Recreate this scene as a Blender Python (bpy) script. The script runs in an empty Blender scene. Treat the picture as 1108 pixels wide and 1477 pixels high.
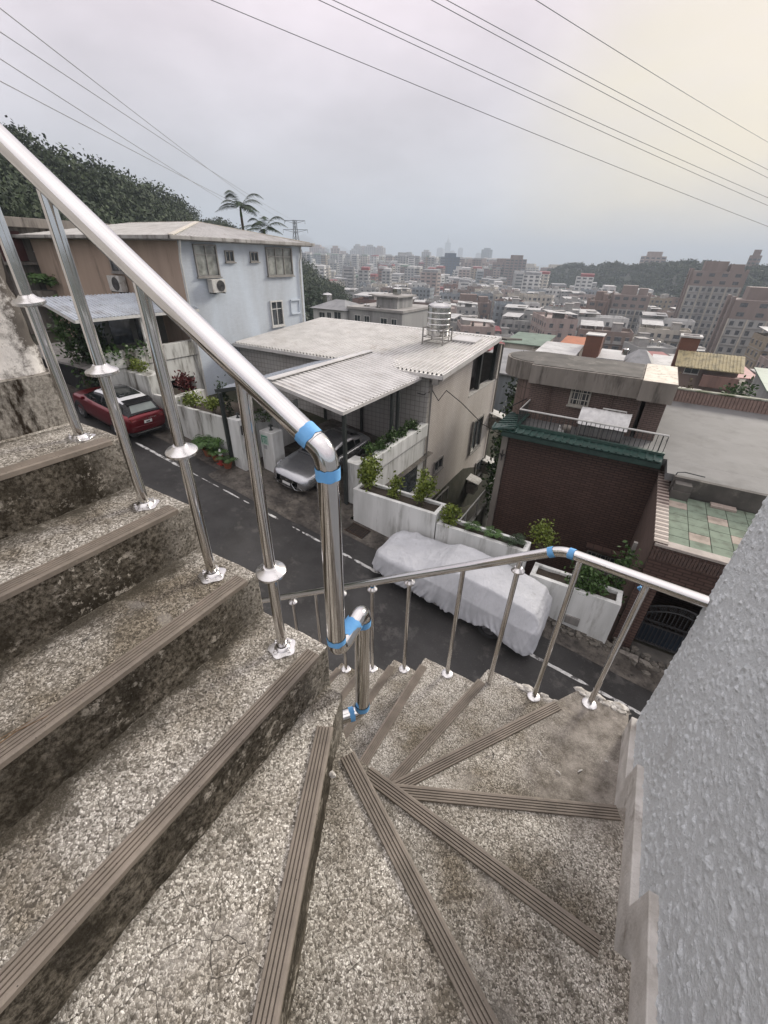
import bpy, math, random
import numpy as np
from mathutils import Vector, Matrix, noise as mnoise

random.seed(11)
rng = np.random.default_rng(11)
sc = bpy.context.scene
col = sc.collection
R_ = math.radians

# ------------------------------------------------------------------ camera
cam_d = bpy.data.cameras.new("camera")
cam = bpy.data.objects.new("camera", cam_d)
col.objects.link(cam)
_p, _r, _y = R_(31.5), R_(-1.6), R_(30.0)
_R = Vector((math.cos(_y), math.sin(_y), 0)); _h = Vector((-math.sin(_y), math.cos(_y), 0)); _Z = Vector((0, 0, 1))
_F = math.cos(_p) * _h - math.sin(_p) * _Z
_U = math.sin(_p) * _h + math.cos(_p) * _Z
_cr = math.cos(_r) * _R - math.sin(_r) * _U
_cu = math.sin(_r) * _R + math.cos(_r) * _U
cam.matrix_world = Matrix(((_cr.x, _cu.x, -_F.x, 0), (_cr.y, _cu.y, -_F.y, 0), (_cr.z, _cu.z, -_F.z, 0), (0, 0, 0, 1)))
cam_d.sensor_fit = 'VERTICAL'
cam_d.sensor_height = 36.0
cam_d.lens = 600.0 / 1477.0 * 36.0
cam_d.clip_start = 0.02
cam_d.clip_end = 20000
sc.camera = cam

# ------------------------------------------------------------------ sky, sun, exposure
SUN_EL, SUN_AZ = R_(24), R_(20)          # azimuth from +Y towards +X
sun_dir = Vector((math.sin(SUN_AZ) * math.cos(SUN_EL), math.cos(SUN_AZ) * math.cos(SUN_EL), math.sin(SUN_EL)))
world = bpy.data.worlds.new("World")
sc.world = world
world.use_nodes = True
nt = world.node_tree
for n in list(nt.nodes): nt.nodes.remove(n)
N = nt.nodes.new; L = nt.links.new
out = N('ShaderNodeOutputWorld'); bg = N('ShaderNodeBackground'); L(bg.outputs[0], out.inputs[0])
sky = N('ShaderNodeTexSky'); sky.sky_type = 'NISHITA'; sky.sun_disc = False
sky.sun_elevation = SUN_EL; sky.sun_rotation = SUN_AZ; sky.air_density = 1.5; sky.dust_density = 4.0
tc = N('ShaderNodeTexCoord'); sep = N('ShaderNodeSeparateXYZ'); L(tc.outputs['Generated'], sep.inputs[0])
ramp = N('ShaderNodeValToRGB'); L(sep.outputs['Z'], ramp.inputs[0])
e = ramp.color_ramp.elements
e[0].position = 0.0; e[0].color = (.33, .38, .43, 1)
e[1].position = 1.0; e[1].color = (1.18, 1.11, 1.12, 1)
x = ramp.color_ramp.elements.new(0.12); x.color = (.475, .475, .515, 1)
x = ramp.color_ramp.elements.new(0.34); x.color = (.62, .55, .59, 1)
x = ramp.color_ramp.elements.new(0.65); x.color = (.90, .84, .86, 1)
# cloud blotches
mp = N('ShaderNodeMapping'); L(tc.outputs['Generated'], mp.inputs[0]); mp.inputs['Scale'].default_value = (1.0, 1.0, 2.6)
nz = N('ShaderNodeTexNoise'); L(mp.outputs[0], nz.inputs['Vector']); nz.inputs['Scale'].default_value = 2.6; nz.inputs['Detail'].default_value = 6; nz.inputs['Roughness'].default_value = .55
mr = N('ShaderNodeMapRange'); L(nz.outputs[0], mr.inputs[0]); mr.inputs[1].default_value = .3; mr.inputs[2].default_value = .7; mr.inputs[3].default_value = .82; mr.inputs[4].default_value = 1.15
mul = N('ShaderNodeMix'); mul.data_type = 'RGBA'; mul.blend_type = 'MULTIPLY'; mul.inputs[0].default_value = 1
L(ramp.outputs[0], mul.inputs[6]); L(mr.outputs[0], mul.inputs[7])
# the sun's glow through the cloud deck
dt = N('ShaderNodeVectorMath'); dt.operation = 'DOT_PRODUCT'; L(tc.outputs['Generated'], dt.inputs[0])
gd = Vector((math.sin(R_(3)) * math.cos(R_(5)), math.cos(R_(3)) * math.cos(R_(5)), math.sin(R_(5))))
dt.inputs[1].default_value = gd
g1 = N('ShaderNodeMapRange'); L(dt.outputs['Value'], g1.inputs[0]); g1.inputs[1].default_value = .90; g1.inputs[2].default_value = 1.0; g1.inputs[3].default_value = 0; g1.inputs[4].default_value = 1; g1.interpolation_type = 'SMOOTHERSTEP'
nz2 = N('ShaderNodeTexNoise'); L(mp.outputs[0], nz2.inputs['Vector']); nz2.inputs['Scale'].default_value = 3.5; nz2.inputs['Detail'].default_value = 5
mr2 = N('ShaderNodeMapRange'); L(nz2.outputs[0], mr2.inputs[0]); mr2.inputs[1].default_value = .3; mr2.inputs[2].default_value = .7; mr2.inputs[3].default_value = .45; mr2.inputs[4].default_value = 1.1
gm = N('ShaderNodeMath'); gm.operation = 'MULTIPLY'; L(g1.outputs[0], gm.inputs[0]); L(mr2.outputs[0], gm.inputs[1])
glow = N('ShaderNodeMix'); glow.data_type = 'RGBA'; glow.blend_type = 'MIX'; glow.clamp_factor = True; L(gm.outputs[0], glow.inputs[0]); L(mul.outputs[2], glow.inputs[6]); glow.inputs[7].default_value = (.625, .57, .465, 1)
sc10 = N('ShaderNodeMix'); sc10.data_type = 'RGBA'; sc10.blend_type = 'MULTIPLY'; sc10.inputs[0].default_value = 1; L(glow.outputs[2], sc10.inputs[6]); sc10.inputs[7].default_value = (10, 10, 10, 1)
fin = N('ShaderNodeMix'); fin.data_type = 'RGBA'; fin.inputs[0].default_value = .955; L(sky.outputs[0], fin.inputs[6]); L(sc10.outputs[2], fin.inputs[7])
L(fin.outputs[2], bg.inputs[0]); bg.inputs[1].default_value = 0.1

sun_l = bpy.data.lights.new("sun", 'SUN'); sun_l.energy = 2.4; sun_l.angle = R_(14); sun_l.color = (1, .93, .82)
sun = bpy.data.objects.new("sun", sun_l); col.objects.link(sun)
sun.rotation_euler = (-sun_dir).to_track_quat('-Z', 'Y').to_euler(); sun.location = (0, 0, 30)
sc.view_settings.view_transform = 'Standard'; sc.view_settings.look = 'None'
sc.view_settings.exposure = 0.62; sc.view_settings.gamma = 1.0; sc.view_settings.use_curve_mapping = False
sc.cycles.use_denoising = True
try: sc.cycles.denoiser = 'OPENIMAGEDENOISE'
except Exception: pass
sc.cycles.max_bounces = 6; sc.cycles.diffuse_bounces = 3; sc.cycles.glossy_bounces = 3; sc.cycles.transmission_bounces = 3
sc.cycles.transparent_max_bounces = 6; sc.cycles.volume_bounces = 1; sc.cycles.caustics_reflective = False; sc.cycles.caustics_refractive = False
sc.cycles.sample_clamp_indirect = 6

# ------------------------------------------------------------------ helpers
def origin(o):
    v = Vector((0, 0, 0))
    while o is not None:
        v += o.location; o = o.parent
    return v

def tag(o, label=None, cat=None, group=None, kind=None):
    if label: o['label'] = label
    if cat: o['category'] = cat
    if group: o['group'] = group
    if kind: o['kind'] = kind
    return o

def thing(name, label, cat, loc=(0, 0, 0), group=None):
    o = bpy.data.objects.new(name, None); col.objects.link(o); o.location = loc; o.empty_display_size = .2
    return tag(o, label, cat, group)

def copy_tree(o, parent=None):
    c = o.copy(); col.objects.link(c); c.parent = parent
    for ch in list(o.children): copy_tree(ch, c)
    return c

class MB:
    def __init__(s): s.v = []; s.f = []; s.m = []; s.cur = 0; s.n = 0
    def add(s, vs, fs):
        b = s.n
        s.v.extend([tuple(p) for p in vs]); s.n += len(vs)
        s.f.extend([tuple(i + b for i in f) for f in fs]); s.m.extend([s.cur] * len(fs))
        return s
    def box(s, x0, x1, y0, y1, z0, z1):
        return s.add([(x0, y0, z0), (x1, y0, z0), (x1, y1, z0), (x0, y1, z0), (x0, y0, z1), (x1, y0, z1), (x1, y1, z1), (x0, y1, z1)],
                     [(3, 2, 1, 0), (4, 5, 6, 7), (0, 1, 5, 4), (1, 2, 6, 5), (2, 3, 7, 6), (3, 0, 4, 7)])
    def hexa(s, b4, t4):
        return s.add(list(b4) + list(t4), [(3, 2, 1, 0), (4, 5, 6, 7), (0, 1, 5, 4), (1, 2, 6, 5), (2, 3, 7, 6), (3, 0, 4, 7)])
    def bar(s, a, b, w, h=None, up=(0, 0, 1)):
        a = Vector(a); b = Vector(b); h = h or w; d = (b - a).normalized(); u = Vector(up)
        if abs(d.dot(u)) > .98: u = Vector((0, 1, 0))
        x = d.cross(u).normalized(); y = x.cross(d).normalized()
        q = [x * (-w / 2) + y * (-h / 2), x * (w / 2) + y * (-h / 2), x * (w / 2) + y * (h / 2), x * (-w / 2) + y * (h / 2)]
        return s.hexa([a + k for k in q], [b + k for k in q])
    def tube(s, pts, r, n=10, cap=True):
        pts = [Vector(p) for p in pts]; m = len(pts)
        rs = r if isinstance(r, (list, tuple)) else [r] * m
        tg = []
        for i in range(m):
            a = pts[max(i - 1, 0)]; b = pts[min(i + 1, m - 1)]; tg.append((b - a).normalized())
        u = Vector((0, 0, 1)) if abs(tg[0].z) < .9 else Vector((1, 0, 0))
        x = tg[0].cross(u).normalized(); vs = []; fs = []
        for i in range(m):
            if i:
                ax = tg[i - 1].cross(tg[i])
                if ax.length > 1e-7: x = Matrix.Rotation(tg[i - 1].angle(tg[i]), 3, ax.normalized()) @ x
            x = (x - tg[i] * x.dot(tg[i])).normalized(); y = tg[i].cross(x)
            for k in range(n):
                a = 2 * math.pi * k / n; vs.append(pts[i] + (x * math.cos(a) + y * math.sin(a)) * rs[i])
        for i in range(m - 1):
            for k in range(n):
                k2 = (k + 1) % n; fs.append((i * n + k, i * n + k2, (i + 1) * n + k2, (i + 1) * n + k))
        if cap: fs.append(tuple(range(n))[::-1]); fs.append(tuple((m - 1) * n + k for k in range(n)))
        return s.add(vs, fs)
    def lathe(s, prof, c=(0, 0, 0), n=20, axis='Z'):
        vs = []; fs = []
        for (r, z) in prof:
            for k in range(n):
                a = 2 * math.pi * k / n; p = (r * math.cos(a), r * math.sin(a), z)
                if axis == 'Y': p = (p[0], p[2], p[1])
                if axis == 'X': p = (p[2], p[0], p[1])
                vs.append((p[0] + c[0], p[1] + c[1], p[2] + c[2]))
        for i in range(len(prof) - 1):
            for k in range(n):
                k2 = (k + 1) % n; fs.append((i * n + k, i * n + k2, (i + 1) * n + k2, (i + 1) * n + k))
        if prof[0][0] > 1e-5: fs.append(tuple(range(n))[::-1])
        if prof[-1][0] > 1e-5: fs.append(tuple((len(prof) - 1) * n + k for k in range(n)))
        return s.add(vs, fs)
    def prism(s, poly, z0, z1, side=None):
        n = len(poly)
        a = sum(poly[i][0] * poly[(i + 1) % n][1] - poly[(i + 1) % n][0] * poly[i][1] for i in range(n))
        if a < 0: poly = poly[::-1]
        b = s.n; s.v.extend([(p[0], p[1], z0) for p in poly] + [(p[0], p[1], z1) for p in poly]); s.n += 2 * n
        s.f.append(tuple(b + n + i for i in range(n))); s.m.append(s.cur)
        s.f.append(tuple(b + n - 1 - i for i in range(n))); s.m.append(s.cur if side is None else side)
        for i in range(n):
            j = (i + 1) % n; s.f.append((b + i, b + j, b + n + j, b + n + i)); s.m.append(s.cur if side is None else side)
        return s
    def extrude(s, prof, A, B, du, dv):
        """closed profile [(u,v)] swept from A to B, u along du, v along dv"""
        A = Vector(A); B = Vector(B); du = Vector(du); dv = Vector(dv); n = len(prof)
        vs = [A + du * u + dv * v for u, v in prof] + [B + du * u + dv * v for u, v in prof]
        fs = [(i, (i + 1) % n, n + (i + 1) % n, n + i) for i in range(n)] + [tuple(range(n))[::-1], tuple(n + i for i in range(n))]
        return s.add(vs, fs)
    def quad(s, a, b, c, d): return s.add([a, b, c, d], [(0, 1, 2, 3)])
    def grid(s, fn, nu, nv):
        vs = [fn(i / nu, j / nv) for i in range(nu + 1) for j in range(nv + 1)]
        fs = [(i * (nv + 1) + j, (i + 1) * (nv + 1) + j, (i + 1) * (nv + 1) + j + 1, i * (nv + 1) + j + 1) for i in range(nu) for j in range(nv)]
        return s.add(vs, fs)
    def build(s, name, mats, parent=None, smooth=False, bevel=0, seg=2, fixn=False, sharp=None):
        me = bpy.data.meshes.new(name)
        o0 = origin(parent) if parent is not None else Vector((0, 0, 0))
        v = np.array(s.v, dtype=np.float32).reshape(-1, 3) - np.array(o0, dtype=np.float32)
        me.from_pydata(v.tolist(), [], s.f)
        if not isinstance(mats, (list, tuple)): mats = [mats]
        for m in mats: me.materials.append(m)
        if len(mats) > 1: me.polygons.foreach_set('material_index', s.m)
        if fixn:
            import bmesh
            bm = bmesh.new(); bm.from_mesh(me); bmesh.ops.recalc_face_normals(bm, faces=bm.faces); bm.to_mesh(me); bm.free()
        if smooth:
            me.polygons.foreach_set('use_smooth', [True] * len(me.polygons))
            me.set_sharp_from_angle(angle=R_(sharp or 40))
        me.update()
        o = bpy.data.objects.new(name, me); col.objects.link(o)
        if parent is not None: o.parent = parent
        if bevel:
            b = o.modifiers.new('bevel', 'BEVEL'); b.width = bevel; b.segments = seg; b.limit_method = 'ANGLE'; b.angle_limit = R_(35)
        return o

def np_mesh(name, verts, faces, mats, midx=None, parent=None, smooth=False, tri=False):
    """fast mesh from numpy verts (N,3), faces (M,k)"""
    me = bpy.data.meshes.new(name)
    verts = np.asarray(verts, dtype=np.float32); faces = np.asarray(faces, dtype=np.int32); k = faces.shape[1]
    me.vertices.add(len(verts)); me.vertices.foreach_set('co', verts.ravel())
    me.loops.add(faces.size); me.loops.foreach_set('vertex_index', faces.ravel())
    me.polygons.add(len(faces)); me.polygons.foreach_set('loop_start', np.arange(0, faces.size, k, dtype=np.int32))
    if not isinstance(mats, (list, tuple)): mats = [mats]
    for m in mats: me.materials.append(m)
    if midx is not None: me.polygons.foreach_set('material_index', np.asarray(midx, dtype=np.int32))
    if smooth: me.polygons.foreach_set('use_smooth', np.ones(len(faces), dtype=bool))
    me.update(calc_edges=True)
    o = bpy.data.objects.new(name, me); col.objects.link(o)
    if parent is not None: o.parent = parent
    return o

# ------------------------------------------------------------------ materials
class NB:
    def __init__(s, name):
        s.m = bpy.data.materials.new(name); s.m.use_nodes = True; s.t = s.m.node_tree
        s.b = s.t.nodes['Principled BSDF']; s.pos = None
    def n(s, t, **kw):
        o = s.t.nodes.new(t)
        for k, v in kw.items(): setattr(o, k, v)
        return o
    def l(s, a, b): s.t.links.new(a, b)
    def coord(s, scale=(1, 1, 1), obj=False):
        if obj: p = s.n('ShaderNodeTexCoord').outputs['Object']
        else: p = s.n('ShaderNodeNewGeometry').outputs['Position']
        if scale == (1, 1, 1): return p
        m = s.n('ShaderNodeMapping'); m.inputs['Scale'].default_value = scale; s.l(p, m.inputs[0]); return m.outputs[0]
    def noise(s, co, scale, detail=4, rough=.55, dist=0):
        o = s.n('ShaderNodeTexNoise'); s.l(co, o.inputs['Vector']); o.inputs['Scale'].default_value = scale
        o.inputs['Detail'].default_value = detail; o.inputs['Roughness'].default_value = rough; o.inputs['Distortion'].default_value = dist
        return o.outputs[0]
    def voro(s, co, scale, feat='F1', out='Distance', rnd=1):
        o = s.n('ShaderNodeTexVoronoi', feature=feat); s.l(co, o.inputs['Vector']); o.inputs['Scale'].default_value = scale; o.inputs['Randomness'].default_value = rnd
        return o.outputs[out]
    def rng(s, v, a, b, c=0, d=1, smooth=False):
        o = s.n('ShaderNodeMapRange'); s.l(v, o.inputs[0])
        for i, k in enumerate((a, b, c, d)): o.inputs[i + 1].default_value = k
        if smooth: o.interpolation_type = 'SMOOTHSTEP'
        return o.outputs[0]
    def mix(s, f, a, b, mode='MIX'):
        o = s.n('ShaderNodeMix', data_type='RGBA', blend_type=mode)
        for sock, v in ((o.inputs[0], f), (o.inputs[6], a), (o.inputs[7], b)):
            if isinstance(v, (int, float)): sock.default_value = v
            elif isinstance(v, (tuple, list)): sock.default_value = tuple(v[:3]) + (1,)
            else: s.l(v, sock)
        return o.outputs[2]
    def math(s, op, a, b):
        o = s.n('ShaderNodeMath', operation=op)
        for sock, v in ((o.inputs[0], a), (o.inputs[1], b)):
            if isinstance(v, (int, float)): sock.default_value = v
            else: s.l(v, sock)
        return o.outputs[0]
    def bump(s, h, strength, dist):
        o = s.n('ShaderNodeBump'); o.inputs['Strength'].default_value = strength; o.inputs['Distance'].default_value = dist
        s.l(h, o.inputs['Height']); s.l(o.outputs[0], s.b.inputs['Normal'])
    def fin(s, colr=None, rough=None, metal=0, spec=None):
        if colr is not None:
            if isinstance(colr, (tuple, list)): s.b.inputs['Base Color'].default_value = tuple(colr[:3]) + (1,)
            else: s.l(colr, s.b.inputs['Base Color'])
        if rough is not None:
            if isinstance(rough, (int, float)): s.b.inputs['Roughness'].default_value = rough
            else: s.l(rough, s.b.inputs['Roughness'])
        s.b.inputs['Metallic'].default_value = metal
        if spec is not None: s.b.inputs['Specular IOR Level'].default_value = spec
        return s.m

def mat(name, c1, c2=None, rough=.8, metal=0, ns=3, bump=0, bs=60, bd=.003, streak=False, dirt=None, spec=.4, coat=0, obj=False, lo=.35, hi=.65):
    m = NB(name)
    if c2 is None: c2 = tuple(k * .78 for k in c1)
    co = m.coord((1, 1, .16) if streak else (1, 1, 1), obj)
    c = m.mix(m.rng(m.noise(co, ns, 6, .6), lo, hi), c1, c2)
    if dirt:
        dc, ds, a, b = dirt
        c = m.mix(m.rng(m.noise(co, ds, 7, .68), a, b), c, dc)
    if bump: m.bump(m.noise(m.coord(obj=obj), bs, 3), bump, bd)
    m.fin(c, rough, metal, spec)
    if coat:
        m.b.inputs['Coat Weight'].default_value = coat; m.b.inputs['Coat Roughness'].default_value = .06
    return m.m

def mat_tread():
    m = NB('exposed_aggregate'); p = m.coord()
    w = m.n('ShaderNodeVectorMath', operation='ADD'); nn = m.n('ShaderNodeTexNoise'); m.l(p, nn.inputs['Vector']); nn.inputs['Scale'].default_value = 14
    sc_ = m.n('ShaderNodeVectorMath', operation='SCALE'); m.l(nn.outputs['Color'], sc_.inputs[0]); sc_.inputs['Scale'].default_value = .05
    m.l(p, w.inputs[0]); m.l(sc_.outputs[0], w.inputs[1])
    # small warp so that the chips are irregular, not round cells
    w2 = m.n('ShaderNodeVectorMath', operation='ADD'); n2 = m.n('ShaderNodeTexNoise'); m.l(p, n2.inputs['Vector']); n2.inputs['Scale'].default_value = 130; n2.inputs['Detail'].default_value = 2
    s2 = m.n('ShaderNodeVectorMath', operation='SCALE'); m.l(n2.outputs['Color'], s2.inputs[0]); s2.inputs['Scale'].default_value = .009
    m.l(p, w2.inputs[0]); m.l(s2.outputs[0], w2.inputs[1]); q = w2.outputs[0]
    cellc = m.voro(q, 215, 'F1', 'Color'); sp = m.n('ShaderNodeSeparateColor'); m.l(cellc, sp.inputs[0])
    r = m.n('ShaderNodeValToRGB'); m.l(sp.outputs[0], r.inputs[0])
    el = r.color_ramp.elements; el[0].position = 0; el[0].color = (.085, .076, .063, 1); el[1].position = 1; el[1].color = (.93, .90, .84, 1)
    for pz, c in ((.25, (.25, .232, .20)), (.5, (.45, .425, .375)), (.75, (.68, .65, .59))):
        x = el.new(pz); x.color = c + (1,)
    edge = m.voro(q, 215, 'DISTANCE_TO_EDGE')
    c = m.mix(m.rng(edge, .0, .09), (.19, .17, .145), r.outputs[0])
    c = m.mix(m.rng(m.noise(p, 420, 2, .5), .35, .65, 0, .35), c, (.14, .125, .105))
    big = m.noise(p, 2.6, 6, .65)
    c = m.mix(m.rng(big, .38, .58), m.mix(1, c, (.46, .42, .355), 'MULTIPLY'), c)
    c = m.mix(m.rng(m.noise(p, 1.3, 4, .6), .5, .68, 0, .45), c, m.mix(1, c, (1.35, 1.33, 1.28), 'MULTIPLY'))
    mid = m.noise(p, 9, 6, .7)
    c = m.mix(m.rng(mid, .55, .72, 0, .88), c, (.058, .05, .037))
    c = m.mix(m.rng(m.noise(p, 34, 5, .7), .60, .70, 0, .6), c, (.06, .052, .042))
    film = m.noise(p, 4.2, 5, .6, .6)
    c = m.mix(m.rng(film, .60, .72, 0, .6), c, (.37, .345, .31))
    ck = m.voro(w.outputs[0], 9, 'DISTANCE_TO_EDGE')
    ck2 = m.voro(w.outputs[0], 23, 'DISTANCE_TO_EDGE')
    msk = m.rng(m.noise(p, 3.1, 3), .42, .56)
    cf = m.math('MULTIPLY', m.math('MAXIMUM', m.rng(ck, .002, .009, 1, 0), m.rng(ck2, .003, .012, .6, 0)), msk)
    c = m.mix(m.math('MULTIPLY', cf, .8), c, (.022, .018, .015))
    # the corner tread carries a smoother cement skim
    sx = m.n('ShaderNodeSeparateXYZ'); m.l(p, sx.inputs[0])
    skim = m.math('MULTIPLY', m.rng(m.math('ADD', sx.outputs[0], m.math('MULTIPLY', m.noise(p, 7, 5), .4)), .22, .42), m.rng(m.math('ADD', sx.outputs[1], m.math('MULTIPLY', m.noise(p, 6, 5), .5)), 1.22, 1.42))
    sk = m.mix(m.rng(m.noise(p, 12, 7, .7), .4, .62), (.33, .30, .265), (.12, .105, .088))
    c = m.mix(m.math('MULTIPLY', skim, .8), c, sk)
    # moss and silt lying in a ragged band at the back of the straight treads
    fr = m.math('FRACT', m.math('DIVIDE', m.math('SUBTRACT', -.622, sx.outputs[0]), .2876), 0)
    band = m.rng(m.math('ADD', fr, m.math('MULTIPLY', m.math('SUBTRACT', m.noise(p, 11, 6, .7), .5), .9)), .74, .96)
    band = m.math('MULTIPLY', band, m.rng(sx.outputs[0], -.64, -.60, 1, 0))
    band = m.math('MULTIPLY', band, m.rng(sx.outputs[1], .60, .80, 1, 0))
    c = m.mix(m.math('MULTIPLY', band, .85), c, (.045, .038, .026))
    h = m.math('SUBTRACT', m.math('ADD', m.rng(edge, 0, .2), m.math('MULTIPLY', sp.outputs[1], .5)), m.math('MULTIPLY', cf, 1.5))
    m.bump(h, .45, .003)
    return m.fin(c, m.rng(mid, .4, .7, .62, .9), 0, .35)

def mat_riser():
    m = NB('grimy_riser'); p = m.coord()
    c = m.mix(m.rng(m.noise(p, 75, 4, .75), .40, .66), (.028, .023, .016), (.19, .168, .135))
    c = m.mix(m.rng(m.noise(p, 6, 5, .6), .42, .6, 0, .86), c, (.020, .016, .010))
    lich = m.noise(p, 30, 7, .78)
    ar = m.rng(m.noise(p, 4.3, 3, .5), .46, .6)
    c = m.mix(m.math('MULTIPLY', m.rng(lich, .54, .61), m.math('ADD', ar, .12)), c, (.42, .385, .33))
    sp = m.n('ShaderNodeSeparateXYZ'); m.l(p, sp.inputs[0])
    endm = m.rng(m.math('ADD', sp.outputs[1], m.math('MULTIPLY', m.noise(p, 9, 4), .25)), .68, .86)
    pe = m.n('ShaderNodeSeparateColor'); m.l(m.voro(p, 130, 'F1', 'Color'), pe.inputs[0])
    c = m.mix(m.math('MULTIPLY', endm, .75), c, m.mix(pe.outputs[0], (.09, .08, .065), (.42, .39, .34)))
    m.bump(m.noise(p, 90, 5, .7), .8, .006)
    return m.fin(c, .9, 0, .2)

def mat_strip():
    m = NB('nosing_rubber'); p = m.coord()
    c = m.mix(m.rng(m.noise(p, 8, 6, .7), .35, .65), (.235, .20, .165), (.15, .128, .105))
    c = m.mix(m.rng(m.noise(p, 70, 3, .6), .6, .72), c, (.22, .19, .15))
    c = m.mix(m.rng(m.voro(p, 60), .05, .1, 1, 0), c, (.02, .017, .014))
    m.bump(m.noise(p, 160, 3), .3, .001)
    return m.fin(c, .62, 0, .35)

def mat_steel(name, rough=.16):
    m = NB(name); p = m.coord()
    c = m.mix(m.rng(m.noise(p, 6, 5, .6), .3, .7), (.72, .71, .70), (.64, .63, .62))
    m.bump(m.noise(m.coord((1, 1, .05)), 220, 2), .04, .001)
    return m.fin(c, m.rng(m.noise(p, 25, 5, .7), .3, .7, rough * .7, rough * 1.5), 1.0)

def mat_stucco():
    m = NB('blue_grey_stucco'); p = m.coord()
    c = m.mix(m.rng(m.noise(p, 1.6, 6, .6), .3, .7), (.70, .735, .75), (.62, .65, .665))
    c = m.mix(m.rng(m.noise(p, 190, 3, .7), .5, .75, 0, .35), c, (.80, .83, .84))
    c = m.mix(m.rng(m.noise(p, 150, 3, .7), .60, .74, 0, .5), c, (.30, .32, .335))
    c = m.mix(m.rng(m.noise(m.coord((1, 1, .25)), 5, 7, .72), .56, .72, 0, .42), c, (.34, .325, .30))
    c = m.mix(m.rng(m.noise(p, 26, 5, .75), .64, .72, 0, .5), c, (.33, .31, .28))
    h = m.math('ADD', m.noise(p, 300, 5, .7), m.math('MULTIPLY', m.rng(m.voro(p, 150), 0, .6, 1, 0), .8))
    m.bump(h, .7, .0028)
    return m.fin(c, .7, 0, .3)

def mat_whiteplaster():
    m = NB('weathered_white_plaster'); p = m.coord()
    c = m.mix(m.rng(m.noise(p, 7, 6, .6), .35, .7), (.76, .735, .70), (.60, .575, .54))
    sp = m.n('ShaderNodeSeparateXYZ'); m.l(p, sp.inputs[0])
    nn = m.math('MULTIPLY', m.math('SUBTRACT', m.noise(p, 11, 7, .75), .5), .7)
    e1 = m.rng(m.math('ADD', sp.outputs[1], nn), .60, .70)              # grime creeping in from the free edge
    c = m.mix(m.math('MULTIPLY', e1, .9), c, (.045, .035, .027))
    c = m.mix(m.rng(m.noise(p, 60, 5, .7), .62, .7), c, (.10, .085, .07))
    m.bump(m.noise(p, 70, 5, .65), .5, .004)
    return m.fin(c, .9, 0, .2)

def mat_blockbase():
    m = NB('mossy_plaster_base'); p = m.coord()
    c = m.mix(m.rng(m.noise(p, 80, 4, .7), .4, .66), (.34, .32, .285), (.15, .135, .115))
    c = m.mix(m.rng(m.noise(m.coord((1, 1, .35)), 7, 7, .7), .46, .54), c, (.022, .016, .011))
    m.bump(m.noise(p, 90, 5, .7), .7, .005)
    return m.fin(c, .92, 0, .2)

def mat_asphalt():
    m = NB('damp_asphalt'); p = m.coord()
    c = m.mix(m.rng(m.noise(p, .55, 6, .6), .35, .65), (.050, .048, .046), (.026, .025, .024))
    c = m.mix(m.rng(m.voro(p, 60), .1, .5), c, m.mix(1, c, (.62, .62, .62), 'MULTIPLY'))
    c = m.mix(m.rng(m.noise(p, 30, 3, .6), .64, .72, 0, .6), c, (.12, .115, .105))
    c = m.mix(m.rng(m.noise(p, 1.7, 7, .7), .56, .66, 0, .6), c, (.085, .08, .074))
    m.bump(m.noise(p, 60, 4, .7), .5, .008)
    return m.fin(c, m.rng(m.noise(p, .9, 4), .35, .65, .38, .8), 0, .4)

def mat_driveway():
    m = NB('worn_concrete_apron'); p = m.coord()
    c = m.mix(m.rng(m.noise(p, 1.4, 8, .72), .40, .62), (.042, .037, .032), (.135, .12, .102))
    c = m.mix(m.rng(m.noise(p, 9, 6, .75), .52, .66), c, (.02, .018, .015))
    m.bump(m.noise(p, 14, 6, .7), .6, .02)
    return m.fin(c, m.rng(m.noise(p, 2, 4), .4, .6, .45, .9), 0, .4)

def mat_brick(name, c1, c2, mortar, bw, bh, axis='Y', mw=.012, rough=.75, off=.5, bump=.4):
    """coursed tiles on a wall; axis = the direction the wall faces"""
    m = NB(name); p = m.coord()
    sp = m.n('ShaderNodeSeparateXYZ'); m.l(p, sp.inputs[0]); cb = m.n('ShaderNodeCombineXYZ')
    m.l(sp.outputs[0 if axis == 'Y' else 1], cb.inputs[0]); m.l(sp.outputs[2], cb.inputs[1])
    if axis == 'Z': m.l(sp.outputs[0], cb.inputs[0]); m.l(sp.outputs[1], cb.inputs[1])
    b = m.n('ShaderNodeTexBrick'); m.l(cb.outputs[0], b.inputs['Vector'])
    b.inputs['Color1'].default_value = c1 + (1,); b.inputs['Color2'].default_value = c2 + (1,); b.inputs['Mortar'].default_value = mortar + (1,)
    b.inputs['Scale'].default_value = 1; b.inputs['Mortar Size'].default_value = mw; b.inputs['Brick Width'].default_value = bw; b.inputs['Row Height'].default_value = bh
    b.offset = off; b.inputs['Bias'].default_value = 0
    c = m.mix(m.rng(m.noise(m.coord((1, 1, .3)), .7, 6, .6), .35, .7, 0, .5), b.outputs[0], m.mix(1, b.outputs[0], (.55, .5, .46), 'MULTIPLY'))
    if bump: m.bump(b.outputs[1], -bump, .006)
    return m.fin(c, rough, 0, .35)

def mat_paint(name, c, metal=0.0, rough=.28, coat=1.0):
    m = NB(name); p = m.coord(obj=True)
    cc = m.mix(m.rng(m.noise(p, 5, 5, .6), .4, .7, 0, .25), c, tuple(k * .75 for k in c))
    m.fin(cc, rough, metal, .5); m.b.inputs['Coat Weight'].default_value = coat; m.b.inputs['Coat Roughness'].default_value = .05
    return m.m

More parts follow.
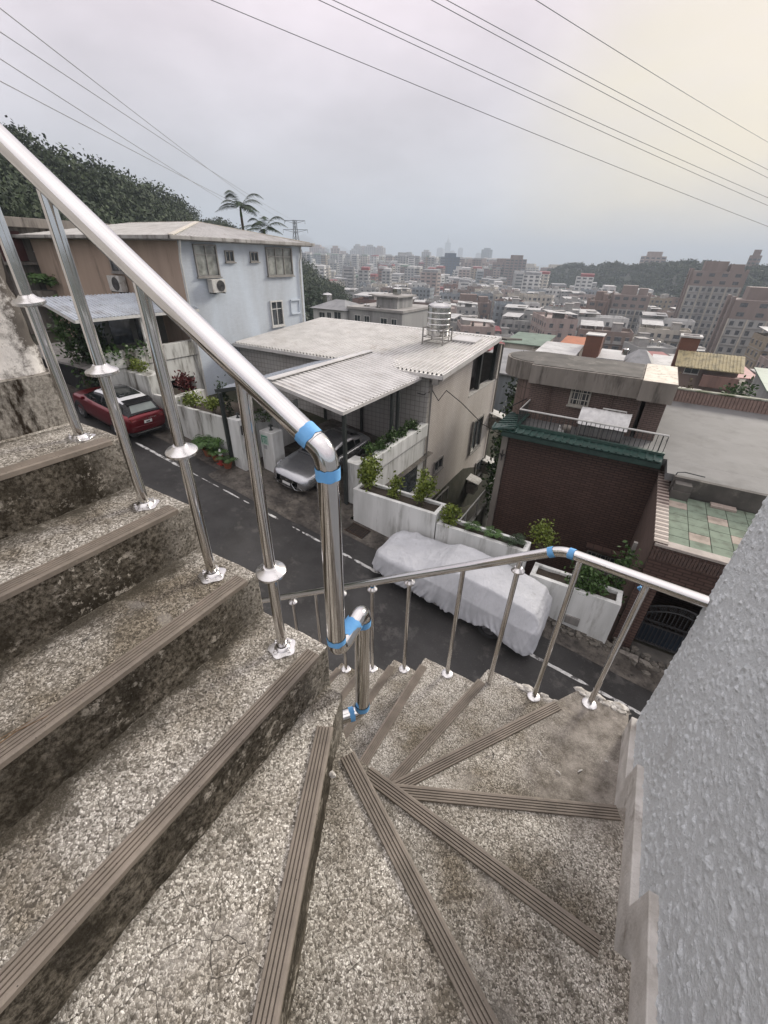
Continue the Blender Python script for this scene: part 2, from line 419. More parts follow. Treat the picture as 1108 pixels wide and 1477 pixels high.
def mat_leaf(name, c1, c2, obj=False, rough=.5, trans=.0):
    m = NB(name); p = m.coord()
    oi = m.n('ShaderNodeObjectInfo')
    c = m.mix(m.rng(m.noise(p, 7 if not obj else .25, 3, .6), .35, .65), c1, c2)
    g = m.n('ShaderNodeNewGeometry')
    c = m.mix(m.rng(g.outputs['Random Per Island'], 0, 1, 0, .6), c, tuple(k * 1.55 for k in c1))
    c = m.mix(m.rng(oi.outputs['Random'], 0, 1, 0, .35), c, m.mix(1, c, (.6, .62, .5), 'MULTIPLY'))
    return m.fin(c, rough, 0, .3)

def mat_glass(name='dark_window_glass', c=(.03, .036, .04), rough=.08):
    m = NB(name); p = m.coord()
    return m.fin(m.mix(m.rng(m.noise(p, 1.7, 3), .4, .65), c, tuple(k * 2.4 for k in c)), rough, 0, .7)

TREAD = mat_tread(); RISER = mat_riser(); STRIP = mat_strip(); STEEL = mat_steel('polished_stainless', .085); STEEL2 = mat_steel('cast_stainless', .26)
STUCCO = mat_stucco(); PLASTER = mat_whiteplaster(); BLOCKB = mat_blockbase(); ASPHALT = mat_asphalt(); APRON = mat_driveway()
SKIRT = mat('cement_skirting', (.66, .635, .60), (.46, .435, .40), .9, ns=9, bump=.6, bs=110, bd=.004, dirt=((.25, .22, .19), 6, .55, .70))
CEMENT = mat('grey_cement', (.25, .24, .225), (.15, .142, .13), .9, ns=2, bump=.4, bs=40, bd=.006, dirt=((.06, .054, .047), 1.4, .52, .68), streak=True)
CHIP = mat('broken_cement', (.62, .60, .56), (.26, .24, .21), .9, ns=26, bump=.8, bs=70, bd=.006, dirt=((.05, .043, .036), 20, .54, .64))
TAPE = mat('blue_masking_tape', (.13, .37, .70), (.18, .44, .76), .62, ns=20, bump=.5, bs=90, bd=.002)
WHITEP = mat('white_paint_wall', (.66, .67, .65), (.50, .51, .49), .75, ns=2, streak=True, dirt=((.27, .27, .245), 3.2, .52, .72), bump=.15, bs=30)
MOULD = mat('mouldy_white_wall', (.55, .56, .53), (.42, .42, .39), .8, ns=2, streak=True, dirt=((.13, .125, .105), 2.0, .47, .62), bump=.2, bs=30)
ROADLINE = mat('worn_white_line', (.60, .60, .58), (.42, .42, .40), .7, ns=8, dirt=((.09, .088, .085), 5, .50, .58), spec=.4)
DARKMET = mat('dark_green_steel', (.035, .042, .04), (.022, .026, .025), .45, ns=4, spec=.5)
SOIL = mat('planter_soil', (.055, .042, .030), (.022, .018, .013), .95, ns=20, bump=.9, bs=30, bd=.02)
GLASS = mat_glass()
GLASSL = mat_glass('curtained_glass', (.16, .165, .15), .12)
BARK = mat('bark', (.12, .095, .07), (.06, .05, .04), .9, ns=14, bump=.6, bs=40, bd=.01)
RUBBER = mat('tyre_rubber', (.016, .016, .017), (.028, .028, .028), .75, ns=9, obj=True)
BLACK = mat('black_plastic', (.012, .012, .013), (.02, .02, .02), .5, ns=9, obj=True)
CHROME = mat('chrome', (.75, .75, .74), (.65, .65, .64), .12, metal=1, ns=4, obj=True)
ALLOY = mat('alloy_wheel', (.42, .42, .43), (.3, .3, .31), .3, metal=1, ns=9, obj=True)
TERRA = mat('terracotta_pot', (.28, .085, .04), (.17, .055, .03), .8, ns=10)
# ------------------------------------------------------------------ staircase
def ZT(k): return -1.106 - 0.18 * k          # tread heights, k = 0 is the lowest step of the upper flight

def roughen(poly, step=.035, amp=.0022):
    out = []; n = len(poly)
    for i in range(n):
        a = poly[i]; b = poly[(i + 1) % n]; d = math.hypot(b[0] - a[0], b[1] - a[1]); k = max(1, int(d / step))
        for j in range(k):
            t = j / k; q = (a[0] + (b[0] - a[0]) * t, a[1] + (b[1] - a[1]) * t)
            s = 1 if j else 0
            out.append((q[0] + s * random.uniform(-amp, amp), q[1] + s * random.uniform(-amp, amp)))
    return out

stair = thing('concrete_staircase', 'grey exposed-aggregate concrete winder stair with dark mossy risers and grooved nosing strips', 'staircase', (-.5, .73, -3.2))
STRIP_PROF = []
_w = .060
for i in range(5):                                   # five ribs, four grooves
    a = .003 + i * .0098
    STRIP_PROF += [(a, .0075), (a + .0064, .0075), (a + .0071, .0022), (a + .0092, .0022)]
STRIP_PROF = [(-.003, -.009), (-.003, .0055)] + STRIP_PROF[:-2] + [(.0500, .0055), (.0500, -.004), (.001, -.004), (.001, -.009)]

def step(poly, k, thick=.42, a=None, b=None, worn=None):
    m = MB(); m.cur = 0
    m.prism(roughen(poly), ZT(k) - thick, ZT(k), side=1)
    o = m.build('step', [TREAD, RISER], stair, bevel=.007, seg=2)
    if a is not None:
        A = Vector((a[0], a[1], ZT(k))); B = Vector((b[0], b[1], ZT(k))); d = (B - A).normalized()
        du = d.cross(Vector((0, 0, 1)))
        ctr = Vector((sum(p[0] for p in poly) / len(poly), sum(p[1] for p in poly) / len(poly), ZT(k)))
        if du.dot(ctr - A) < 0: du = -du
        s = MB(); nseg = max(6, int((B - A).length / .09))
        prev = A                                     # slightly wavy, as laid by hand
        for i in range(nseg):
            q = A + (B - A) * ((i + 1) / nseg)
            s.extrude(STRIP_PROF, prev, q, du, (0, 0, 1)); prev = q
        s.build('nosing_strip', STRIP, o, fixn=True)
    return o

for u in range(0, 4):                                # the upper flight climbing to the left
    x = -.622 - .2876 * u
    step([(x, -1.0), (x, .732), (x - .40, .732), (x - .40, -1.0)], -u, .36, (x, -.95), (x, .682))
V = (-.53, .735)
step([(-.70, -1.0), (.287, -1.0), (-.511, .594), (-.556, .712), (-.70, .715)], 1, .40, (.23, -.886), (-.511, .594))
step([(-.575, .722), (-.53, .680), (.475, .145), (.475, -1.0), (.20, -1.0), (-.60, .60)], 2, .40, (.43, .168), (-.468, .646))
step([(-.575, .737), (-.50, .716), (.475, .655), (.475, .05), (-.50, .60)], 3, .40, (.372, .6615), (-.438, .712))
step([(-.575, .76), (-.45, .743), (.475, 1.20), (.475, .55), (-.45, .62)], 4, .40, (.416, 1.171), (-.40, .768))
step([(-.575, .78), (-.46, .80), (.234, 1.83), (.475, 1.83), (.475, 1.05), (-.45, .68)], 5, .40, (.124, 1.666), (-.42, .858))
step([(-.575, .80), (-.51, .82), (-.272, 1.83), (.36, 1.83), (-.38, .75)], 6, .40, (-.297, 1.723), (-.486, .918))
step([(-.70, .75), (-.70, 1.84), (-.20, 1.83), (-.42, .75)], 7, .40, (-.70, 1.764), (-.70, .80))
for j in range(1, 15):                               # the lower flight going down to the left
    x = -.70 - .245 * j
    step([(x, .75), (x, 1.84), (x + .36, 1.84), (x + .36, .75)], 7 + j, .40, (x, 1.775), (x, .80))
# broken outer edge of the two corner steps: lumps of cement in geometry
m = MB()
for (x0, x1, z, n) in ((-.18, .20, ZT(6), 22), (.22, .47, ZT(5), 18)):
    for i in range(n):
        t = (i + random.random()) / n; cx = x0 + (x1 - x0) * t; r = random.uniform(.012, .030)
        c0 = Vector((cx, 1.815 + random.uniform(-.02, .012), z + random.uniform(-.012, .003)))
        vs = []
        for a in range(5):
            for b in range(8):
                th = math.pi * (a + .5) / 5; ph = 2 * math.pi * b / 8; q = r * random.uniform(.7, 1.15)
                vs.append(c0 + Vector((q * 1.5 * math.sin(th) * math.cos(ph), q * math.sin(th) * math.sin(ph), q * .55 * math.cos(th))))
        fs = [(a * 8 + b, a * 8 + (b + 1) % 8, a * 8 + 8 + (b + 1) % 8, a * 8 + 8 + b) for a in range(4) for b in range(8)] + [tuple(range(8)), tuple(range(32, 40))[::-1]]
        m.add(vs, fs)
o = m.build('broken_edge', CHIP, stair, smooth=True, fixn=True, sharp=50); o['kind'] = 'stuff'
# landing and stringer that carry the lower flight
m = MB(); m.box(-5.4, -4.10, .75, 1.84, ZT(22) - .22, ZT(22)); m.build('landing_slab', TREAD, stair, bevel=.01)
m = MB(); m.add([(-.72, .76, ZT(8) - .45), (-.72, 1.80, ZT(8) - .45), (-4.2, 1.80, ZT(22) - .45), (-4.2, .76, ZT(22) - .45), (-.72, .76, ZT(8) - .2), (-.72, 1.80, ZT(8) - .2), (-4.2, 1.80, ZT(22) - .2), (-4.2, .76, ZT(22) - .2)],
                [(3, 2, 1, 0), (4, 5, 6, 7), (0, 1, 5, 4), (1, 2, 6, 5), (2, 3, 7, 6), (3, 0, 4, 7)]); m.build('stringer', CEMENT, stair, fixn=True)

# ------------------------------------------------------------------ stucco wall on the right
wall = thing('stucco_wall', 'rough blue-grey spattered stucco wall beside the winder stair', 'wall', (.61, .3, -3.2))
NY, NZ = 760, 520
ya, yb, za, zb = -1.25, 1.672, -2.45, -.36
noise2 = rng.standard_normal((NY, NZ)); fy = np.fft.fftfreq(NY, d=(yb - ya) / NY)[:, None]; fz = np.fft.fftfreq(NZ, d=(zb - za) / NZ)[None, :]
def blur(a, sy, sz): return np.real(np.fft.ifft2(np.fft.fft2(a) * np.exp(-2 * (np.pi ** 2) * ((fy * sy) ** 2 + (fz * sz) ** 2))))
b1 = blur(noise2, .0042, .0042); b1 /= b1.std()
b2 = blur(rng.standard_normal((NY, NZ)), .0065, .0065); b2 /= b2.std()
b3 = blur(rng.standard_normal((NY, NZ)), .09, .09); b3 /= b3.std()
hgt = .0030 * np.clip(b1 - .55, 0, 2.0) + .0022 * np.clip(b2 - .5, 0, 2) + .0010 * b3
yy = np.linspace(ya, yb, NY); zz = np.linspace(za, zb, NZ)
edge = np.clip((yb - yy) / .02, 0, 1)[:, None]
X = .478 - hgt * edge + .012 * (1 - np.sqrt(np.clip(1 - (1 - edge) ** 2, 0, 1)))
vv = np.stack([X, np.repeat(yy[:, None], NZ, 1), np.repeat(zz[None, :], NY, 0)], -1).reshape(-1, 3)
ii, jj = np.meshgrid(np.arange(NY - 1), np.arange(NZ - 1), indexing='ij'); q = (ii * NZ + jj).ravel()
ff = np.stack([q, q + 1, q + NZ + 1, q + NZ], 1)
o = np_mesh('stucco_face', vv - np.array(origin(wall)), ff, STUCCO, parent=wall, smooth=True)
m = MB(); m.box(.492, .70, -1.25, 1.667, -9.4, -.37); m.build('wall_core', STUCCO, wall)
m = MB()     # saw-toothed cement skirting that follows the steps
def yz(poly, x0, x1):
    n = len(poly); vs = [(x0, y, z) for y, z in poly] + [(x1, y, z) for y, z in poly]
    m.add(vs, [tuple(range(n)), tuple(range(n, 2 * n))[::-1]] + [(i, (i + 1) % n, n + (i + 1) % n, n + i) for i in range(n)])
yz([(1.665, -2.3), (1.665, -1.862), (1.50, -1.868), (1.345, -1.874), (1.335, -1.82), (1.322, -1.722), (1.30, -1.716), (1.05, -1.708), (.81, -1.699), (.803, -1.62), (.796, -1.528), (.77, -1.522), (.50, -1.512), (.20, -1.50),
    (.19, -1.42), (.18, -1.35), (.15, -1.345), (-1.2, -1.33), (-1.2, -2.3)], .4805, .452)
o = m.build('skirting', SKIRT, wall, fixn=True, bevel=.004)

# ------------------------------------------------------------------ white wall at the head of the upper flight
w2 = thing('plastered_wall', 'grimy peeling white plaster wall on a mossy base at the top of the stair', 'wall', (-1.95, -.1, -.6))
def noisy_face(name, x, y0, y1, z0, z1, mt, parent, amp=.006, depth=.35):
    ny, nz = int((y1 - y0) / .02), max(3, int((z1 - z0) / .02))
    m = MB()
    def fn(u, v):
        y = y0 + (y1 - y0) * u; z = z0 + (z1 - z0) * v; e = max(0, 1 - (y1 - y) / .035)
        n = mnoise.noise(Vector((y * 9, z * 9, x))) + .5 * mnoise.noise(Vector((y * 24, z * 24, 3)))
        return (x + amp * n - .02 * e * e, y + .012 * n * (u > .97), z)
    m.grid(fn, ny, nz)
    k = len(m.v)
    m.add([(x - .02, y1 - .001, z0), (x - depth, y1, z0), (x - depth, y1, z1), (x - .02, y1 - .001, z1)], [(0, 1, 2, 3)])
    m.add([(x, y0, z1), (x, y1, z1), (x - depth, y1, z1), (x - depth, y0, z1)], [(0, 1, 2, 3)])
    return m.build(name, mt, parent, smooth=True)
noisy_face('wall_face', -1.835, -1.0, .715, -.40, .62, PLASTER, w2)
noisy_face('base_block', -1.80, -1.0, .74, -.60, -.385, BLOCKB, w2, .009, .30)

# ------------------------------------------------------------------ railings
def arc(c, a, b, n=7):
    """quarter bend from a to b around corner c"""
    c, a, b = Vector(c), Vector(a), Vector(b)
    return [(1 - t) ** 2 * a + 2 * (1 - t) * t * c + t * t * b for t in [i / n for i in range(n + 1)]]

def flange(p, parent, r=.043):
    m = MB(); x, y, z = p; n = 30
    prof = [(r, 0), (r, .0035), (r * .62, .006), (r * .52, .013), (r * .40, .016)]
    vs = []; fs = []
    for (rr, zz) in prof:
        for k in range(n):
            a = 2 * math.pi * k / n; q = rr * (1 + (.10 * math.cos(5 * a) if rr > r * .9 else 0)); vs.append((x + q * math.cos(a), y + q * math.sin(a), z + zz))
    for i in range(len(prof) - 1):
        for k in range(n): fs.append((i * n + k, i * n + (k + 1) % n, (i + 1) * n + (k + 1) % n, (i + 1) * n + k))
    m.add(vs, fs); f = m.build('base_flange', STEEL2, parent, smooth=True)
    return f
def bolts(p, parent, r=.03, n=4):
    m = MB(); a0 = random.random() * 2
    for k in range(n):
        a = a0 + 2 * math.pi * k / n; m.lathe([(.0066, .004), (.0066, .009), (.0035, .0105), (.0035, .016), (0, .017)], (p[0] + r * math.cos(a), p[1] + r * math.sin(a), p[2]), 8)
    o = m.build('bolt_set', STEEL2, parent, smooth=True); o['kind'] = 'stuff'
def collar(p, parent, r=.042, tilt=0):
    m = MB(); prof = [(.016, -.004), (r * .86, -.006), (r, -.003), (r, .004), (r * .92, .0075), (.026, .013), (.019, .021), (.016, .022)]
    m.lathe(prof, (0, 0, 0), 26)
    M_ = Matrix.Rotation(tilt, 3, 'X') @ Matrix.Rotation(tilt * .6, 3, 'Y'); m.v = [tuple(M_ @ Vector(v) + Vector(p)) for v in m.v]
    return m.build('collar_disc', STEEL2, parent, smooth=True, sharp=30)

up = thing('upper_railing', 'stainless steel handrail with posts on the upper stair flight, its bend wrapped in blue tape', 'railing', (-.75, .65, -1.1))
RR = .0262
def rz(x): return -.215 + (-.743 - x) * .619
nx = -.522
p_top = Vector((nx, .652, rz(nx) - .01))
start = Vector((-1.79, .644, rz(-1.79))); d = (p_top - start).normalized()
bendA = p_top - d * .036; bendB = p_top + Vector((0, 0, -.038))
m = MB(); m.tube([start, bendA], RR, 24); m.build('handrail', STEEL, up, smooth=True)
m = MB(); m.tube(arc(p_top, bendA, bendB, 9), RR * 1.005, 24); m.build('elbow', STEEL, up, smooth=True)
zb_ = -.985
m = MB(); m.tube([bendB, (nx, .652, zb_ + .035)], RR, 24); m.build('newel_post', STEEL, up, smooth=True)
py2 = .805
m = MB(); m.tube(arc((nx, .652, zb_), (nx, .652, zb_ + .036), (nx, .69, zb_ + .004), 8) + arc((nx - .01, py2 - .0, zb_ + .034), (nx - .005, .765, zb_ + .026), (nx - .012, py2, zb_ - .012), 8), RR, 24); m.build('double_elbow', STEEL, up, smooth=True)
m = MB(); m.tube([(nx - .012, py2, zb_ - .012), (nx - .015, py2, -1.455)], RR, 24); m.build('newel_post', STEEL, up, smooth=True)
sd_ = Vector((-.62 - (nx - .015), .700 - py2, 0)).normalized(); wc = Vector((nx - .015, py2, -1.492))
m = MB(); m.tube(arc(wc, wc + Vector((0, 0, .036)), wc + sd_ * .036, 8) + [Vector((-.625, .697, -1.492))], RR * .97, 24); m.build('wall_elbow', STEEL, up, smooth=True)
def tape(a, b, r, parent, wav=.004):
    a = Vector(a); b = Vector(b); d = (b - a).normalized(); u = Vector((0, 0, 1)) if abs(d.z) < .9 else Vector((1, 0, 0)); x = d.cross(u).normalized(); y = d.cross(x)
    m = MB(); n = 30; h = (b - a).length
    def fn(s, t):
        th = 2 * math.pi * s; q = r + .0012 + .0011 * mnoise.noise(Vector((math.cos(th) * 5, math.sin(th) * 5, t * 3 + a.x * 9)))
        o_ = wav * mnoise.noise(Vector((math.cos(th) * 2.3, math.sin(th) * 2.3, 7 * t + a.y * 5)))
        return a + d * (h * t + o_) + (x * math.cos(th) + y * math.sin(th)) * q
    m.grid(fn, n, 5); return m.build('tape_wrap', TAPE, parent, smooth=True)
tape(bendA - d * .034, bendA - d * .004, RR * 1.01, up)
tape(bendB - Vector((0, 0, -.006)), bendB - Vector((0, 0, .022)), RR * 1.02, up)
tape((nx, .652, zb_ + .058), (nx, .652, zb_ + .038), RR, up)
tape((nx - .005, .70, zb_ + .008), (nx - .006, .752, zb_ + .022), RR * 1.04, up, .008)
tape((nx - .012, py2, zb_ - .012), (nx - .012, py2, zb_ - .036), RR * 1.02, up)
tape((nx - .015, py2, -1.448), (nx - .015, py2, -1.472), RR * 1.02, up)
tape(wc + sd_ * .034, wc + sd_ * .052, RR * .985, up)
discs_u = {0: -.782, 1: -.478, 2: -.30, 3: -.140, 4: .05}
for k in range(0, 4):
    x = -.743 - .2876 * k; y = .644; zt = ZT(-k)
    m = MB(); m.tube([(x, y, zt + .002), (x, y, rz(x) - .008)], .0155, 18); po = m.build('post', STEEL, up, smooth=True)
    flange((x, y, zt), po); bolts((x, y, zt + .001), po)
    collar((x, y, discs_u[k]), po, .043, random.uniform(-.06, .12))

lo = thing('lower_railing', 'stainless steel balustrade curving along the outer edge of the lower stair', 'railing', (-.5, 1.79, -2.3))
RL = .0245
zrail = lambda x: -1.163 + (x + .064) * .655          # falls to the left
bend = Vector((-.064, 1.785, -1.150))
left = Vector((-3.6, 1.805, zrail(-3.6)))
dl = (left - bend).normalized(); wallend = Vector((.482, 1.64, -1.085)); dr = (wallend - bend).normalized()
m = MB(); m.tube([bend + dl * .05, left], RL, 20); m.build('handrail', STEEL, lo, smooth=True)
m = MB(); m.tube([wallend, bend + dr * .05], RL, 20); m.build('handrail', STEEL, lo, smooth=True)
m = MB(); m.tube(arc(bend, bend + dl * .05, bend + dr * .05, 8), RL * 1.02, 20); m.build('elbow', STEEL, lo, smooth=True)
tape(bend + dl * .062, bend + dl * .034, RL * 1.03, lo); tape(bend + dr * .034, bend + dr * .062, RL * 1.03, lo)
lp = [(.286, 1.752, 5, 0), (.023, 1.784, 6, 0), (-.234, 1.733, 6, .075), (-.515, 1.797, 7, 0), (-.837, 1.804, 8, .04), (-1.107, 1.805, 9, .05), (-1.362, 1.805, 10, .05), (-1.61, 1.805, 11, 0), (-1.86, 1.805, 12, .06), (-2.11, 1.805, 13, 0), (-2.36, 1.805, 14, .06), (-2.60, 1.805, 15, 0), (-2.85, 1.805, 16, 0)]
for (x, y, k, ds) in lp:
    if x > -.064: t = (x + .064) / (wallend.x - bend.x); zt = bend.z + (wallend.z - bend.z) * t; yr = bend.y + (wallend.y - bend.y) * t
    else: zt = zrail(x); yr = 1.79
    m = MB(); m.tube([(x, y, ZT(k) + .002), (x, (y + yr) / 2, (ZT(k) + zt) / 2), (x, yr, zt - .006)], .0135, 16); po = m.build('post', STEEL, lo, smooth=True)
    if k != 6 or x > 0:
        m = MB(); m.lathe([(.037, 0), (.037, .004), (.030, .009), (.0145, .012)], (x, y, ZT(k)), 24); m.build('base_flange', STEEL2, po, smooth=True, sharp=30)
    if k > 7: bolts((x, y, ZT(k) + .002), po, .027, 3)
    if ds: collar((x, yr, zt - ds), po, .034, random.uniform(-.05, .05))
    if ds and k in (8, 9): tape((x, yr, zt - .022), (x, yr, zt - ds + .022), .0138, po, .001)
    if k == 5: m = MB(); m.bar((x - .016, y - .01, zt - .075), (x + .016, y - .012, zt - .098), .012, .016); m.build('tape_scrap', TAPE, po)

# ------------------------------------------------------------------ small litter on the steps
TWIG_ = None
def litter(name, label, cat, pts, r, mt):
    m = MB(); m.tube(pts, r, 6); o = m.build(name, mt, None, smooth=True); tag(o, label, cat)
TWIG = mat('dry_twig', (.20, .12, .06), (.11, .07, .04), .8, ns=20)
litter('twig', 'thin dry brown twig lying at the back of the second wide step', 'twig', [(-.96, -.06, ZT(-1) + .004), (-.955, .05, ZT(-1) + .010), (-.93, .14, ZT(-1) + .004), (-.925, .20, ZT(-1) + .003), (-.95, .235, ZT(-1) + .006)], .0011, TWIG)
litter('grass_stem', 'fine dry stem lying beside the twig against the dark riser', 'stem', [(-.975, .0, ZT(-1) + .004), (-.96, .09, ZT(-1) + .004), (-.945, .22, ZT(-1) + .003)], .0008, TWIG)
litter('wire_ring', 'small yellowish wire ring lying by the end of a nosing strip', 'ring', [(.083 + .016 * math.cos(t), 1.68 + .016 * math.sin(t), ZT(6) + .0105) for t in [i * .45 for i in range(15)]], .0022, mat('yellow_wire', (.42, .38, .12), (.3, .26, .08), .6, ns=30))
def pebble(label, p, r, mt, name='pebble', cat='pebble', sq=.6):
    m = MB(); vs = []
    for a in range(6):
        for b in range(9):
            th = math.pi * (a + .3) / 5.6; ph = 2 * math.pi * b / 9; q = r * random.uniform(.8, 1.15)
            vs.append((p[0] + q * math.sin(th) * math.cos(ph), p[1] + q * .8 * math.sin(th) * math.sin(ph), p[2] + r * sq * .8 + q * sq * math.cos(th)))
    m.add(vs, [(a * 9 + b, a * 9 + (b + 1) % 9, a * 9 + 9 + (b + 1) % 9, a * 9 + 9 + b) for a in range(5) for b in range(9)] + [tuple(range(9)), tuple(range(45, 54))[::-1]])
    tag(m.build(name, mt, None, smooth=True, fixn=True), label, cat)
pebble('small pale stone lying on the wide tread below the dark riser', (-.425, .48, ZT(1)), .011, CHIP)
m = MB()
for (dx, dy, ang, ln) in ((0, 0, .5, .030), (.017, .012, 2.4, .020), (.022, .018, 1.2, .012)):
    m.bar((.04 + dx - ln * math.cos(ang) / 2, .448 + dy - ln * math.sin(ang) / 2, ZT(2) - .18 + .004 + .009), (.04 + dx + ln * math.cos(ang) / 2, .448 + dy + ln * math.sin(ang) / 2, ZT(2) - .18 + .013), .006, .003)
SHELLW = mat('white_flake', (.75, .74, .71), (.6, .59, .56), .7, ns=40)
# flakes and leaf bits on the broad corner step
lbl = [('thin white sliver on the corner step nearest the railing', (.30, 1.36), .028, .9), ('short white flake near the middle of the corner step', (.215, 1.30), .022, -.4), ('pale curled flake left of centre on the corner step', (.12, 1.345), .030, -.7), ('white chip close to the stucco wall on the corner step', (.40, 1.47), .016, .2)]
for (t_, (x, y), ln, an) in lbl:
    mm = MB(); mm.tube([(x - ln / 2 * math.cos(an), y - ln / 2 * math.sin(an), ZT(5) + .003), (x, y, ZT(5) + .007), (x + ln / 2 * math.cos(an), y + ln / 2 * math.sin(an), ZT(5) + .003)], [.0015, .0035, .0012], 6)
    tag(mm.build('plaster_flake', SHELLW, None, smooth=True), t_, 'flake')
# ------------------------------------------------------------------ street and ground
def ZS(x): return -9.5 - .14 * x            # the street falls to the right
def struct(o): o['kind'] = 'structure'; return o
def sheet(name, mt, x0, x1, y0, y1, dz, nx=1, ny=1, jag=0):
    m = MB()
    def fn(u, v):
        x = x0 + (x1 - x0) * u; y = y0 + (y1 - y0) * v
        if jag and (v in (0.0, 1.0)): y += jag * mnoise.noise(Vector((x * 2.1, y, 4)))
        return (x, y, ZS(x) + dz)
    m.grid(fn, nx, ny); return m.build(name, mt)
struct(sheet('street', ASPHALT, -40, 30, 4.9, 10.3, 0, 40, 6))
struct(sheet('sidewalk', mat('cement_sidewalk', (.13, .122, .11), (.065, .06, .053), .85, ns=2, bump=.4, bs=30, bd=.01), -40, 30, 1.9, 4.8, .12, 40, 2))
m = MB(); m.hexa([(-40, 4.8, ZS(-40) - .2), (30, 4.8, ZS(30) - .2), (30, 4.93, ZS(30) - .2), (-40, 4.93, ZS(-40) - .2)], [(-40, 4.8, ZS(-40) + .12), (30, 4.8, ZS(30) + .12), (30, 4.93, ZS(30) + .12), (-40, 4.93, ZS(-40) + .12)])
struct(m.build('kerb', CEMENT, bevel=.02))
struct(sheet('driveway_apron', APRON, -13.6, -7.7, 9.28, 18.2, .006, 16, 16, .12))
struct(sheet('gutter_strip', APRON, -40, 30, 9.9, 10.82, .010, 60, 3, .10))
# worn edge line: separate painted dashes as the wear has left them
rl = thing('edge_line', 'worn white painted edge line running down the damp street', 'road line', (-6, 9.03, ZS(-6)))
xs = -18.2; segs = [(-17.6, -14.6, .12), (-14.5, -13.7, .055), (-13.55, -12.6, .04), (-12.4, -11.5, .065), (-11.35, -11.0, .05), (-10.7, -9.6, .10), (-8.95, -8.6, .05), (-8.5, -7.7, .085), (-7.6, -6.4, .10), (-6.3, -5.3, .11), (-5.2, -1.4, .10), (-1.3, 1.3, .11), (1.4, 3.0, .10), (3.2, 5.5, .10)]
for a, b, w in segs:
    m = MB(); n = max(3, int((b - a) / .07)); 
    def fn(u, v, a=a, b=b, w=w):
        x = a + (b - a) * u; e = (v - .5) * w * (1 + .5 * mnoise.noise(Vector((x * 5, v * 3, 1)))) * min(1, 6 * u + .3, 6 * (1 - u) + .3)
        return (x, 9.02 + e + .02 * mnoise.noise(Vector((x * .7, 0, 2))), ZS(x) + .004)
    m.grid(fn, n, 2); m.build('painted_dash', ROADLINE, rl)
# near ground behind the garden walls
m = MB(); nX, nY = 110, 66
def zg(x, y):
    s = ZS(max(-45, min(30, x))) - .12
    if y < 11.2: return s - .1
    t = min(1, max(0, (y - 11.2) / 1.0))
    if x < -8.3: low = s - .05
    else:
        k = min(1, (x + 8.3) / .6); low = s * (1 - k) + (-14.9 if x < -3.7 else -13.5) * k
    z = s * (1 - t) + low * t
    return z - max(0, (y - 24) * .35) + .04 * mnoise.noise(Vector((x, y, 0)))
m.grid(lambda u, v: (-60 + 100 * u, 9.9 + 26 * v, zg(-60 + 100 * u, 9.9 + 26 * v)), nX * 2, nY)
struct(m.build('ground', mat('garden_ground', (.055, .05, .036), (.028, .032, .017), .95, ns=1.5, bump=.7, bs=12, bd=.03), smooth=True))
m = MB(); m.grid(lambda u, v: (-60 + 100 * u, -40 + 42 * v, ZS(-60 + 100 * u) + .05), 20, 8); struct(m.build('ground', CEMENT))
# drain grating by the planter wall
dr_ = thing('drain_grate', 'rusty square drain grating at the foot of the white planter wall', 'drain', (-7.05, 10.35, ZS(-7.05)))
m = MB()
for k in range(9): x = -7.42 + k * .085; m.bar((x, 10.12, ZS(x) + .022), (x, 10.62, ZS(x) + .022), .035, .02)
m.bar((-7.46, 10.10, ZS(-7.46) + .024), (-6.70, 10.10, ZS(-6.7) + .024), .04, .024); m.bar((-7.46, 10.64, ZS(-7.46) + .024), (-6.70, 10.64, ZS(-6.7) + .024), .04, .024)
m.build('grating', mat('rusty_iron', (.06, .035, .022), (.02, .016, .013), .8, ns=16), dr_)
m = MB(); m.hexa([(-7.48, 10.08, ZS(-7.48) + .008), (-6.68, 10.08, ZS(-6.68) + .008), (-6.68, 10.66, ZS(-6.68) + .008), (-7.48, 10.66, ZS(-7.48) + .008)], [(-7.48, 10.08, ZS(-7.48) + .0125), (-6.68, 10.08, ZS(-6.68) + .0125), (-6.68, 10.66, ZS(-6.68) + .0125), (-7.48, 10.66, ZS(-7.48) + .0125)]); m.build('pit_shade_sheet', BLACK, dr_)  # thin black sheet standing for the shade below the grating
# rubble strip at the foot of the lower planter wall
m = MB()
for i in range(150):
    x = random.uniform(-1.2, 4.2); y = random.uniform(10.5, 11.0) if x < 1.6 else random.uniform(10.4, 11.25); r = random.uniform(.03, .11); z = ZS(x) + .01
    p = [(x + r * random.uniform(.7, 1.3) * math.cos(a), y + r * random.uniform(.5, 1.1) * math.sin(a)) for a in [k * 1.047 for k in range(6)]]
    m.prism(p, z - .05, z + r * random.uniform(.3, .8))
o = m.build('rubble', mat('broken_stone', (.18, .165, .14), (.06, .054, .046), .9, ns=6, bump=.8, bs=20, bd=.02)); tag(o, kind='stuff')

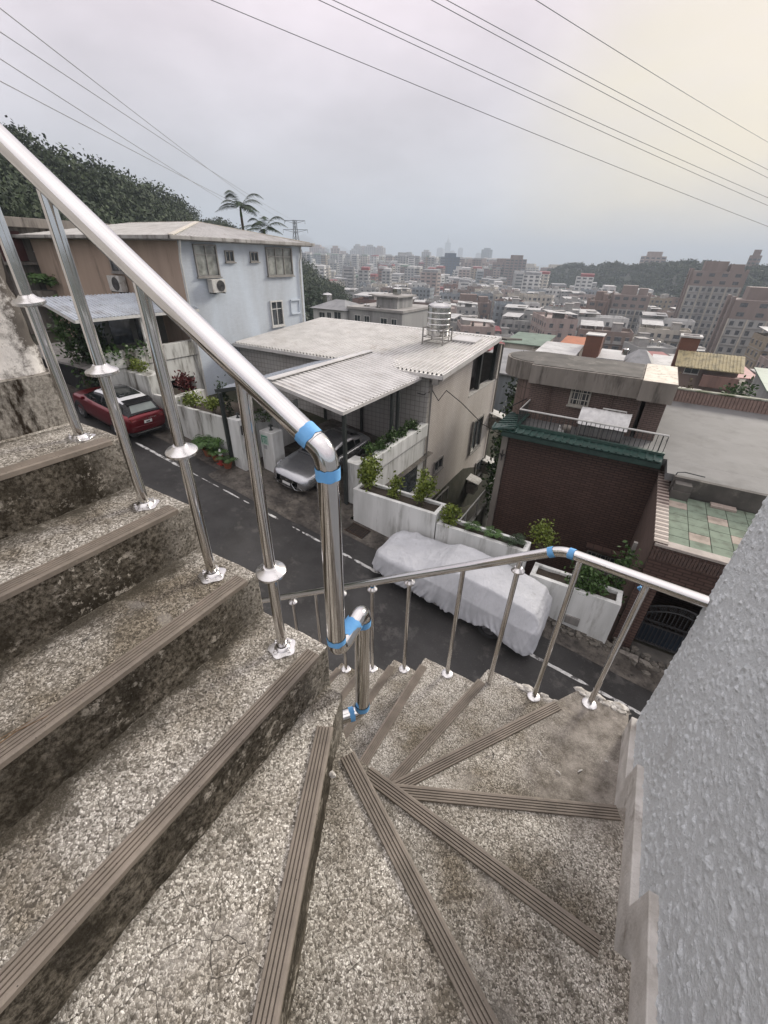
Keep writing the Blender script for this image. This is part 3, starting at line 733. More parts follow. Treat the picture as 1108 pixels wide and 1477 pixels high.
# ------------------------------------------------------------------ windows, leaves and other makers
def frame_pt(face, pos, a, b, d):
    if face == 'Y': return (a, pos - d, b)
    if face == 'X': return (pos + d, a, b)
    return (pos - d, a, b)       # 'x' : faces -X
def fbox(m, face, pos, a0, a1, b0, b1, d0, d1):
    P = [frame_pt(face, pos, a, b, d) for b in (b0, b1) for (a, d) in ((a0, d0), (a1, d0), (a1, d1), (a0, d1))]
    m.hexa(P[:4], P[4:])
def window(parent, face, pos, a0, a1, b0, b1, mt, cols=2, rows=1, fw=.06, dep=.07, glass=None, bars=0, barmt=None, sill=True, rowpos=None):
    m = MB()
    fbox(m, face, pos, a0, a1, b1 - fw, b1, -.03, dep); fbox(m, face, pos, a0, a1, b0, b0 + fw, -.03, dep)
    fbox(m, face, pos, a0, a0 + fw, b0 + fw, b1 - fw, -.03, dep); fbox(m, face, pos, a1 - fw, a1, b0 + fw, b1 - fw, -.03, dep)
    f = m.build('window', mt, parent, fixn=True)
    ys = [b0 + fw, b1 - fw] if rows == 1 else [b0 + fw, b0 + (b1 - b0) * (rowpos or .68), b1 - fw]
    for r in range(len(ys) - 1):
        for c_ in range(cols):
            p0 = a0 + fw + (a1 - a0 - 2 * fw) * c_ / cols; p1 = a0 + fw + (a1 - a0 - 2 * fw) * (c_ + 1) / cols
            m = MB(); fbox(m, face, pos, p0 + .012, p1 - .012, ys[r] + .012, ys[r + 1] - .012, .004, .018); m.build('pane', glass or GLASS, f, fixn=True)
    m = MB()
    for c_ in range(1, cols):
        p0 = a0 + fw + (a1 - a0 - 2 * fw) * c_ / cols; fbox(m, face, pos, p0 - .022, p0 + .022, b0 + fw, b1 - fw, .001, dep * .7)
    for r in range(1, len(ys) - 1): fbox(m, face, pos, a0 + fw, a1 - fw, ys[r] - .02, ys[r] + .02, .002, dep * .66)
    if m.v: m.build('mullion', mt, f, fixn=True)
    if bars:
        m = MB(); k = bars
        for i in range(k + 1):
            p0 = a0 + (a1 - a0) * i / k; fbox(m, face, pos, p0 - .014, p0 + .014, b0, b1, dep + .03, dep + .055)
        for i in range(4):
            p0 = b0 + (b1 - b0) * i / 3; fbox(m, face, pos, a0, a1, p0 - .014, p0 + .014, dep + .06, dep + .08)
        m.build('security_bars', barmt or mt, f, fixn=True)
    if sill:
        m = MB(); fbox(m, face, pos, a0 - .06, a1 + .06, b0 - .06, b0 - .002, -.03, dep + .05); m.build('sill', mt, f, fixn=True)
    return f

def leaf_quads(n, pts_fn, size, up=.3, elong=1.8):
    """n leaf-shaped quads (diamonds, folded) as numpy verts/faces"""
    V_ = np.zeros((n, 4, 3)); 
    P = np.array([pts_fn() for _ in range(n)]); 
    d = rng.standard_normal((n, 3)); d[:, 2] += up; d /= np.linalg.norm(d, axis=1)[:, None]
    a = rng.standard_normal((n, 3)); a -= d * (a * d).sum(1)[:, None]; a /= np.linalg.norm(a, axis=1)[:, None]
    s = size * rng.uniform(.6, 1.3, n)[:, None]
    V_[:, 0] = P; V_[:, 2] = P + d * s * elong; mid = P + d * s * elong * .5
    V_[:, 1] = mid + a * s * .5; V_[:, 3] = mid - a * s * .5
    F_ = np.arange(n * 4).reshape(n, 4)
    return V_.reshape(-1, 3), F_

LEAF_Y = mat_leaf('yellow_green_leaf', (.13, .16, .025), (.055, .09, .018))
LEAF_G = mat_leaf('green_leaf', (.045, .085, .022), (.022, .045, .013))
LEAF_D = mat_leaf('dark_leaf', (.022, .042, .016), (.012, .024, .010))
LEAF_R = mat_leaf('red_leaf', (.09, .018, .018), (.04, .012, .012))
LEAF_F = mat_leaf('fern_leaf', (.05, .10, .022), (.02, .05, .012))

def bush(name, label, cat, loc, rx, ry, h, n, size, leaf, group=None, stems=5, col_up=.35, lift=.1):
    t = thing(name, label, cat, loc, group)
    clumps = [(random.uniform(-.6, .6) * rx, random.uniform(-.6, .6) * ry, random.uniform(lift + .1, .95) * h) for _ in range(9)]
    def fn():
        c_ = random.choice(clumps); r = random.gauss(0, .24)
        return (c_[0] + random.gauss(0, .24) * rx, c_[1] + random.gauss(0, .24) * ry, max(.02, c_[2] + random.gauss(0, .13) * h))
    v, f = leaf_quads(n, fn, size, col_up)
    np_mesh('foliage', v, f, leaf, parent=t)
    m = MB()
    for k in range(stems):
        c_ = clumps[k]; m.tube([(c_[0] * .1, c_[1] * .1, -.03), (c_[0] * .5, c_[1] * .5, c_[2] * .5), c_], [.018, .012, .006], 5)
    m.build_local = None
    me = m.build('stem', BARK); me.parent = t
    return t
def fern(name, label, cat, loc, r, n, leaf, h=.5, group=None):
    t = thing(name, label, cat, loc, group); vs = []; fs = []
    for k in range(n):
        a = random.uniform(0, 6.28); L_ = r * random.uniform(.7, 1.1); hh = h * random.uniform(.7, 1.3)
        for j in range(9):
            u = j / 9; u2 = (j + 1) / 9
            def P(u): return Vector((math.cos(a) * L_ * u, math.sin(a) * L_ * u, .03 + hh * (1.6 * u - 1.35 * u * u)))
            p = P(u); d = (P(u2) - p).normalized(); s = Vector((-math.sin(a), math.cos(a), 0)); w = L_ * .26 * math.sin(math.pi * min(1, u * .9 + .15))
            for sg in (1, -1):
                b = len(vs); q = p + s * sg * w + d * w * .5 - Vector((0, 0, w * .25))
                vs += [p, p + d * L_ * .05 + s * sg * .004, q, p + d * -L_ * .02 + s * sg * w * .4]; fs.append((b, b + 1, b + 2, b + 3))
    np_mesh('foliage', [tuple(p) for p in vs], fs, leaf, parent=t)
    return t
def corrug(m, x0, x1, y0, y1, zfn, along, pitch=.2, hgt=.035):
    """trapezoid-ribbed sheet; along = direction the ribs run"""
    prof = []; w0, w1 = (y0, y1) if along == 'X' else (x0, x1); n = max(1, round((w1 - w0) / pitch)); p = (w1 - w0) / n
    for i in range(n):
        b = w0 + i * p; prof += [(b, 0), (b + p * .52, 0), (b + p * .62, hgt), (b + p * .90, hgt)]
    prof.append((w1, 0))
    vs = []; fs = []
    for (w, h_) in prof:
        for e in (0, 1):
            for th in (0, -.012):
                if along == 'X': x, y = (x0, x1)[e], w
                else: x, y = w, (y0, y1)[e]
                vs.append((x, y, zfn(x, y) + h_ + th))
    for i in range(len(prof) - 1):
        a = i * 4; b = a + 4
        fs += [(a, a + 2, b + 2, b), (a + 1, b + 1, b + 3, a + 3), (a, b, b + 1, a + 1), (a + 2, a + 3, b + 3, b + 2)]
    fs += [(0, 1, 3, 2), (len(vs) - 4, len(vs) - 2, len(vs) - 1, len(vs) - 3)]
    m.add(vs, fs)

# ------------------------------------------------------------------ garden and planter walls along the street
def planter(label, x0, x1, ztop, y0=10.8, depth=1.25, zbot=None, mt=WHITEP, nm='planter_wall', slope=0):
    t = thing(nm, label, 'planter', ((x0 + x1) / 2, y0, ZS((x0 + x1) / 2)))
    def hx(a0, a1, b0, b1, z1, z0=None):
        za = (z0 if z0 is not None else ZS(a0) - .3); zb_ = (z0 if z0 is not None else ZS(a1) - .3)
        m.hexa([(a0, b0, za), (a1, b0, zb_), (a1, b1, zb_), (a0, b1, za)], [(a0, b0, z1 - slope * (a0 - x0)), (a1, b0, z1 - slope * (a1 - x0)), (a1, b1, z1 - slope * (a1 - x0)), (a0, b1, z1 - slope * (a0 - x0))])
    m = MB(); hx(x0, x1, y0, y0 + .14, ztop); m.build('front_wall', mt, t, bevel=.012)
    m = MB(); hx(x0, x1, y0 + depth - .12, y0 + depth, ztop + .003, -13); m.build('back_wall', mt, t, bevel=.012)
    m = MB(); hx(x0 + .002, x0 + .14, y0 + .142, y0 + depth - .122, ztop - .003); m.build('end_wall', mt, t, bevel=.012)
    m = MB(); hx(x1 - .14, x1 - .002, y0 + .142, y0 + depth - .122, ztop - .003); m.build('end_wall', mt, t, bevel=.012)
    m = MB()
    def fn(u, v):
        x = x0 + .14 + (x1 - x0 - .28) * u; y = y0 + .142 + (depth - .264) * v
        return (x, y, ztop - slope * (x - x0) - .10 + .05 * mnoise.noise(Vector((x * 3, y * 3, 0))))
    m.grid(fn, 24, 6); m.build('soil', SOIL, t, smooth=True)
    return t
planter('tallest white streaked planter wall, next to the carport post', -7.55, -4.28, -7.10, depth=.85)
planter('lower white planter wall behind the covered car', -4.24, -1.30, -7.40, depth=.62)
planter('lowest white planter wall beside the tiled gate pillar', -1.05, 1.48, -8.13, depth=.72, zbot=-9.6)
m = MB(); m.hexa([(-1.05, 10.84, -9.9), (1.48, 10.84, -9.9), (1.48, 11.0, -9.9), (-1.05, 11.0, -9.9)], [(-1.05, 10.815, -9.25), (1.48, 10.815, -9.6), (1.48, 11.0, -9.6), (-1.05, 11.0, -9.25)])
tag(m.build('stone_footing', mat('dark_rubble_stone', (.085, .075, .062), (.025, .022, .019), .9, ns=7, bump=1, bs=9, bd=.05)), 'dark rough stone footing under the lowest planter wall', 'footing')
m = MB(); m.box(.25, .65, 10.74, 10.81, -9.38, -9.10); m.box(.30, .60, 10.735, 10.745, -9.33, -9.15); tag(m.build('wall_vent', CEMENT, bevel=.01), 'small grey vent block set in the stone footing', 'vent')

# left garden wall, raised planter box and gate pier
gw = thing('garden_wall', 'white garden wall with two stepped tops beside the red car', 'garden wall', (-16, 10.8, -7))
for (x0, x1, zt) in ((-24, -18.6, -4.75), (-18.55, -16.9, -5.5), (-16.85, -13.35, -5.72)):
    m = MB(); m.hexa([(x0, 10.8, ZS(x0) - .3), (x1, 10.8, ZS(x1) - .3), (x1, 10.95, ZS(x1) - .3), (x0, 10.95, ZS(x0) - .3)], [(x0, 10.8, zt), (x1, 10.8, zt), (x1, 10.95, zt), (x0, 10.95, zt)]); m.build('wall_panel', MOULD, gw, bevel=.012)
m = MB(); m.box(-20.4, -18.4, 10.76, 11.6, -6.2, -4.72); m.build('raised_box', MOULD, gw, bevel=.015)
m = MB(); m.box(-17.2, -16.85, 10.76, 12.4, -6.6, -5.40); m.build('return_wall', MOULD, gw, bevel=.015)
m = MB(); m.box(-20.2, -13.4, 10.96, 13.0, -6.5, -5.95); m.build('soil_bed', SOIL, gw)
m = MB(); m.box(-13.30, -13.15, 10.82, 14.5, -8.0, -5.74); m.build('return_wall', WHITEP, gw, bevel=.012)
gp = thing('gate_pier', 'white pier with a dark letterbox at the end of the garden wall', 'pier', (-13.0, 10.7, ZS(-13)))
m = MB(); m.box(-13.34, -12.75, 10.55, 11.05, -8.0, -5.55); m.build('pier_body', WHITEP, gp, bevel=.015)
m = MB(); m.box(-12.76, -12.48, 10.62, 10.98, -6.15, -5.78); m.build('letterbox', mat('dark_letterbox', (.05, .05, .048), (.03, .03, .03), .5), gp, bevel=.01)
m = MB(); m.lathe([(.07, 0), (.05, .05), (.03, .06), (.03, .12), (.08, .14), (.06, .20), (0, .23)], (-13.02, 10.8, -5.55), 12); m.build('lamp_cap', DARKMET, gp, smooth=True)
# white sign pillar in front of the silver car
sp_ = thing('sign_pillar', 'square white pillar with a small green notice and a lamp stump, left of the silver car', 'pillar', (-12.05, 11.5, ZS(-12)))
m = MB(); m.box(-12.42, -11.72, 11.25, 11.85, -8.2, -6.08); m.build('pillar_body', WHITEP, sp_, bevel=.02)
m = MB(); m.lathe([(.09, 0), (.05, .03), (.035, .09), (.035, .15), (.10, .16), (.10, .20), (.03, .23), (0, .26)], (-12.06, 11.55, -6.08), 12); m.build('lamp_stump', DARKMET, sp_, smooth=True)
m = MB(); m.box(-12.36, -11.98, 11.238, 11.249, -6.62, -6.22); nb_ = m.build('notice', mat('pale_green_paper', (.36, .46, .40), (.30, .40, .34), .7), sp_)
GREENI = mat('green_ink', (.03, .19, .12), (.025, .15, .10), .6); m = MB(); m.box(-12.33, -12.02, 11.232, 11.237, -6.31, -6.26); m.box(-12.33, -12.28, 11.232, 11.237, -6.55, -6.33)
for z in (-6.37, -6.43, -6.49, -6.55): m.box(-12.22, -12.05, 11.232, 11.237, z - .012, z + .012)
m.build('notice_print', GREENI, nb_)
m = MB(); m.box(-12.26, -12.08, 11.238, 11.247, -6.82, -6.66); m.build('small_plate', mat('grey_plate', (.30, .31, .31), (.2, .2, .2), .6), sp_)

def cone(label, x, y, h=.62, dark=False):
    t = thing('traffic_cone', label, 'cone', (x, y, ZS(x)))
    CO = mat('cone_red', (.34, .035, .025), (.22, .025, .02), .6, ns=9)
    m = MB(); m.box(x - .17, x + .17, y - .17, y + .17, ZS(x), ZS(x) + .035); m.build('cone_base', CO, t, bevel=.01)
    m = MB(); m.lathe([(.135, .03), (.09, .30 * h / .62), (.078, .38 * h / .62)], (x, y, ZS(x)), 16); m.build('cone_body', CO, t, smooth=True)
    m = MB(); m.lathe([(.079, .38 * h / .62), (.035, .60 * h / .62), (.032, h), (0, h)], (x, y, ZS(x)), 16); m.build('white_top', mat('cone_white', (.7, .7, .68), (.55, .55, .53), .6), t, smooth=True)
cone('red traffic cone with white top behind the foot of the sign pillar', -12.6, 10.95)
cone('red and white traffic cone standing among the potted ferns', -13.85, 10.30, .66)
def pot(label, x, y, r=.2, h=.30):
    t = thing('flower_pot', label, 'pot', (x, y, ZS(x)))
    m = MB(); m.lathe([(r * .7, 0), (r * .95, h * .85), (r * 1.08, h * .86), (r * 1.08, h), (r * .95, h), (r * .9, h * .8), (0, h * .8)], (x, y, ZS(x)), 16); m.build('pot_body', TERRA, t, smooth=True, sharp=30)
pot('terracotta pot under the big fern by the garden wall', -14.75, 10.42, .24, .34); pot('smaller terracotta pot near the traffic cone', -14.2, 10.35, .19, .28); pot('terracotta pot against the pier foot', -13.45, 10.25, .19, .26)
fern('fern', 'large bright green fern in a pot against the white garden wall', 'fern', (-14.75, 10.42, ZS(-14.75) + .30), .85, 40, LEAF_F, .75)
fern('fern', 'smaller fern beside the traffic cone', 'fern', (-14.15, 10.35, ZS(-14.2) + .25), .6, 26, LEAF_F, .42)
fern('fern', 'dark green potted fern at the pier foot', 'fern', (-13.45, 10.25, ZS(-13.4) + .22), .55, 24, LEAF_G, .45)
bush('shrub', 'yellow-green shrub on the garden wall, left of the thin dark tree', 'shrub', (-16.3, 11.3, -5.95), .55, .4, .75, 420, .075, LEAF_Y)
bush('shrub', 'second yellow-green shrub on the garden wall, next to the thin dark tree', 'shrub', (-15.1, 11.35, -5.95), .55, .4, .65, 420, .075, LEAF_Y)
bush('slender_tree', 'thin dark conifer growing by the pergola post', 'small tree', (-14.15, 11.25, -5.95), .28, .28, 1.4, 420, .06, LEAF_D)
bush('shrub', 'low green shrub behind the white pier', 'shrub', (-12.9, 12.0, -6.0), .4, .8, .4, 260, .06, LEAF_G)
bush('red_shrub', 'reddish cordyline in front of the dark garage opening', 'shrub', (-18.3, 12.3, -6.05), .6, .5, 1.0, 420, .10, LEAF_R, col_up=.8)
bush('shrub', 'mossy green shrub under the mouldy balcony wall', 'shrub', (-19.9, 11.9, -6.0), .5, .5, .7, 380, .08, LEAF_G)
bush('shrub', 'yellowish shrub in the raised white box', 'shrub', (-19.6, 11.15, -4.75), .75, .3, .45, 420, .07, LEAF_Y)
fern('fern', 'spiky grass tuft in the garden bed behind the red car', 'fern', (-17.9, 11.5, -5.95), .45, 24, LEAF_F, .4)
# shrubs on the planters
bush('shrub', 'tall yellow-green shrub in front of the carport post', 'shrub', (-7.15, 11.25, -7.2), .36, .34, 1.1, 800, .075, LEAF_Y)
bush('shrub', 'loose leafy shrub in the middle of the tallest planter', 'shrub', (-6.0, 11.25, -7.2), .30, .26, .85, 300, .075, LEAF_Y)
bush('shrub', 'dense bright shrub at the end of the tallest planter', 'shrub', (-4.95, 11.3, -7.2), .34, .32, 1.1, 800, .075, LEAF_Y)
bush('shrub', 'small yellow shrub where the two planters meet', 'shrub', (-3.9, 11.2, -7.48), .38, .32, .6, 520, .07, LEAF_Y)
for i, (x, s, lb) in enumerate(((-3.1, .30, 'thin grassy weed on the second planter, nearest the yellow shrub'), (-2.45, .34, 'spiky weed in the middle of the second planter'), (-1.75, .36, 'dark fuzzy weed at the end of the second planter'))):
    fern('weed', lb, 'weed', (x, 11.10, -7.5), s * 1.25, 26, LEAF_F if i < 2 else LEAF_D, .5)
bush('shrub', 'round yellow-green shrub behind the covered car roof', 'shrub', (-1.05, 12.0, -7.9), .5, .4, .8, 620, .06, LEAF_Y)
bush('shrub', 'bushy green shrub overflowing the lowest planter', 'shrub', (.62, 11.2, -8.25), .62, .42, .75, 1100, .07, LEAF_G, lift=-.1)
m = MB(); m.box(1.30, 1.40, 11.9, 12.0, -13, -6.7); t = thing('drain_column', 'pale vertical pipe beside the climbing plant', 'pipe', (1.35, 11.95, -12)); m.build('pipe', CEMENT, t)
def clm():
    z = random.uniform(-9.5, -6.9); return (1.28 + random.gauss(0, .14), 11.75 + random.gauss(0, .12), z + random.gauss(0, .1))
v, f = leaf_quads(700, clm, .07, 0); t = thing('climbing_plant', 'leafy climbing plant on the brown wing wall above the lowest planter', 'climber', (1.3, 11.8, -9.5)); np_mesh('foliage', v - np.array(t.location), f, LEAF_G, parent=t)
# ------------------------------------------------------------------ materials of the houses
PALEBLUE = mat_brick('pale_blue_tile_wall', (.545, .605, .66), (.51, .57, .625), (.465, .52, .575), .24, .06, 'X', .006, .5, bump=.15)
BEIGE = mat('beige_render', (.40, .31, .24), (.33, .255, .20), .85, ns=1.2, streak=True, dirt=((.15, .12, .095), 1.4, .55, .75), bump=.2, bs=20)
ROOFW = mat('grey_white_roof_sheet', (.61, .60, .58), (.47, .46, .44), .34, ns=1.3, dirt=((.33, .29, .25), 1.1, .58, .80), spec=.6)
ROOFB = mat('bluish_roof_sheet', (.40, .44, .48), (.30, .33, .37), .36, ns=1.3, dirt=((.18, .18, .18), 1.5, .52, .72), spec=.6)
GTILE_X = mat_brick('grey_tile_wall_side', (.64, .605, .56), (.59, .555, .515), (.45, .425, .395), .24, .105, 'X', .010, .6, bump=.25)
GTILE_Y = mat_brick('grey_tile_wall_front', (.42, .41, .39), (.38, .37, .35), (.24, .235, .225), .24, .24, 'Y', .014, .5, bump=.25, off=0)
BROWN_Y = mat_brick('dark_brown_tile_front', (.112, .070, .057), (.086, .054, .045), (.046, .030, .025), .34, .10, 'Y', .018, .5)
BROWN_X = mat_brick('dark_brown_tile_side', (.112, .070, .057), (.086, .054, .045), (.046, .030, .025), .34, .10, 'X', .018, .5)
PINK_Y = mat_brick('pinkish_tile_front', (.185, .135, .115), (.16, .115, .10), (.085, .065, .056), .24, .075, 'Y', .012, .6)
PINK_X = mat_brick('pinkish_tile_side', (.185, .135, .115), (.16, .115, .10), (.085, .065, .056), .10, .5, 'X', .014, .6, off=0)
ALU = mat('aged_aluminium', (.30, .29, .27), (.22, .21, .195), .5, metal=.3, ns=5)
WFRAME = mat('white_window_frame', (.58, .58, .55), (.45, .45, .43), .6, ns=6)
ACW = mat('appliance_white', (.56, .56, .53), (.42, .41, .38), .55, ns=4, dirt=((.20, .17, .13), 3, .55, .7))
EAVEC = mat('eave_concrete', (.40, .39, .37), (.28, .27, .25), .85, ns=1.5, streak=True, dirt=((.14, .13, .115), 2, .5, .66))
ROOFGREY = mat('grey_waterproof_roof', (.15, .15, .148), (.12, .12, .118), .75, ns=.8, dirt=((.085, .085, .083), .9, .5, .7), bump=.15, bs=8, bd=.01)
BITUMEN = mat('weathered_bitumen', (.105, .098, .088), (.055, .052, .047), .85, ns=1.2, dirt=((.17, .16, .14), 1.6, .55, .7), bump=.3, bs=10)
CONC_D = mat('stained_concrete', (.235, .215, .19), (.165, .15, .13), .9, ns=1.6, streak=True, dirt=((.06, .053, .045), 2.2, .5, .66), bump=.3, bs=20)
STAINSTEEL = mat('tank_steel', (.62, .62, .61), (.48, .48, .47), .22, metal=1, ns=3)
GREENT = mat('green_glazed_tile', (.026, .066, .054), (.017, .043, .036), .35, ns=5, dirt=((.05, .07, .06), 5, .55, .7), spec=.6)

# ------------------------------------------------------------------ the pale blue house on the left
h1 = thing('pale_blue_house', 'pale blue three-storey house with beige front and low hipped metal roof', 'house', (-26, 19, -7))
m = MB(); m.box(-20.6, -20.2, 14.95, 23.7, -8.2, .42); m.build('side_wall', PALEBLUE, h1)
m = MB(); m.box(-34, -20.205, 14.9, 15.3, -8.2, .42); m.build('front_wall', BEIGE, h1)
m = MB(); m.box(-34, -20.65, 23.3, 23.66, -8.2, .42); m.box(-34, -33.7, 15.3, 23.3, -8.2, .42); m.build('rear_wall', BEIGE, h1)
m = MB(); m.box(-34.5, -19.78, 14.35, 24.3, .43, .60); m.build('eave_slab', EAVEC, h1, bevel=.02)
m = MB(); e4 = [(-34.4, 14.45, .605), (-19.9, 14.45, .605), (-19.9, 24.2, .605), (-34.4, 24.2, .605)]; rA = (-24.0, 19.3, 1.46); rB = (-30.4, 19.3, 1.46)
m.add(e4 + [rA, rB], [(0, 1, 4, 5), (1, 2, 4), (2, 3, 5, 4), (3, 0, 5)])
rf = m.build('roof', ROOFW, h1)
m = MB()
for k in range(58):                                  # raised seams on the two slopes that show
    x = -34.2 + k * .25
    if x < -20: 
        tt = 1.0
        if x > -24: tt = max(.04, (-19.9 - x) / 4.1)
        if x < -30.4: tt = max(.04, (x + 34.4) / 4.0)
        m.bar((x, 14.47, .62), (x, 14.45 + 4.85 * tt, .62 + .855 * tt), .05, .03)
for k in range(38):
    y = 14.6 + k * .255; tt = min(1, (y - 14.45) / 4.85) if y < 19.3 else min(1, (24.2 - y) / 4.9)
    m.bar((-19.92, y, .62), (-19.9 - 4.1 * tt, y, .62 + .855 * tt), .05, .03)
s_ = m.build('roof_seam', ROOFW, rf); s_['kind'] = 'stuff'
m = MB(); m.bar((-19.9, 14.45, .64), rA, .24, .05); m.bar((-19.9, 24.2, .64), rA, .24, .05); m.bar(rA, rB, .24, .05); m.build('hip_cap', mat('cream_ridge_cap', (.62, .58, .50), (.45, .42, .36), .5, ns=4), rf)
m = MB(); m.box(-34.6, -19.66, 14.2, 14.34, .46, .62); m.box(-19.77, -19.63, 14.2, 24.4, .46, .62); m.build('gutter', EAVEC, h1, bevel=.02)
window(h1, 'X', -20.2, 15.72, 17.1, -1.08, .33, ALU, 2, 2, .07, .09, GLASSL)
window(h1, 'X', -20.2, 17.62, 18.2, -.42, .10, ALU, 2, 1, .05, .07)
window(h1, 'X', -20.2, 19.36, 19.95, -.40, .08, ALU, 2, 1, .05, .07)
window(h1, 'X', -20.2, 20.58, 22.75, -1.12, .33, ALU, 3, 2, .07, .10, GLASSL)
window(h1, 'X', -20.2, 20.5, 21.55, -3.85, -2.42, WFRAME, 2, 2, .08, .08)
m = MB(); fbox(m, 'X', -20.2, 22.3, 23.15, -3.30, -3.22, 0, .12); fbox(m, 'X', -20.2, 22.3, 23.15, -2.52, -2.44, 0, .12); fbox(m, 'X', -20.2, 22.3, 22.36, -3.22, -2.52, 0, .06); fbox(m, 'X', -20.2, 23.09, 23.15, -3.22, -2.52, 0, .06); m.build('blind_window', PALEBLUE, h1, fixn=True)
m = MB(); m.tube([(-20.1, 23.55, .42), (-20.1, 23.55, -.1), (-20.12, 23.4, -.4), (-20.12, 23.4, -6.8)], .05, 8); m.build('downspout', WFRAME, h1, smooth=True)
m = MB(); m.tube([(-19.75, 14.75, .45), (-19.95, 14.80, .0), (-20.12, 14.86, -.35), (-20.12, 14.86, -7.4)], .055, 8); m.build('downspout', WFRAME, h1, smooth=True)
window(h1, 'Y', 14.9, -26.0, -24.7, -1.05, -.20, ALU, 2, 1, .06, .08)
# porch with a mouldy balcony wall and its corrugated awning
pc = thing('porch', 'mouldy white porch with balcony wall and dark garage opening in front of the blue house', 'porch', (-24, 13, -6.8))
m = MB()
m.box(-20.55, -20.2, 9.9, 14.88, -5.62, -4.62); m.box(-20.55, -20.2, 9.9, 11.2, -6.9, -5.62); m.box(-20.55, -20.2, 14.35, 14.88, -7.2, -5.62); m.build('porch_wall', MOULD, pc)
m = MB(); m.box(-20.5, -20.14, 9.9, 14.92, -4.60, -3.90); m.build('balcony_wall', MOULD, pc, bevel=.015)
m = MB(); m.box(-29, -20.56, 9.9, 14.88, -4.72, -4.62); m.build('porch_floor', CEMENT, pc)
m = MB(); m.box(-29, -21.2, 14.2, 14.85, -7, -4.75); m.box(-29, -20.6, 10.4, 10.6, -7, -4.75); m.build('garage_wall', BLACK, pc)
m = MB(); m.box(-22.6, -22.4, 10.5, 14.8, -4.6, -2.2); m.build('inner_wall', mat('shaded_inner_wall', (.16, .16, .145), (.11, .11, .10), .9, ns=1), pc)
for i, (y0, y1) in enumerate(((10.7, 11.6), (11.9, 12.9), (13.2, 14.3))):
    m = MB(); m.box(-22.39, -22.36, y0, y1, -4.0, -2.7); m.build('porch_window', GLASS, pc)
aw = thing('awning', 'grey corrugated awning on thin white posts over the porch', 'awning', (-21.2, 12.2, -2.2))
zf = lambda x, y: -2.45 + (-19.9 - x) * .245
for i in range(9):
    m = MB(); corrug(m, -22.5, -19.9, 9.3 + i * .66, 9.3 + i * .66 + .655, zf, 'X', .165, .03); m.build('roof_sheet', ROOFB, aw)
m = MB(); m.box(-20.0, -19.88, 9.3, 15.2, -2.58, -2.46); m.bar((-22.5, 9.33, -1.9), (-19.95, 9.33, -2.53), .08, .10); m.build('frame', WFRAME, aw)
for y in (9.7, 12.15, 14.6): m = MB(); m.box(-20.16, -20.06, y - .05, y + .05, -3.9, -2.55); m.build('post', WFRAME, aw)
m = MB(); v, f = leaf_quads(260, lambda: (-20.15 + random.gauss(0, .12), random.uniform(9.8, 12.2), -3.9 + random.gauss(-.1, .18)), .10, 0); t = thing('trailing_plant', 'trailing leafy plant on the balcony wall under the awning', 'plant', (-20.15, 11, -3.9)); np_mesh('foliage', v - np.array(t.location), f, LEAF_G, parent=t)
bush('tree', 'dark bushy tree between the red car and the porch', 'tree', (-21.6, 10.9, -6.4), 1.1, .9, 3.4, 2200, .12, LEAF_D, stems=7)
bush('tree', 'thin leaning green tree in front of the awning post', 'tree', (-22.6, 10.2, -6.2), .9, .7, 3.6, 900, .12, LEAF_G, stems=7)

def aircon(name_label, face, pos, a, z, w=.85, h=.6, d=.35, bracket=True):
    t = thing('air_conditioner', name_label, 'air conditioner', frame_pt(face, pos, a, z, .2))
    m = MB(); fbox(m, face, pos, a - w / 2, a + w / 2, z, z + h, .08, .08 + d); m.build('case', ACW, t, bevel=.015, fixn=True)
    m = MB(); c_ = frame_pt(face, pos, a + w * .12, z + h / 2, .08 + d); rr = h * .42
    ax = 'Y' if face == 'Y' else 'X'; sg = -1 if face == 'Y' else 1
    for q in (1, .78, .56, .34, .14):
        m.tube([(c_[0] + (rr * q * math.cos(s) if ax == 'Y' else sg * .012), c_[1] + (rr * q * math.cos(s) if ax == 'X' else sg * .012), c_[2] + rr * q * math.sin(s)) for s in [k * .3927 for k in range(17)]], .008, 4)
    m.build('fan_guard', BLACK, t)
    m = MB()
    if ax == 'Y': m.lathe([(rr, .0), (rr, .006), (0, .006)], (c_[0], c_[1] - .008, c_[2]), 18, 'Y')
    else: m.lathe([(rr, .0), (rr, .006), (0, .006)], (c_[0], c_[1], c_[2]), 18, 'X')
    m.build('fan_shade_disc', mat('fan_shadow', (.10, .10, .098), (.07, .07, .068), .7), t)  # dark flat disc, its colour stands for the shade behind the fan guard
    if bracket:
        m = MB(); 
        for q in (-.35, .35): fbox(m, face, pos, a + q * w - .02, a + q * w + .02, z - .05, z - .002, 0, d + .12)
        m.build('bracket', DARKMET, t, fixn=True)
aircon('white air conditioner under the large side window of the blue house', 'X', -20.2, 16.6, -1.78)
aircon('white air conditioner on the beige front above the awning', 'Y', 14.9, -25.5, -1.95, 1.1, .75)

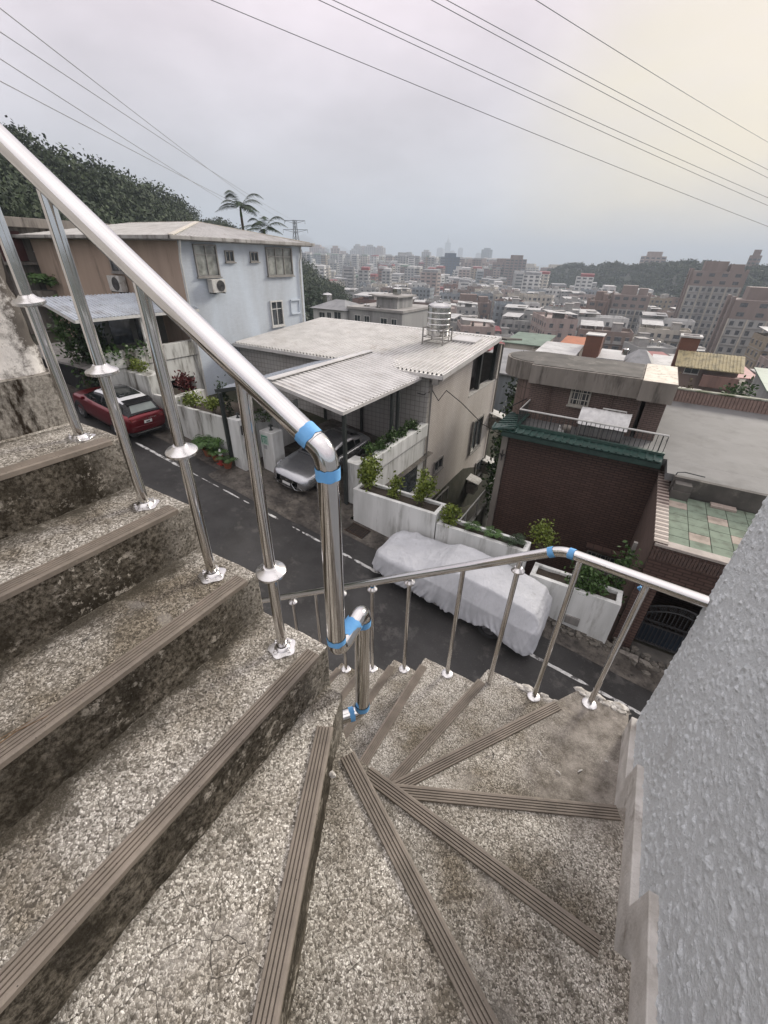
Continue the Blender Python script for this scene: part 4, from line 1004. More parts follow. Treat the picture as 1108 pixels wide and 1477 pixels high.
# ------------------------------------------------------------------ old grey house at the far left
og = thing('old_grey_house', 'old stained concrete house below the wooded hill at the far left', 'house', (-36, 18, -5))
m = MB(); m.box(-46, -34.6, 13, 22, -8, 1.0); m.build('wall', CONC_D, og)
m = MB(); m.box(-46.5, -34.1, 12.5, 22.5, 1.0, 1.5); m.build('roof_slab', CONC_D, og, bevel=.03)
m = MB(); m.box(-34.59, -34.2, 13, 22, -.95, -.8); m.build('ledge', CONC_D, og)
for i, (a, b) in enumerate(((15.2, 16.2), (16.7, 18.0), (18.6, 19.6), (20.2, 21.3))): window(og, 'X', -34.6, a, b, -.2, .75, WFRAME, 2, 1, .07, .08)
m = MB(); fbox(m, 'X', -34.6, 13.4, 14.7, -.75, .8, .0, .05); m.build('door', mat('dark_red_door', (.07, .02, .018), (.05, .015, .013), .6), og, fixn=True)
pb = thing('balcony_planter', 'concrete balcony planter full of long drooping green leaves', 'planter', (-33.6, 15.2, -2.6)); m = MB(); m.box(-34.15, -32.9, 14.0, 16.6, -3.2, -2.3); m.build('box', CONC_D, pb, bevel=.02)
fern('drooping_plant', 'long arching grassy leaves spilling from the concrete balcony planter', 'plant', (-33.4, 15.2, -2.4), 1.7, 60, LEAF_F, 1.7)

# ------------------------------------------------------------------ middle house with the big corrugated roof
mh = thing('tiled_house', 'grey tiled house with a big pale corrugated roof and carport side', 'house', (-13, 21, -8.5))
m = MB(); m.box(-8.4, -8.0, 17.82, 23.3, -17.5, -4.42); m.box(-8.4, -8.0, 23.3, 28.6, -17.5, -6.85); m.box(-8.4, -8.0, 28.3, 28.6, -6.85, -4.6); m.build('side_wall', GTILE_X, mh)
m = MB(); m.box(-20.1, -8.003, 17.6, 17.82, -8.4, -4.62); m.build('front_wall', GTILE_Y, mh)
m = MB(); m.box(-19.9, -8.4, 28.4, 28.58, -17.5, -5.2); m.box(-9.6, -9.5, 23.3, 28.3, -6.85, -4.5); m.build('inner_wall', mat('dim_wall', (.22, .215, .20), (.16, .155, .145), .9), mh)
m = MB(); m.box(-8.42, -7.97, 23.28, 28.62, -6.85, -6.78); m.build('balcony_coping', mat('pale_coping', (.50, .49, .46), (.36, .35, .33), .8, ns=4), mh, bevel=.01)
for y in (25.1, 27.9): m = MB(); m.box(-8.3, -8.06, y - .13, y + .13, -6.78, -4.2); m.build('post', DARKMET, mh)
zr_ = lambda x, y: -4.36 + (y - 17.3) * .075
for i in range(20):
    x0 = -20.15 + i * .645; m = MB(); corrug(m, x0, x0 + .64, 17.3, 25.2, zr_, 'Y', .2133, .085); m.build('roof_sheet', ROOFW, mh)
m = MB(); m.box(-20.15, -7.25, 25.05, 25.45, -3.80, -3.72); m.build('ridge_cap', ROOFW, mh)
m = MB(); m.hexa([(-20.1, 25.4, -3.9), (-6.9, 25.4, -3.9), (-6.9, 29.0, -4.35), (-20.1, 29.0, -4.35)], [(-20.1, 25.4, -3.8), (-6.9, 25.4, -3.8), (-6.9, 29.0, -4.25), (-20.1, 29.0, -4.25)]); m.build('rear_roof', BITUMEN, mh)
m = MB(); m.bar((-7.2, 17.25, -4.42), (-7.2, 25.3, -3.82), .06, .22); m.bar((-20.15, 17.24, -4.44), (-7.2, 17.24, -4.44), .08, .16); m.build('fascia', ROOFW, mh)
m = MB(); m.hexa([(-20.1, 17.4, -4.62), (-7.3, 17.4, -4.62), (-7.3, 25.1, -4.04), (-20.1, 25.1, -4.04)], [(-20.1, 17.4, -4.55), (-7.3, 17.4, -4.55), (-7.3, 25.1, -3.97), (-20.1, 25.1, -3.97)]); m.build('ceiling', EAVEC, mh)
m = MB(); m.box(-7.62, -7.35, 17.1, 17.3, -4.75, -4.5); m.build('gutter_end', ALU, mh)
m = MB(); m.tube([(-7.9, 17.75, -4.5), (-7.9, 17.75, -12.3)], .05, 8); m.build('downspout', ALU, mh, smooth=True)
m = MB(); m.tube([(-7.9, 28.45, -4.6), (-7.9, 28.45, -15)], .06, 8); m.build('downspout', ALU, mh, smooth=True)
window(mh, 'X', -8.0, 24.7, 26.6, -10.9, -8.7, ALU, 2, 1, .10, .12)
window(mh, 'X', -8.0, 19.05, 20.2, -10.05, -9.35, ALU, 2, 1, .06, .08)
window(mh, 'X', -8.0, 19.6, 21.6, -13.4, -11.9, ALU, 2, 1, .08, .10)
window(mh, 'X', -8.0, 26.6, 28.2, -13.6, -12.3, ALU, 2, 1, .08, .10)
for (y, z, lb) in ((28.6, -9.2, 'upper'), (28.5, -12.7, 'lower'), (25.3, -12.9, 'nearest')):
    lbl = {'upper': 'pale sheet canopy over the topmost boxed unit on the grey tiled wall', 'lower': 'pale sheet canopy beside the fence at the far end of the grey tiled wall', 'nearest': 'pale sheet canopy over the caged unit in the middle of the grey tiled wall'}[lb]
    t = thing('unit_canopy', lbl, 'canopy', (-7.6, y, z)); m = MB(); m.hexa([(-8, y - .5, z + .1), (-7.05, y - .5, z - .12), (-7.05, y + .5, z - .12), (-8, y + .5, z + .1)], [(-8, y - .5, z + .15), (-7.05, y - .5, z - .07), (-7.05, y + .5, z - .07), (-8, y + .5, z + .15)]); m.build('sheet', ACW, t)
    m = MB(); m.box(-7.98, -7.3, y - .4, y + .4, z - .95, z - .25); m.build('unit_case', mat('old_unit', (.22, .20, .17), (.12, .11, .095), .8, ns=5), t)
    m = MB()
    for q in range(6): m.box(-7.29, -7.27, y - .4 + q * .155, y - .385 + q * .155, z - .95, z - .25)
    m.build('cage_bar', DARKMET, t)
# roof hatch and water tank
t = thing('roof_hatch', 'flat pale sheet panel lying on the roof beside the water tank', 'hatch', (-8.6, 23.6, -3.7)); m = MB(); m.hexa([(-9.35, 23.0, -3.86), (-7.9, 23.0, -3.86), (-7.9, 24.1, -3.76), (-9.35, 24.1, -3.76)], [(-9.35, 23.0, -3.78), (-7.9, 23.0, -3.78), (-7.9, 24.1, -3.68), (-9.35, 24.1, -3.68)]); m.build('panel', ROOFW, t)
def water_tank(label, c, r, h, leg=.45, group=None, simple=False):
    t = thing('water_tank', label, 'water tank', c, group); x, y, z = c
    prof = [(r * .55, leg), (r * .96, leg + .02)]
    nb = 1 if simple else 5
    for i in range(nb):
        a = leg + .06 + (h - .12) * i / nb; b = leg + .06 + (h - .12) * (i + 1) / nb
        prof += [(r, a + .02), (r, b - .05), (r * 1.03, b - .03), (r * 1.03, b - .015)]
    prof += [(r * .98, leg + h), (r * .8, leg + h + .12 * r), (r * .35, leg + h + .22 * r), (r * .35, leg + h + .30 * r), (0, leg + h + .34 * r)]
    m = MB(); m.lathe(prof, c, 12 if simple else 28); m.build('tank_body', STAINSTEEL, t, smooth=True, sharp=25)
    if not simple:
        m = MB(); q = r * .98
        for (a, b) in ((1, 1), (1, -1), (-1, 1), (-1, -1)): m.box(x + a * q - .03, x + a * q + .03, y + b * q - .03, y + b * q + .03, z - .1, z + leg + h * .30)
        for zz in (.1, leg - .02, leg + h * .28):
            for b in (-1, 1):
                m.bar((x - q, y + b * q, z + zz), (x + q, y + b * q, z + zz), .04); m.bar((x + b * q, y - q, z + zz), (x + b * q, y + q, z + zz), .04)
        m.build('stand', ALU, t)
        m = MB(); m.tube([(x + r * .9, y + r * .5, z), (x + r * .9, y + r * .5, z + leg + h * .8), (x + r * .5, y + r * .3, z + leg + h * .95)], .02, 6); m.build('pipe', ALU, t, smooth=True)
    return t
water_tank('stainless steel water tank on a metal stand, on the big corrugated roof', (-9.85, 22.3, -3.95), .60, 1.5, .38)

# carport
cp = thing('carport', 'gabled carport roof of pale ribbed sheets on dark steel posts', 'carport', (-11, 14.5, -8))
zR = lambda x, y: -4.02 - (x + 11.6) * .165; zL = lambda x, y: -4.02 + (x + 11.6) * .24
for i in range(9): y0 = 11.35 + i * .777; m = MB(); corrug(m, -11.6, -8.30, y0, y0 + .772, zR, 'X', .257, .04); m.build('roof_sheet', ROOFW, cp)
for i in range(9): y0 = 11.0 + i * .78; m = MB(); corrug(m, -14.3, -11.6, y0, y0 + .775, zL, 'X', .257, .04); m.build('roof_sheet', ROOFB, cp)
m = MB(); m.bar((-11.6, 11.3, -3.95), (-11.6, 18.3, -3.95), .34, .03); m.build('ridge_cap', ROOFW, cp)
m = MB(); m.bar((-11.6, 11.33, -4.08), (-8.28, 11.33, -4.63), .05, .13); m.bar((-8.27, 11.3, -4.62), (-8.27, 18.3, -4.62), .05, .12); m.build('fascia', ROOFW, cp)
m = MB(); m.bar((-14.3, 10.98, -4.74), (-11.6, 10.98, -4.10), .06, .14); m.bar((-14.3, 11.0, -4.74), (-14.3, 18, -4.74), .06, .12)
for y in (13.5, 15.8, 17.6): m.bar((-14.2, y, -4.80), (-11.6, y, -4.16), .06, .1); m.bar((-11.6, y, -4.16), (-8.35, y, -4.70), .06, .1)
m.bar((-11.6, 11.2, -4.14), (-11.6, 18.2, -4.14), .08, .12); m.build('rafter', DARKMET, cp)
for (x, y) in ((-8.36, 11.5), (-8.36, 14.9), (-8.36, 15.4), (-13.72, 10.72), (-13.9, 17.4), (-11.6, 17.5)): m = MB(); m.box(x - .06, x + .06, y - .06, y + .06, ZS(x) - .1, -4.66 if x < -13 or x > -9 else -4.2); m.build('post', DARKMET, cp)
# driveway side parapet: white wall with a planting trough on top, and its end pier
pp = thing('parapet_planter', 'white parapet wall with a mossy planting trough along the carport', 'parapet', (-8.0, 14.7, -8.2))
m = MB(); m.box(-8.16, -7.95, 12.4, 17.58, -13.5, -7.35); m.build('lower_wall', WHITEP, pp)
m = MB(); m.box(-8.22, -7.84, 12.4, 17.58, -7.34, -6.72); m.build('trough', WHITEP, pp, bevel=.02)
m = MB(); m.box(-8.6, -8.23, 12.4, 17.5, -8.9, -6.86); m.build('soil', SOIL, pp)
m = MB(); m.box(-8.5, -7.9, 11.65, 12.35, -9, -6.60); m.build('end_pier', WHITEP, pp, bevel=.015)
m = MB(); m.box(-7.948, -7.93, 14.9, 16.9, -9.9, -8.45); m.build('window', GLASS, pp)
for i, (y, r) in enumerate(((12.9, .40), (13.7, .42), (14.6, .38), (15.5, .36), (16.5, .42))):
    bush('parapet_shrub', ['dark green clipped shrub on the parapet, nearest the end pier', 'second green shrub from the end pier on the parapet', 'small green shrub in the middle of the parapet trough', 'fourth small shrub along the parapet trough', 'green shrub at the house end of the parapet trough'][i], 'shrub', (-8.15, y, -6.9), .30, r, .55, 360, .07, LEAF_G, 'shrubs along the carport parapet')
bush('shrub', 'yellow-green bush leaning on the end pier under the carport', 'shrub', (-7.75, 12.2, -7.5), .42, .45, 1.0, 700, .08, LEAF_Y)
# side yard fence between the two houses
fe = thing('yard_fence', 'pale mesh fence on a low wall in the gap between the two houses', 'fence', (-5.3, 20, -12))
m = MB(); m.box(-5.45, -5.25, 15.5, 27, -14.9, -11.9); m.build('low_wall', MOULD, fe)
m = MB(); m.bar((-5.35, 15.5, -10.85), (-5.35, 27, -10.85), .06, .06); m.build('top_rail', WFRAME, fe)
for k in range(7): m = MB(); y = 15.6 + k * 1.85; m.box(-5.4, -5.3, y - .05, y + .05, -11.9, -10.86); m.build('post', WFRAME, fe)
m = MB()
for k in range(90): y = 15.6 + k * .126; m.bar((-5.35, y, -11.88), (-5.35, y, -10.9), .012)
for k in range(8): z = -11.8 + k * .12; m.bar((-5.35, 15.55, z), (-5.35, 26.95, z), .012)
o = m.build('mesh_panel', ALU, fe); o['kind'] = 'stuff'
bush('tree', 'dark leafy tree in the gap between the grey house and the brown house', 'tree', (-5.6, 25.5, -14.8), 1.2, 2.0, 8.2, 2400, .16, LEAF_D, stems=8)
bush('tree', 'green shrubby tree behind the corner of the brown house', 'tree', (-4.9, 21.5, -14), .6, 1.2, 6.8, 1300, .13, LEAF_G, stems=8)
tag(MB().tube([(-7.95, 17.9, -5.2), (-7.7, 18.2, -5.75), (-7.55, 18.7, -5.35), (-7.2, 20.0, -6.2), (-6.4, 21.5, -7.6), (-5.2, 23.5, -8.9), (-4.0, 24.5, -9.3)], .022, 6).build('service_cable', BLACK, smooth=True), 'black sagging cable crossing from the grey house corner to the brown house', 'cable')
tag(MB().tube([(-8.5, 17.5, -5.35), (-8.2, 17.55, -5.4), (-7.95, 17.7, -5.25)], .02, 6).build('cable_loop', BLACK, smooth=True), 'short black cable stub at the corner under the carport roof', 'cable')

# ------------------------------------------------------------------ brown house
bh = thing('brown_house', 'dark brown tiled house with green tiled eave and railed roof terrace', 'house', (-1.2, 18, -13))
m = MB(); m.box(-3.75, 1.70, 16.6, 16.9, -13.6, -5.95); m.build('front_wall', BROWN_Y, bh)
m = MB(); m.box(-4.0, -3.76, 16.5, 24.5, -15.5, -5.95); m.build('side_wall', CONC_D, bh)
m = MB(); m.box(-4.0, 9.2, 24.9, 25.1, -14, -5.8); m.build('rear_wall', PINK_Y, bh)
m = MB(); m.box(-3.9, 9.2, 16.35, 24.95, -5.94, -5.70); m.box(1.75, 9.2, 15.1, 16.345, -5.94, -5.70); m.build('roof_deck', ROOFGREY, bh)
# green eave tiles, each its own piece
ev = MB(); ev.hexa([(-3.95, 16.02, -5.98), (1.62, 16.02, -5.98), (1.62, 16.34, -5.98), (-3.45, 16.34, -5.98)], [(-3.95, 16.02, -5.80), (1.62, 16.02, -5.80), (1.62, 16.34, -5.62), (-3.45, 16.34, -5.62)]); eo = ev.build('eave', mat('eave_board', (.03, .06, .05), (.02, .04, .035), .7), bh)
for i in range(25):
    x0 = -4.33 + i * .237; m = MB()
    for r in range(1):
        y0 = 15.98; z0 = -5.75
        m.hexa([(x0, y0, z0), (x0 + .225, y0, z0), (x0 + .225, y0 + .36, z0 + .105), (x0, y0 + .36, z0 + .105)], [(x0, y0, z0 + .035), (x0 + .225, y0, z0 + .035), (x0 + .225, y0 + .36, z0 + .14), (x0, y0 + .36, z0 + .14)])
        m.bar((x0 + .0, y0 - .01, z0 + .05), (x0 + .0, y0 + .36, z0 + .155), .06, .05)
    m.build('roof_tile', GREENT, eo)
for i in range(9):
    y0 = 16.0 + i * .29; m = MB()
    for r in range(2):
        x0 = -4.34 + r * .42; z0 = -5.80 + r * .085
        m.hexa([(x0, y0, z0), (x0 + .45, y0, z0 + .09), (x0 + .45, y0 + .28, z0 + .09), (x0, y0 + .28, z0)], [(x0, y0, z0 + .035), (x0 + .45, y0, z0 + .125), (x0 + .45, y0 + .28, z0 + .125), (x0, y0 + .28, z0 + .035)])
        m.bar((x0 - .01, y0, z0 + .05), (x0 + .45, y0, z0 + .14), .06, .05)
    m.build('roof_tile', GREENT, eo)
m = MB(); m.bar((-4.34, 15.94, -5.74), (-3.48, 16.36, -5.58), .13, .09); m.build('hip_tile', GREENT, eo)
m = MB(); m.bar((-3.48, 16.36, -5.55), (1.62, 16.36, -5.55), .14, .09); m.bar((-3.46, 16.40, -5.55), (-3.46, 18.55, -5.55), .14, .09); m.build('ridge_tile', GREENT, eo)
# roof railing with each bar its own piece
rr_ = thing('roof_railing', 'white topped railing with dark bars along the edge of the green eave', 'railing', (-1, 16.5, -5.6))
m = MB(); m.tube([(-3.5, 18.2, -4.93), (-3.5, 16.45, -4.93), (1.55, 16.45, -4.93), (1.55, 16.55, -5.15)], .035, 8); m.build('top_rail', WFRAME, rr_, smooth=True)
m = MB(); m.bar((-3.5, 16.45, -5.62), (1.55, 16.45, -5.62), .03); m.bar((-3.5, 16.45, -5.62), (-3.5, 18.2, -5.62), .03); m.build('bottom_rail', DARKMET, rr_)
for k in range(34): x = -3.5 + k * .153; m = MB(); m.bar((x, 16.45, -5.66), (x, 16.45, -4.96), .02 if k % 8 else .035); m.build('baluster', DARKMET, rr_)
for k in range(1, 11): y = 16.45 + k * .16; m = MB(); m.bar((-3.5, y, -5.66), (-3.5, y, -4.96), .02); m.build('baluster', DARKMET, rr_)
# penthouse with overhanging slab
ph = thing('penthouse', 'pinkish tiled roof room under a thick overhanging concrete slab', 'roof room', (-1.6, 19, -5.7))
m = MB(); m.box(-3.6, .45, 18.0, 18.2, -5.70, -4.16); m.build('front_wall', PINK_Y, ph)
m = MB(); m.box(-3.62, -3.4, 18.2, 20.2, -5.70, -4.16); m.box(.25, .452, 18.2, 24.0, -5.70, -4.16); m.build('side_wall', PINK_X, ph)
m = MB(); cx, cy = -3.6, 19.6; arcp = [(cx - .85 * math.sin(t), cy - 1.55 * math.cos(t)) for t in [k * math.pi / 2 / 9 for k in range(10)]]
m.prism(arcp + [(cx - .85, 24), (cx, 24)], -9.0, -4.16); m.build('curved_wall', PINK_X, ph)
cx, cy = -3.65, 19.3; arcp = [(cx - 1.38 * math.sin(t), cy - 1.35 * math.cos(t)) for t in [k * math.pi / 14 for k in range(15)]]
m = MB(); m.prism([(.25, 20.55), (.25, 17.55), (-3.62, 17.55)] + arcp, -4.15, -3.46); sl = m.build('roof_slab', CONC_D, ph)
m = MB(); sh = lambda P, k: [((x + 1.8) * k - 1.8, (y - 19.2) * k + 19.2) for x, y in P]
m.prism([(.20, 20.4), (.20, 17.68), (-3.6, 17.68)] + [(cx - 1.27 * math.sin(t), cy - 1.24 * math.cos(t)) for t in [k * math.pi / 14 for k in range(15)]], -3.459, -3.44); m.build('roof_felt', BITUMEN, sl)
m = MB(); m.box(.255, 1.33, 17.25, 20.6, -4.12, -3.44); m.build('roof_slab', CONC_D, ph)
m = MB(); m.box(.27, 1.31, 17.27, 20.58, -3.438, -3.425); m.build('white_coating', mat('pale_peeling_coating', (.66, .62, .53), (.52, .48, .40), .8, ns=3, dirt=((.30, .27, .22), 6, .55, .64)), ph)
m = MB(); m.box(.6, 1.25, 18.0, 24, -5.7, -4.13); m.build('rear_room', PINK_Y, ph)
window(ph, 'Y', 18.0, -2.0, -1.28, -4.86, -4.05, mat('cream_bars', (.48, .46, .40), (.36, .34, .30), .6), 2, 1, .06, .06, None, 5, None)
m = MB(); m.tube([(-2.75, 17.95, -4.16), (-2.75, 17.95, -5.6)], .035, 6); m.build('drain_pipe', PINK_Y, ph, smooth=True)
m = MB(); m.tube([(-.5, 17.95, -4.16), (-.5, 17.95, -5.0)], .035, 6); m.build('drain_pipe', PINK_Y, ph, smooth=True)
m = MB(); m.bar((-3.63, 17.98, -4.9), (-4.3, 17.3, -5.3), .03); m.build('stay_rod', BLACK, ph)
# water heater under a wrinkled white cover
wh = thing('covered_water_heater', 'rooftop unit under a pale wrinkled sheet behind the railing', 'roof unit', (-.55, 17.2, -5.6))
m = MB()
def fn(u, v):
    x = -1.42 + 1.72 * u; y = 16.95 + .62 * v; n = mnoise.noise(Vector((x * 4, y * 5, 3)))
    return (x, y - .02 * n, -5.23 + .50 * math.sin(min(1, v * 1.25) * 1.5) + .03 * n + (.02 if int(u * 28) % 7 == 0 else 0))
m.grid(fn, 28, 12); m.build('cover_sheet', mat('white_tarp', (.72, .72, .70), (.55, .55, .54), .5, ns=6), wh, smooth=True)
m = MB(); m.box(-1.36, .24, 17.05, 17.55, -5.66, -5.24); m.build('unit_body', mat('grey_unit', (.20, .20, .195), (.13, .13, .125), .6), wh)
for k in range(5): x = -1.3 + k * .37; m = MB(); m.box(x, x + .03, 16.98, 17.02, -5.68, -5.23); m.build('leg', ALU, wh)
m = MB(); m.tube([(-.7, 17.6, -4.72), (-.7, 17.5, -4.66), (.1, 17.5, -4.66), (.1, 17.55, -4.78)], .025, 6); m.build('handle', WFRAME, wh, smooth=True)
pu = thing('water_pump', 'small grey pump with white fittings on the roof terrace floor', 'pump', (-1.75, 16.85, -5.65)); m = MB(); m.lathe([(.0, -.17), (.14, -.16), (.15, 0), (.14, .17), (0, .18)], (-1.72, 16.9, -5.48), 12, 'X'); m.build('motor', CONC_D, pu, smooth=True)
m = MB(); m.box(-2.02, -1.78, 16.75, 16.9, -5.68, -5.52); m.tube([(-1.98, 16.82, -5.55), (-1.98, 16.82, -5.38)], .04, 8); m.build('fitting', WFRAME, pu)
# barred window and metal emblem on the brown wall
window(bh, 'Y', 16.6, .35, 1.6, -11.1, -10.25, CONC_D, 3, 1, .06, .06, None, 7, mat('pale_bars', (.32, .32, .30), (.24, .24, .22), .6))
m = MB(); m.hexa([(.25, 16.25, -10.05), (1.65, 16.25, -10.05), (1.65, 16.6, -9.98), (.25, 16.6, -9.98)], [(.25, 16.25, -10.0), (1.65, 16.25, -10.0), (1.65, 16.6, -9.93), (.25, 16.6, -9.93)]); m.build('window_hood', BROWN_Y, bh)
em = thing('wall_emblem', 'rusty curled iron emblem on the corner of the brown house', 'emblem', (-3.87, 16.45, -6.95)); m = MB()
for s in (-1, 1): m.tube([(-3.87, 16.47, -7.05), (-3.87 + s * .08, 16.46, -6.9), (-3.87 + s * .17, 16.46, -6.95), (-3.87 + s * .14, 16.46, -7.08), (-3.87 + s * .2, 16.46, -7.14)], .018, 5)
m.tube([(-3.87, 16.46, -6.72), (-3.87, 16.46, -7.2)], .02, 5); m.build('scroll', BLACK, em)
# tall brown wall of the gate wing, terrace, fascia
wg = thing('gate_wing', 'brown tiled gate wing with a green tiled terrace on top', 'building wing', (3, 13, -10))
m = MB(); m.box(1.70, 1.95, 11.62, 16.59, -13.6, -6.28); m.build('side_wall', PINK_X, wg)
m = MB(); m.box(1.66, 2.18, 11.30, 11.60, -10.3, -7.55); m.build('gate_pier', BROWN_Y, wg)
m = MB(); m.box(3.9, 9.2, 11.35, 11.6, -10.8, -7.55); m.build('gate_pier', BROWN_Y, wg)
m = MB(); m.box(1.96, 9.2, 11.62, 15.1, -6.6, -6.335); m.build('terrace_slab', CEMENT, wg)
m = MB(); m.box(1.96, 9.2, 14.9, 15.09, -12, -6.62); m.box(9.0, 9.2, 11.6, 14.9, -12, -6.62); m.build('passage_wall', BROWN_Y, wg)
m = MB(); m.box(1.69, 9.2, 11.42, 11.61, -7.60, -6.36); m.build('fascia', BROWN_Y, wg)
SOLD = mat('brown_cap_tile', (.105, .07, .058), (.06, .042, .036), .5, ns=9); SOLD2 = mat('pale_cap_tile', (.36, .30, .26), (.28, .235, .205), .5, ns=9)
for i in range(44):        # soldier course below the terrace edge
    x0 = 1.70 + i * .075
    if x0 > 5: break
    m = MB(); m.box(x0, x0 + .064, 11.385, 11.425, -6.72, -6.40); m.build('cap_tile', SOLD, wg)
for i in range(44):
    x0 = 1.70 + i * .075
    m = MB(); m.box(x0, x0 + .064, 11.385, 11.425, -7.60, -7.40); m.build('cap_tile', SOLD, wg)
for i in range(42):        # alternating coping along the side wall
    y0 = 11.45 + i * .122
    m = MB(); m.box(1.655, 1.99, y0, y0 + .112, -6.30, -6.225); m.build('coping_tile', SOLD2 if i % 2 else SOLD, wg, bevel=.008)
m = MB(); m.box(1.70, 9.2, 11.40, 11.70, -6.335, -6.255); m.build('front_coping', mat('pale_mortar_edge', (.42, .38, .34), (.30, .27, .24), .8), wg, bevel=.01)
PG1 = mat('pale_green_tile', (.19, .235, .18), (.145, .18, .14), .85, ns=3, dirt=((.12, .14, .105), 3, .5, .66), spec=.15); PG2 = mat('beige_pink_tile', (.36, .31, .26), (.28, .24, .205), .85, ns=3, dirt=((.22, .19, .155), 3, .5, .66), spec=.15)
beige = {(1, 1), (2, 4), (3, 2), (5, 5), (4, 1), (0, 5), (6, 3), (5, 0), (7, 2)}
for i in range(9):
    for j in range(7):
        x0 = 2.0 + i * .50; y0 = 11.72 + j * .455
        m = MB(); dz = random.uniform(-.003, .003); m.box(x0, x0 + .485, y0, y0 + .44, -6.334, -6.30 + dz); m.build('floor_tile', PG2 if (i, j) in beige else PG1, wg, bevel=.006)
m = MB(); m.box(1.96, 9.2, 14.93, 15.095, -6.30, -5.70); m.build('upstand', BITUMEN, wg)
m = MB(); m.box(2.0, 2.5, 14.6, 14.92, -6.30, -6.02); m.box(2.02, 2.48, 14.62, 14.92, -6.02, -5.80); m.build('step_box', BITUMEN, wg, bevel=.02)
m = MB(); m.tube([(1.95, 15.05, -5.9), (2.02, 15.12, -5.62), (2.2, 15.15, -5.58), (2.75, 15.15, -5.60)], .018, 6); m.build('hand_bar', DARKMET, wg, smooth=True)
t = thing('loose_tray', 'flat pale tray lying against the black upstand on the green terrace', 'tray', (3.4, 14.7, -6.29)); m = MB(); m.box(3.1, 3.75, 14.6, 14.85, -6.298, -6.22); m.build('tray_body', SOLD2, t, bevel=.01)
# ornate iron gate
ga = thing('iron_gate', 'black wrought iron gate with arched scrollwork under the brown wing', 'gate', (3.0, 11.9, -9.7)); IRON = mat('black_iron', (.03, .03, .031), (.05, .05, .05), .45, ns=9)
x0, x1, zb_ = 2.2, 3.88, -9.95
m = MB()
for x in (x0, x1): m.bar((x, 11.75, zb_), (x, 11.75, -8.55), .05)
m.bar((x0, 11.75, zb_ + .12), (x1, 11.75, zb_ + .12), .05); m.bar((x0, 11.75, -9.15), (x1, 11.75, -9.15), .04); m.bar((x0, 11.75, -8.98), (x1, 11.75, -8.98), .04)
m.tube([(x0 + (x1 - x0) * s, 11.75, -8.55 + .32 * math.sin(math.pi * s)) for s in [k / 16 for k in range(17)]], .026, 6); m.tube([(x0 + (x1 - x0) * s, 11.75, -8.78 + .32 * math.sin(math.pi * s)) for s in [k / 16 for k in range(17)]], .022, 6)
m.build('gate_frame', IRON, ga)
for k in range(1, 16):
    x = x0 + (x1 - x0) * k / 16; m = MB(); m.bar((x, 11.75, zb_ + .12), (x, 11.75, -9.15), .022); m.build('gate_bar', IRON, ga)
    m = MB(); m.bar((x, 11.75, -8.98), (x, 11.75, -8.78 + .32 * math.sin(math.pi * k / 16)), .022); m.build('gate_bar', IRON, ga)
for k in range(7):
    s = (k + .8) / 7.6; cx = x0 + (x1 - x0) * s; cz = -8.665 + .32 * math.sin(math.pi * s); m = MB()
    m.tube([(cx + .085 * math.cos(a), 11.75, cz + .085 * math.sin(a)) for a in [q * .5236 for q in range(13)]], .012, 5); m.tube([(cx + .04 * math.cos(a), 11.74, cz + .04 * math.sin(a)) for a in [q * .785 for q in range(9)]], .012, 5); m.build('scroll', IRON, ga)
for k in range(8):
    cx = x0 + .1 + k * .21; m = MB(); m.tube([(cx + (.075 - .008 * q) * math.cos(q * .7), 11.75, -9.065 + (.075 - .008 * q) * math.sin(q * .7)) for q in range(9)], .011, 5); m.build('scroll', IRON, ga)
m = MB(); m.box(x0, x1, 11.77, 11.78, zb_ + .15, -9.17); m.build('gate_sheet', mat('dark_blue_sheet', (.012, .022, .035), (.01, .016, .025), .4), ga)
st = thing('gate_step', 'rough broken concrete steps in front of the iron gate', 'steps', (3, 11.2, -10.2)); m = MB(); m.box(1.7, 9, 11.0, 11.75, -11.2, -9.96); m.build('threshold', BITUMEN, st, bevel=.03)
for k in range(5): x = 1.9 + k * .55; m = MB(); m.box(x, x + .52, 10.72, 11.0, -11, ZS(x) - .03 + .02 * (k % 2)); m.build('stone_block', CONC_D, st, bevel=.03)
# long parapet behind the grey roof: upright brown pantiles
PTILE = mat('brown_ribbed_tile', (.20, .14, .115), (.145, .10, .083), .6, ns=5)
pr = thing('tiled_parapet', 'low parapet of upright brown ribbed tiles behind the wide grey roof', 'parapet', (4.5, 25, -5.6))
m = MB(); m.box(.46, 9.2, 25.0, 25.12, -5.72, -5.16); m.build('backing', PINK_Y, pr)
for i in range(64):
    x0 = .46 + i * .137; m = MB(); m.hexa([(x0, 24.82, -5.70), (x0 + .12, 24.82, -5.70), (x0 + .12, 24.99, -5.70), (x0, 24.99, -5.70)], [(x0, 24.95, -5.17), (x0 + .12, 24.95, -5.17), (x0 + .12, 24.99, -5.17), (x0, 24.99, -5.17)]); m.build('ribbed_tile', PTILE, pr)
m = MB(); m.box(.46, 9.2, 24.93, 25.2, -5.16, -5.10); m.build('coping', mat('mossy_coping', (.42, .41, .37), (.10, .12, .06), .9, ns=.9, dirt=((.06, .075, .035), 1.3, .48, .6)), pr)
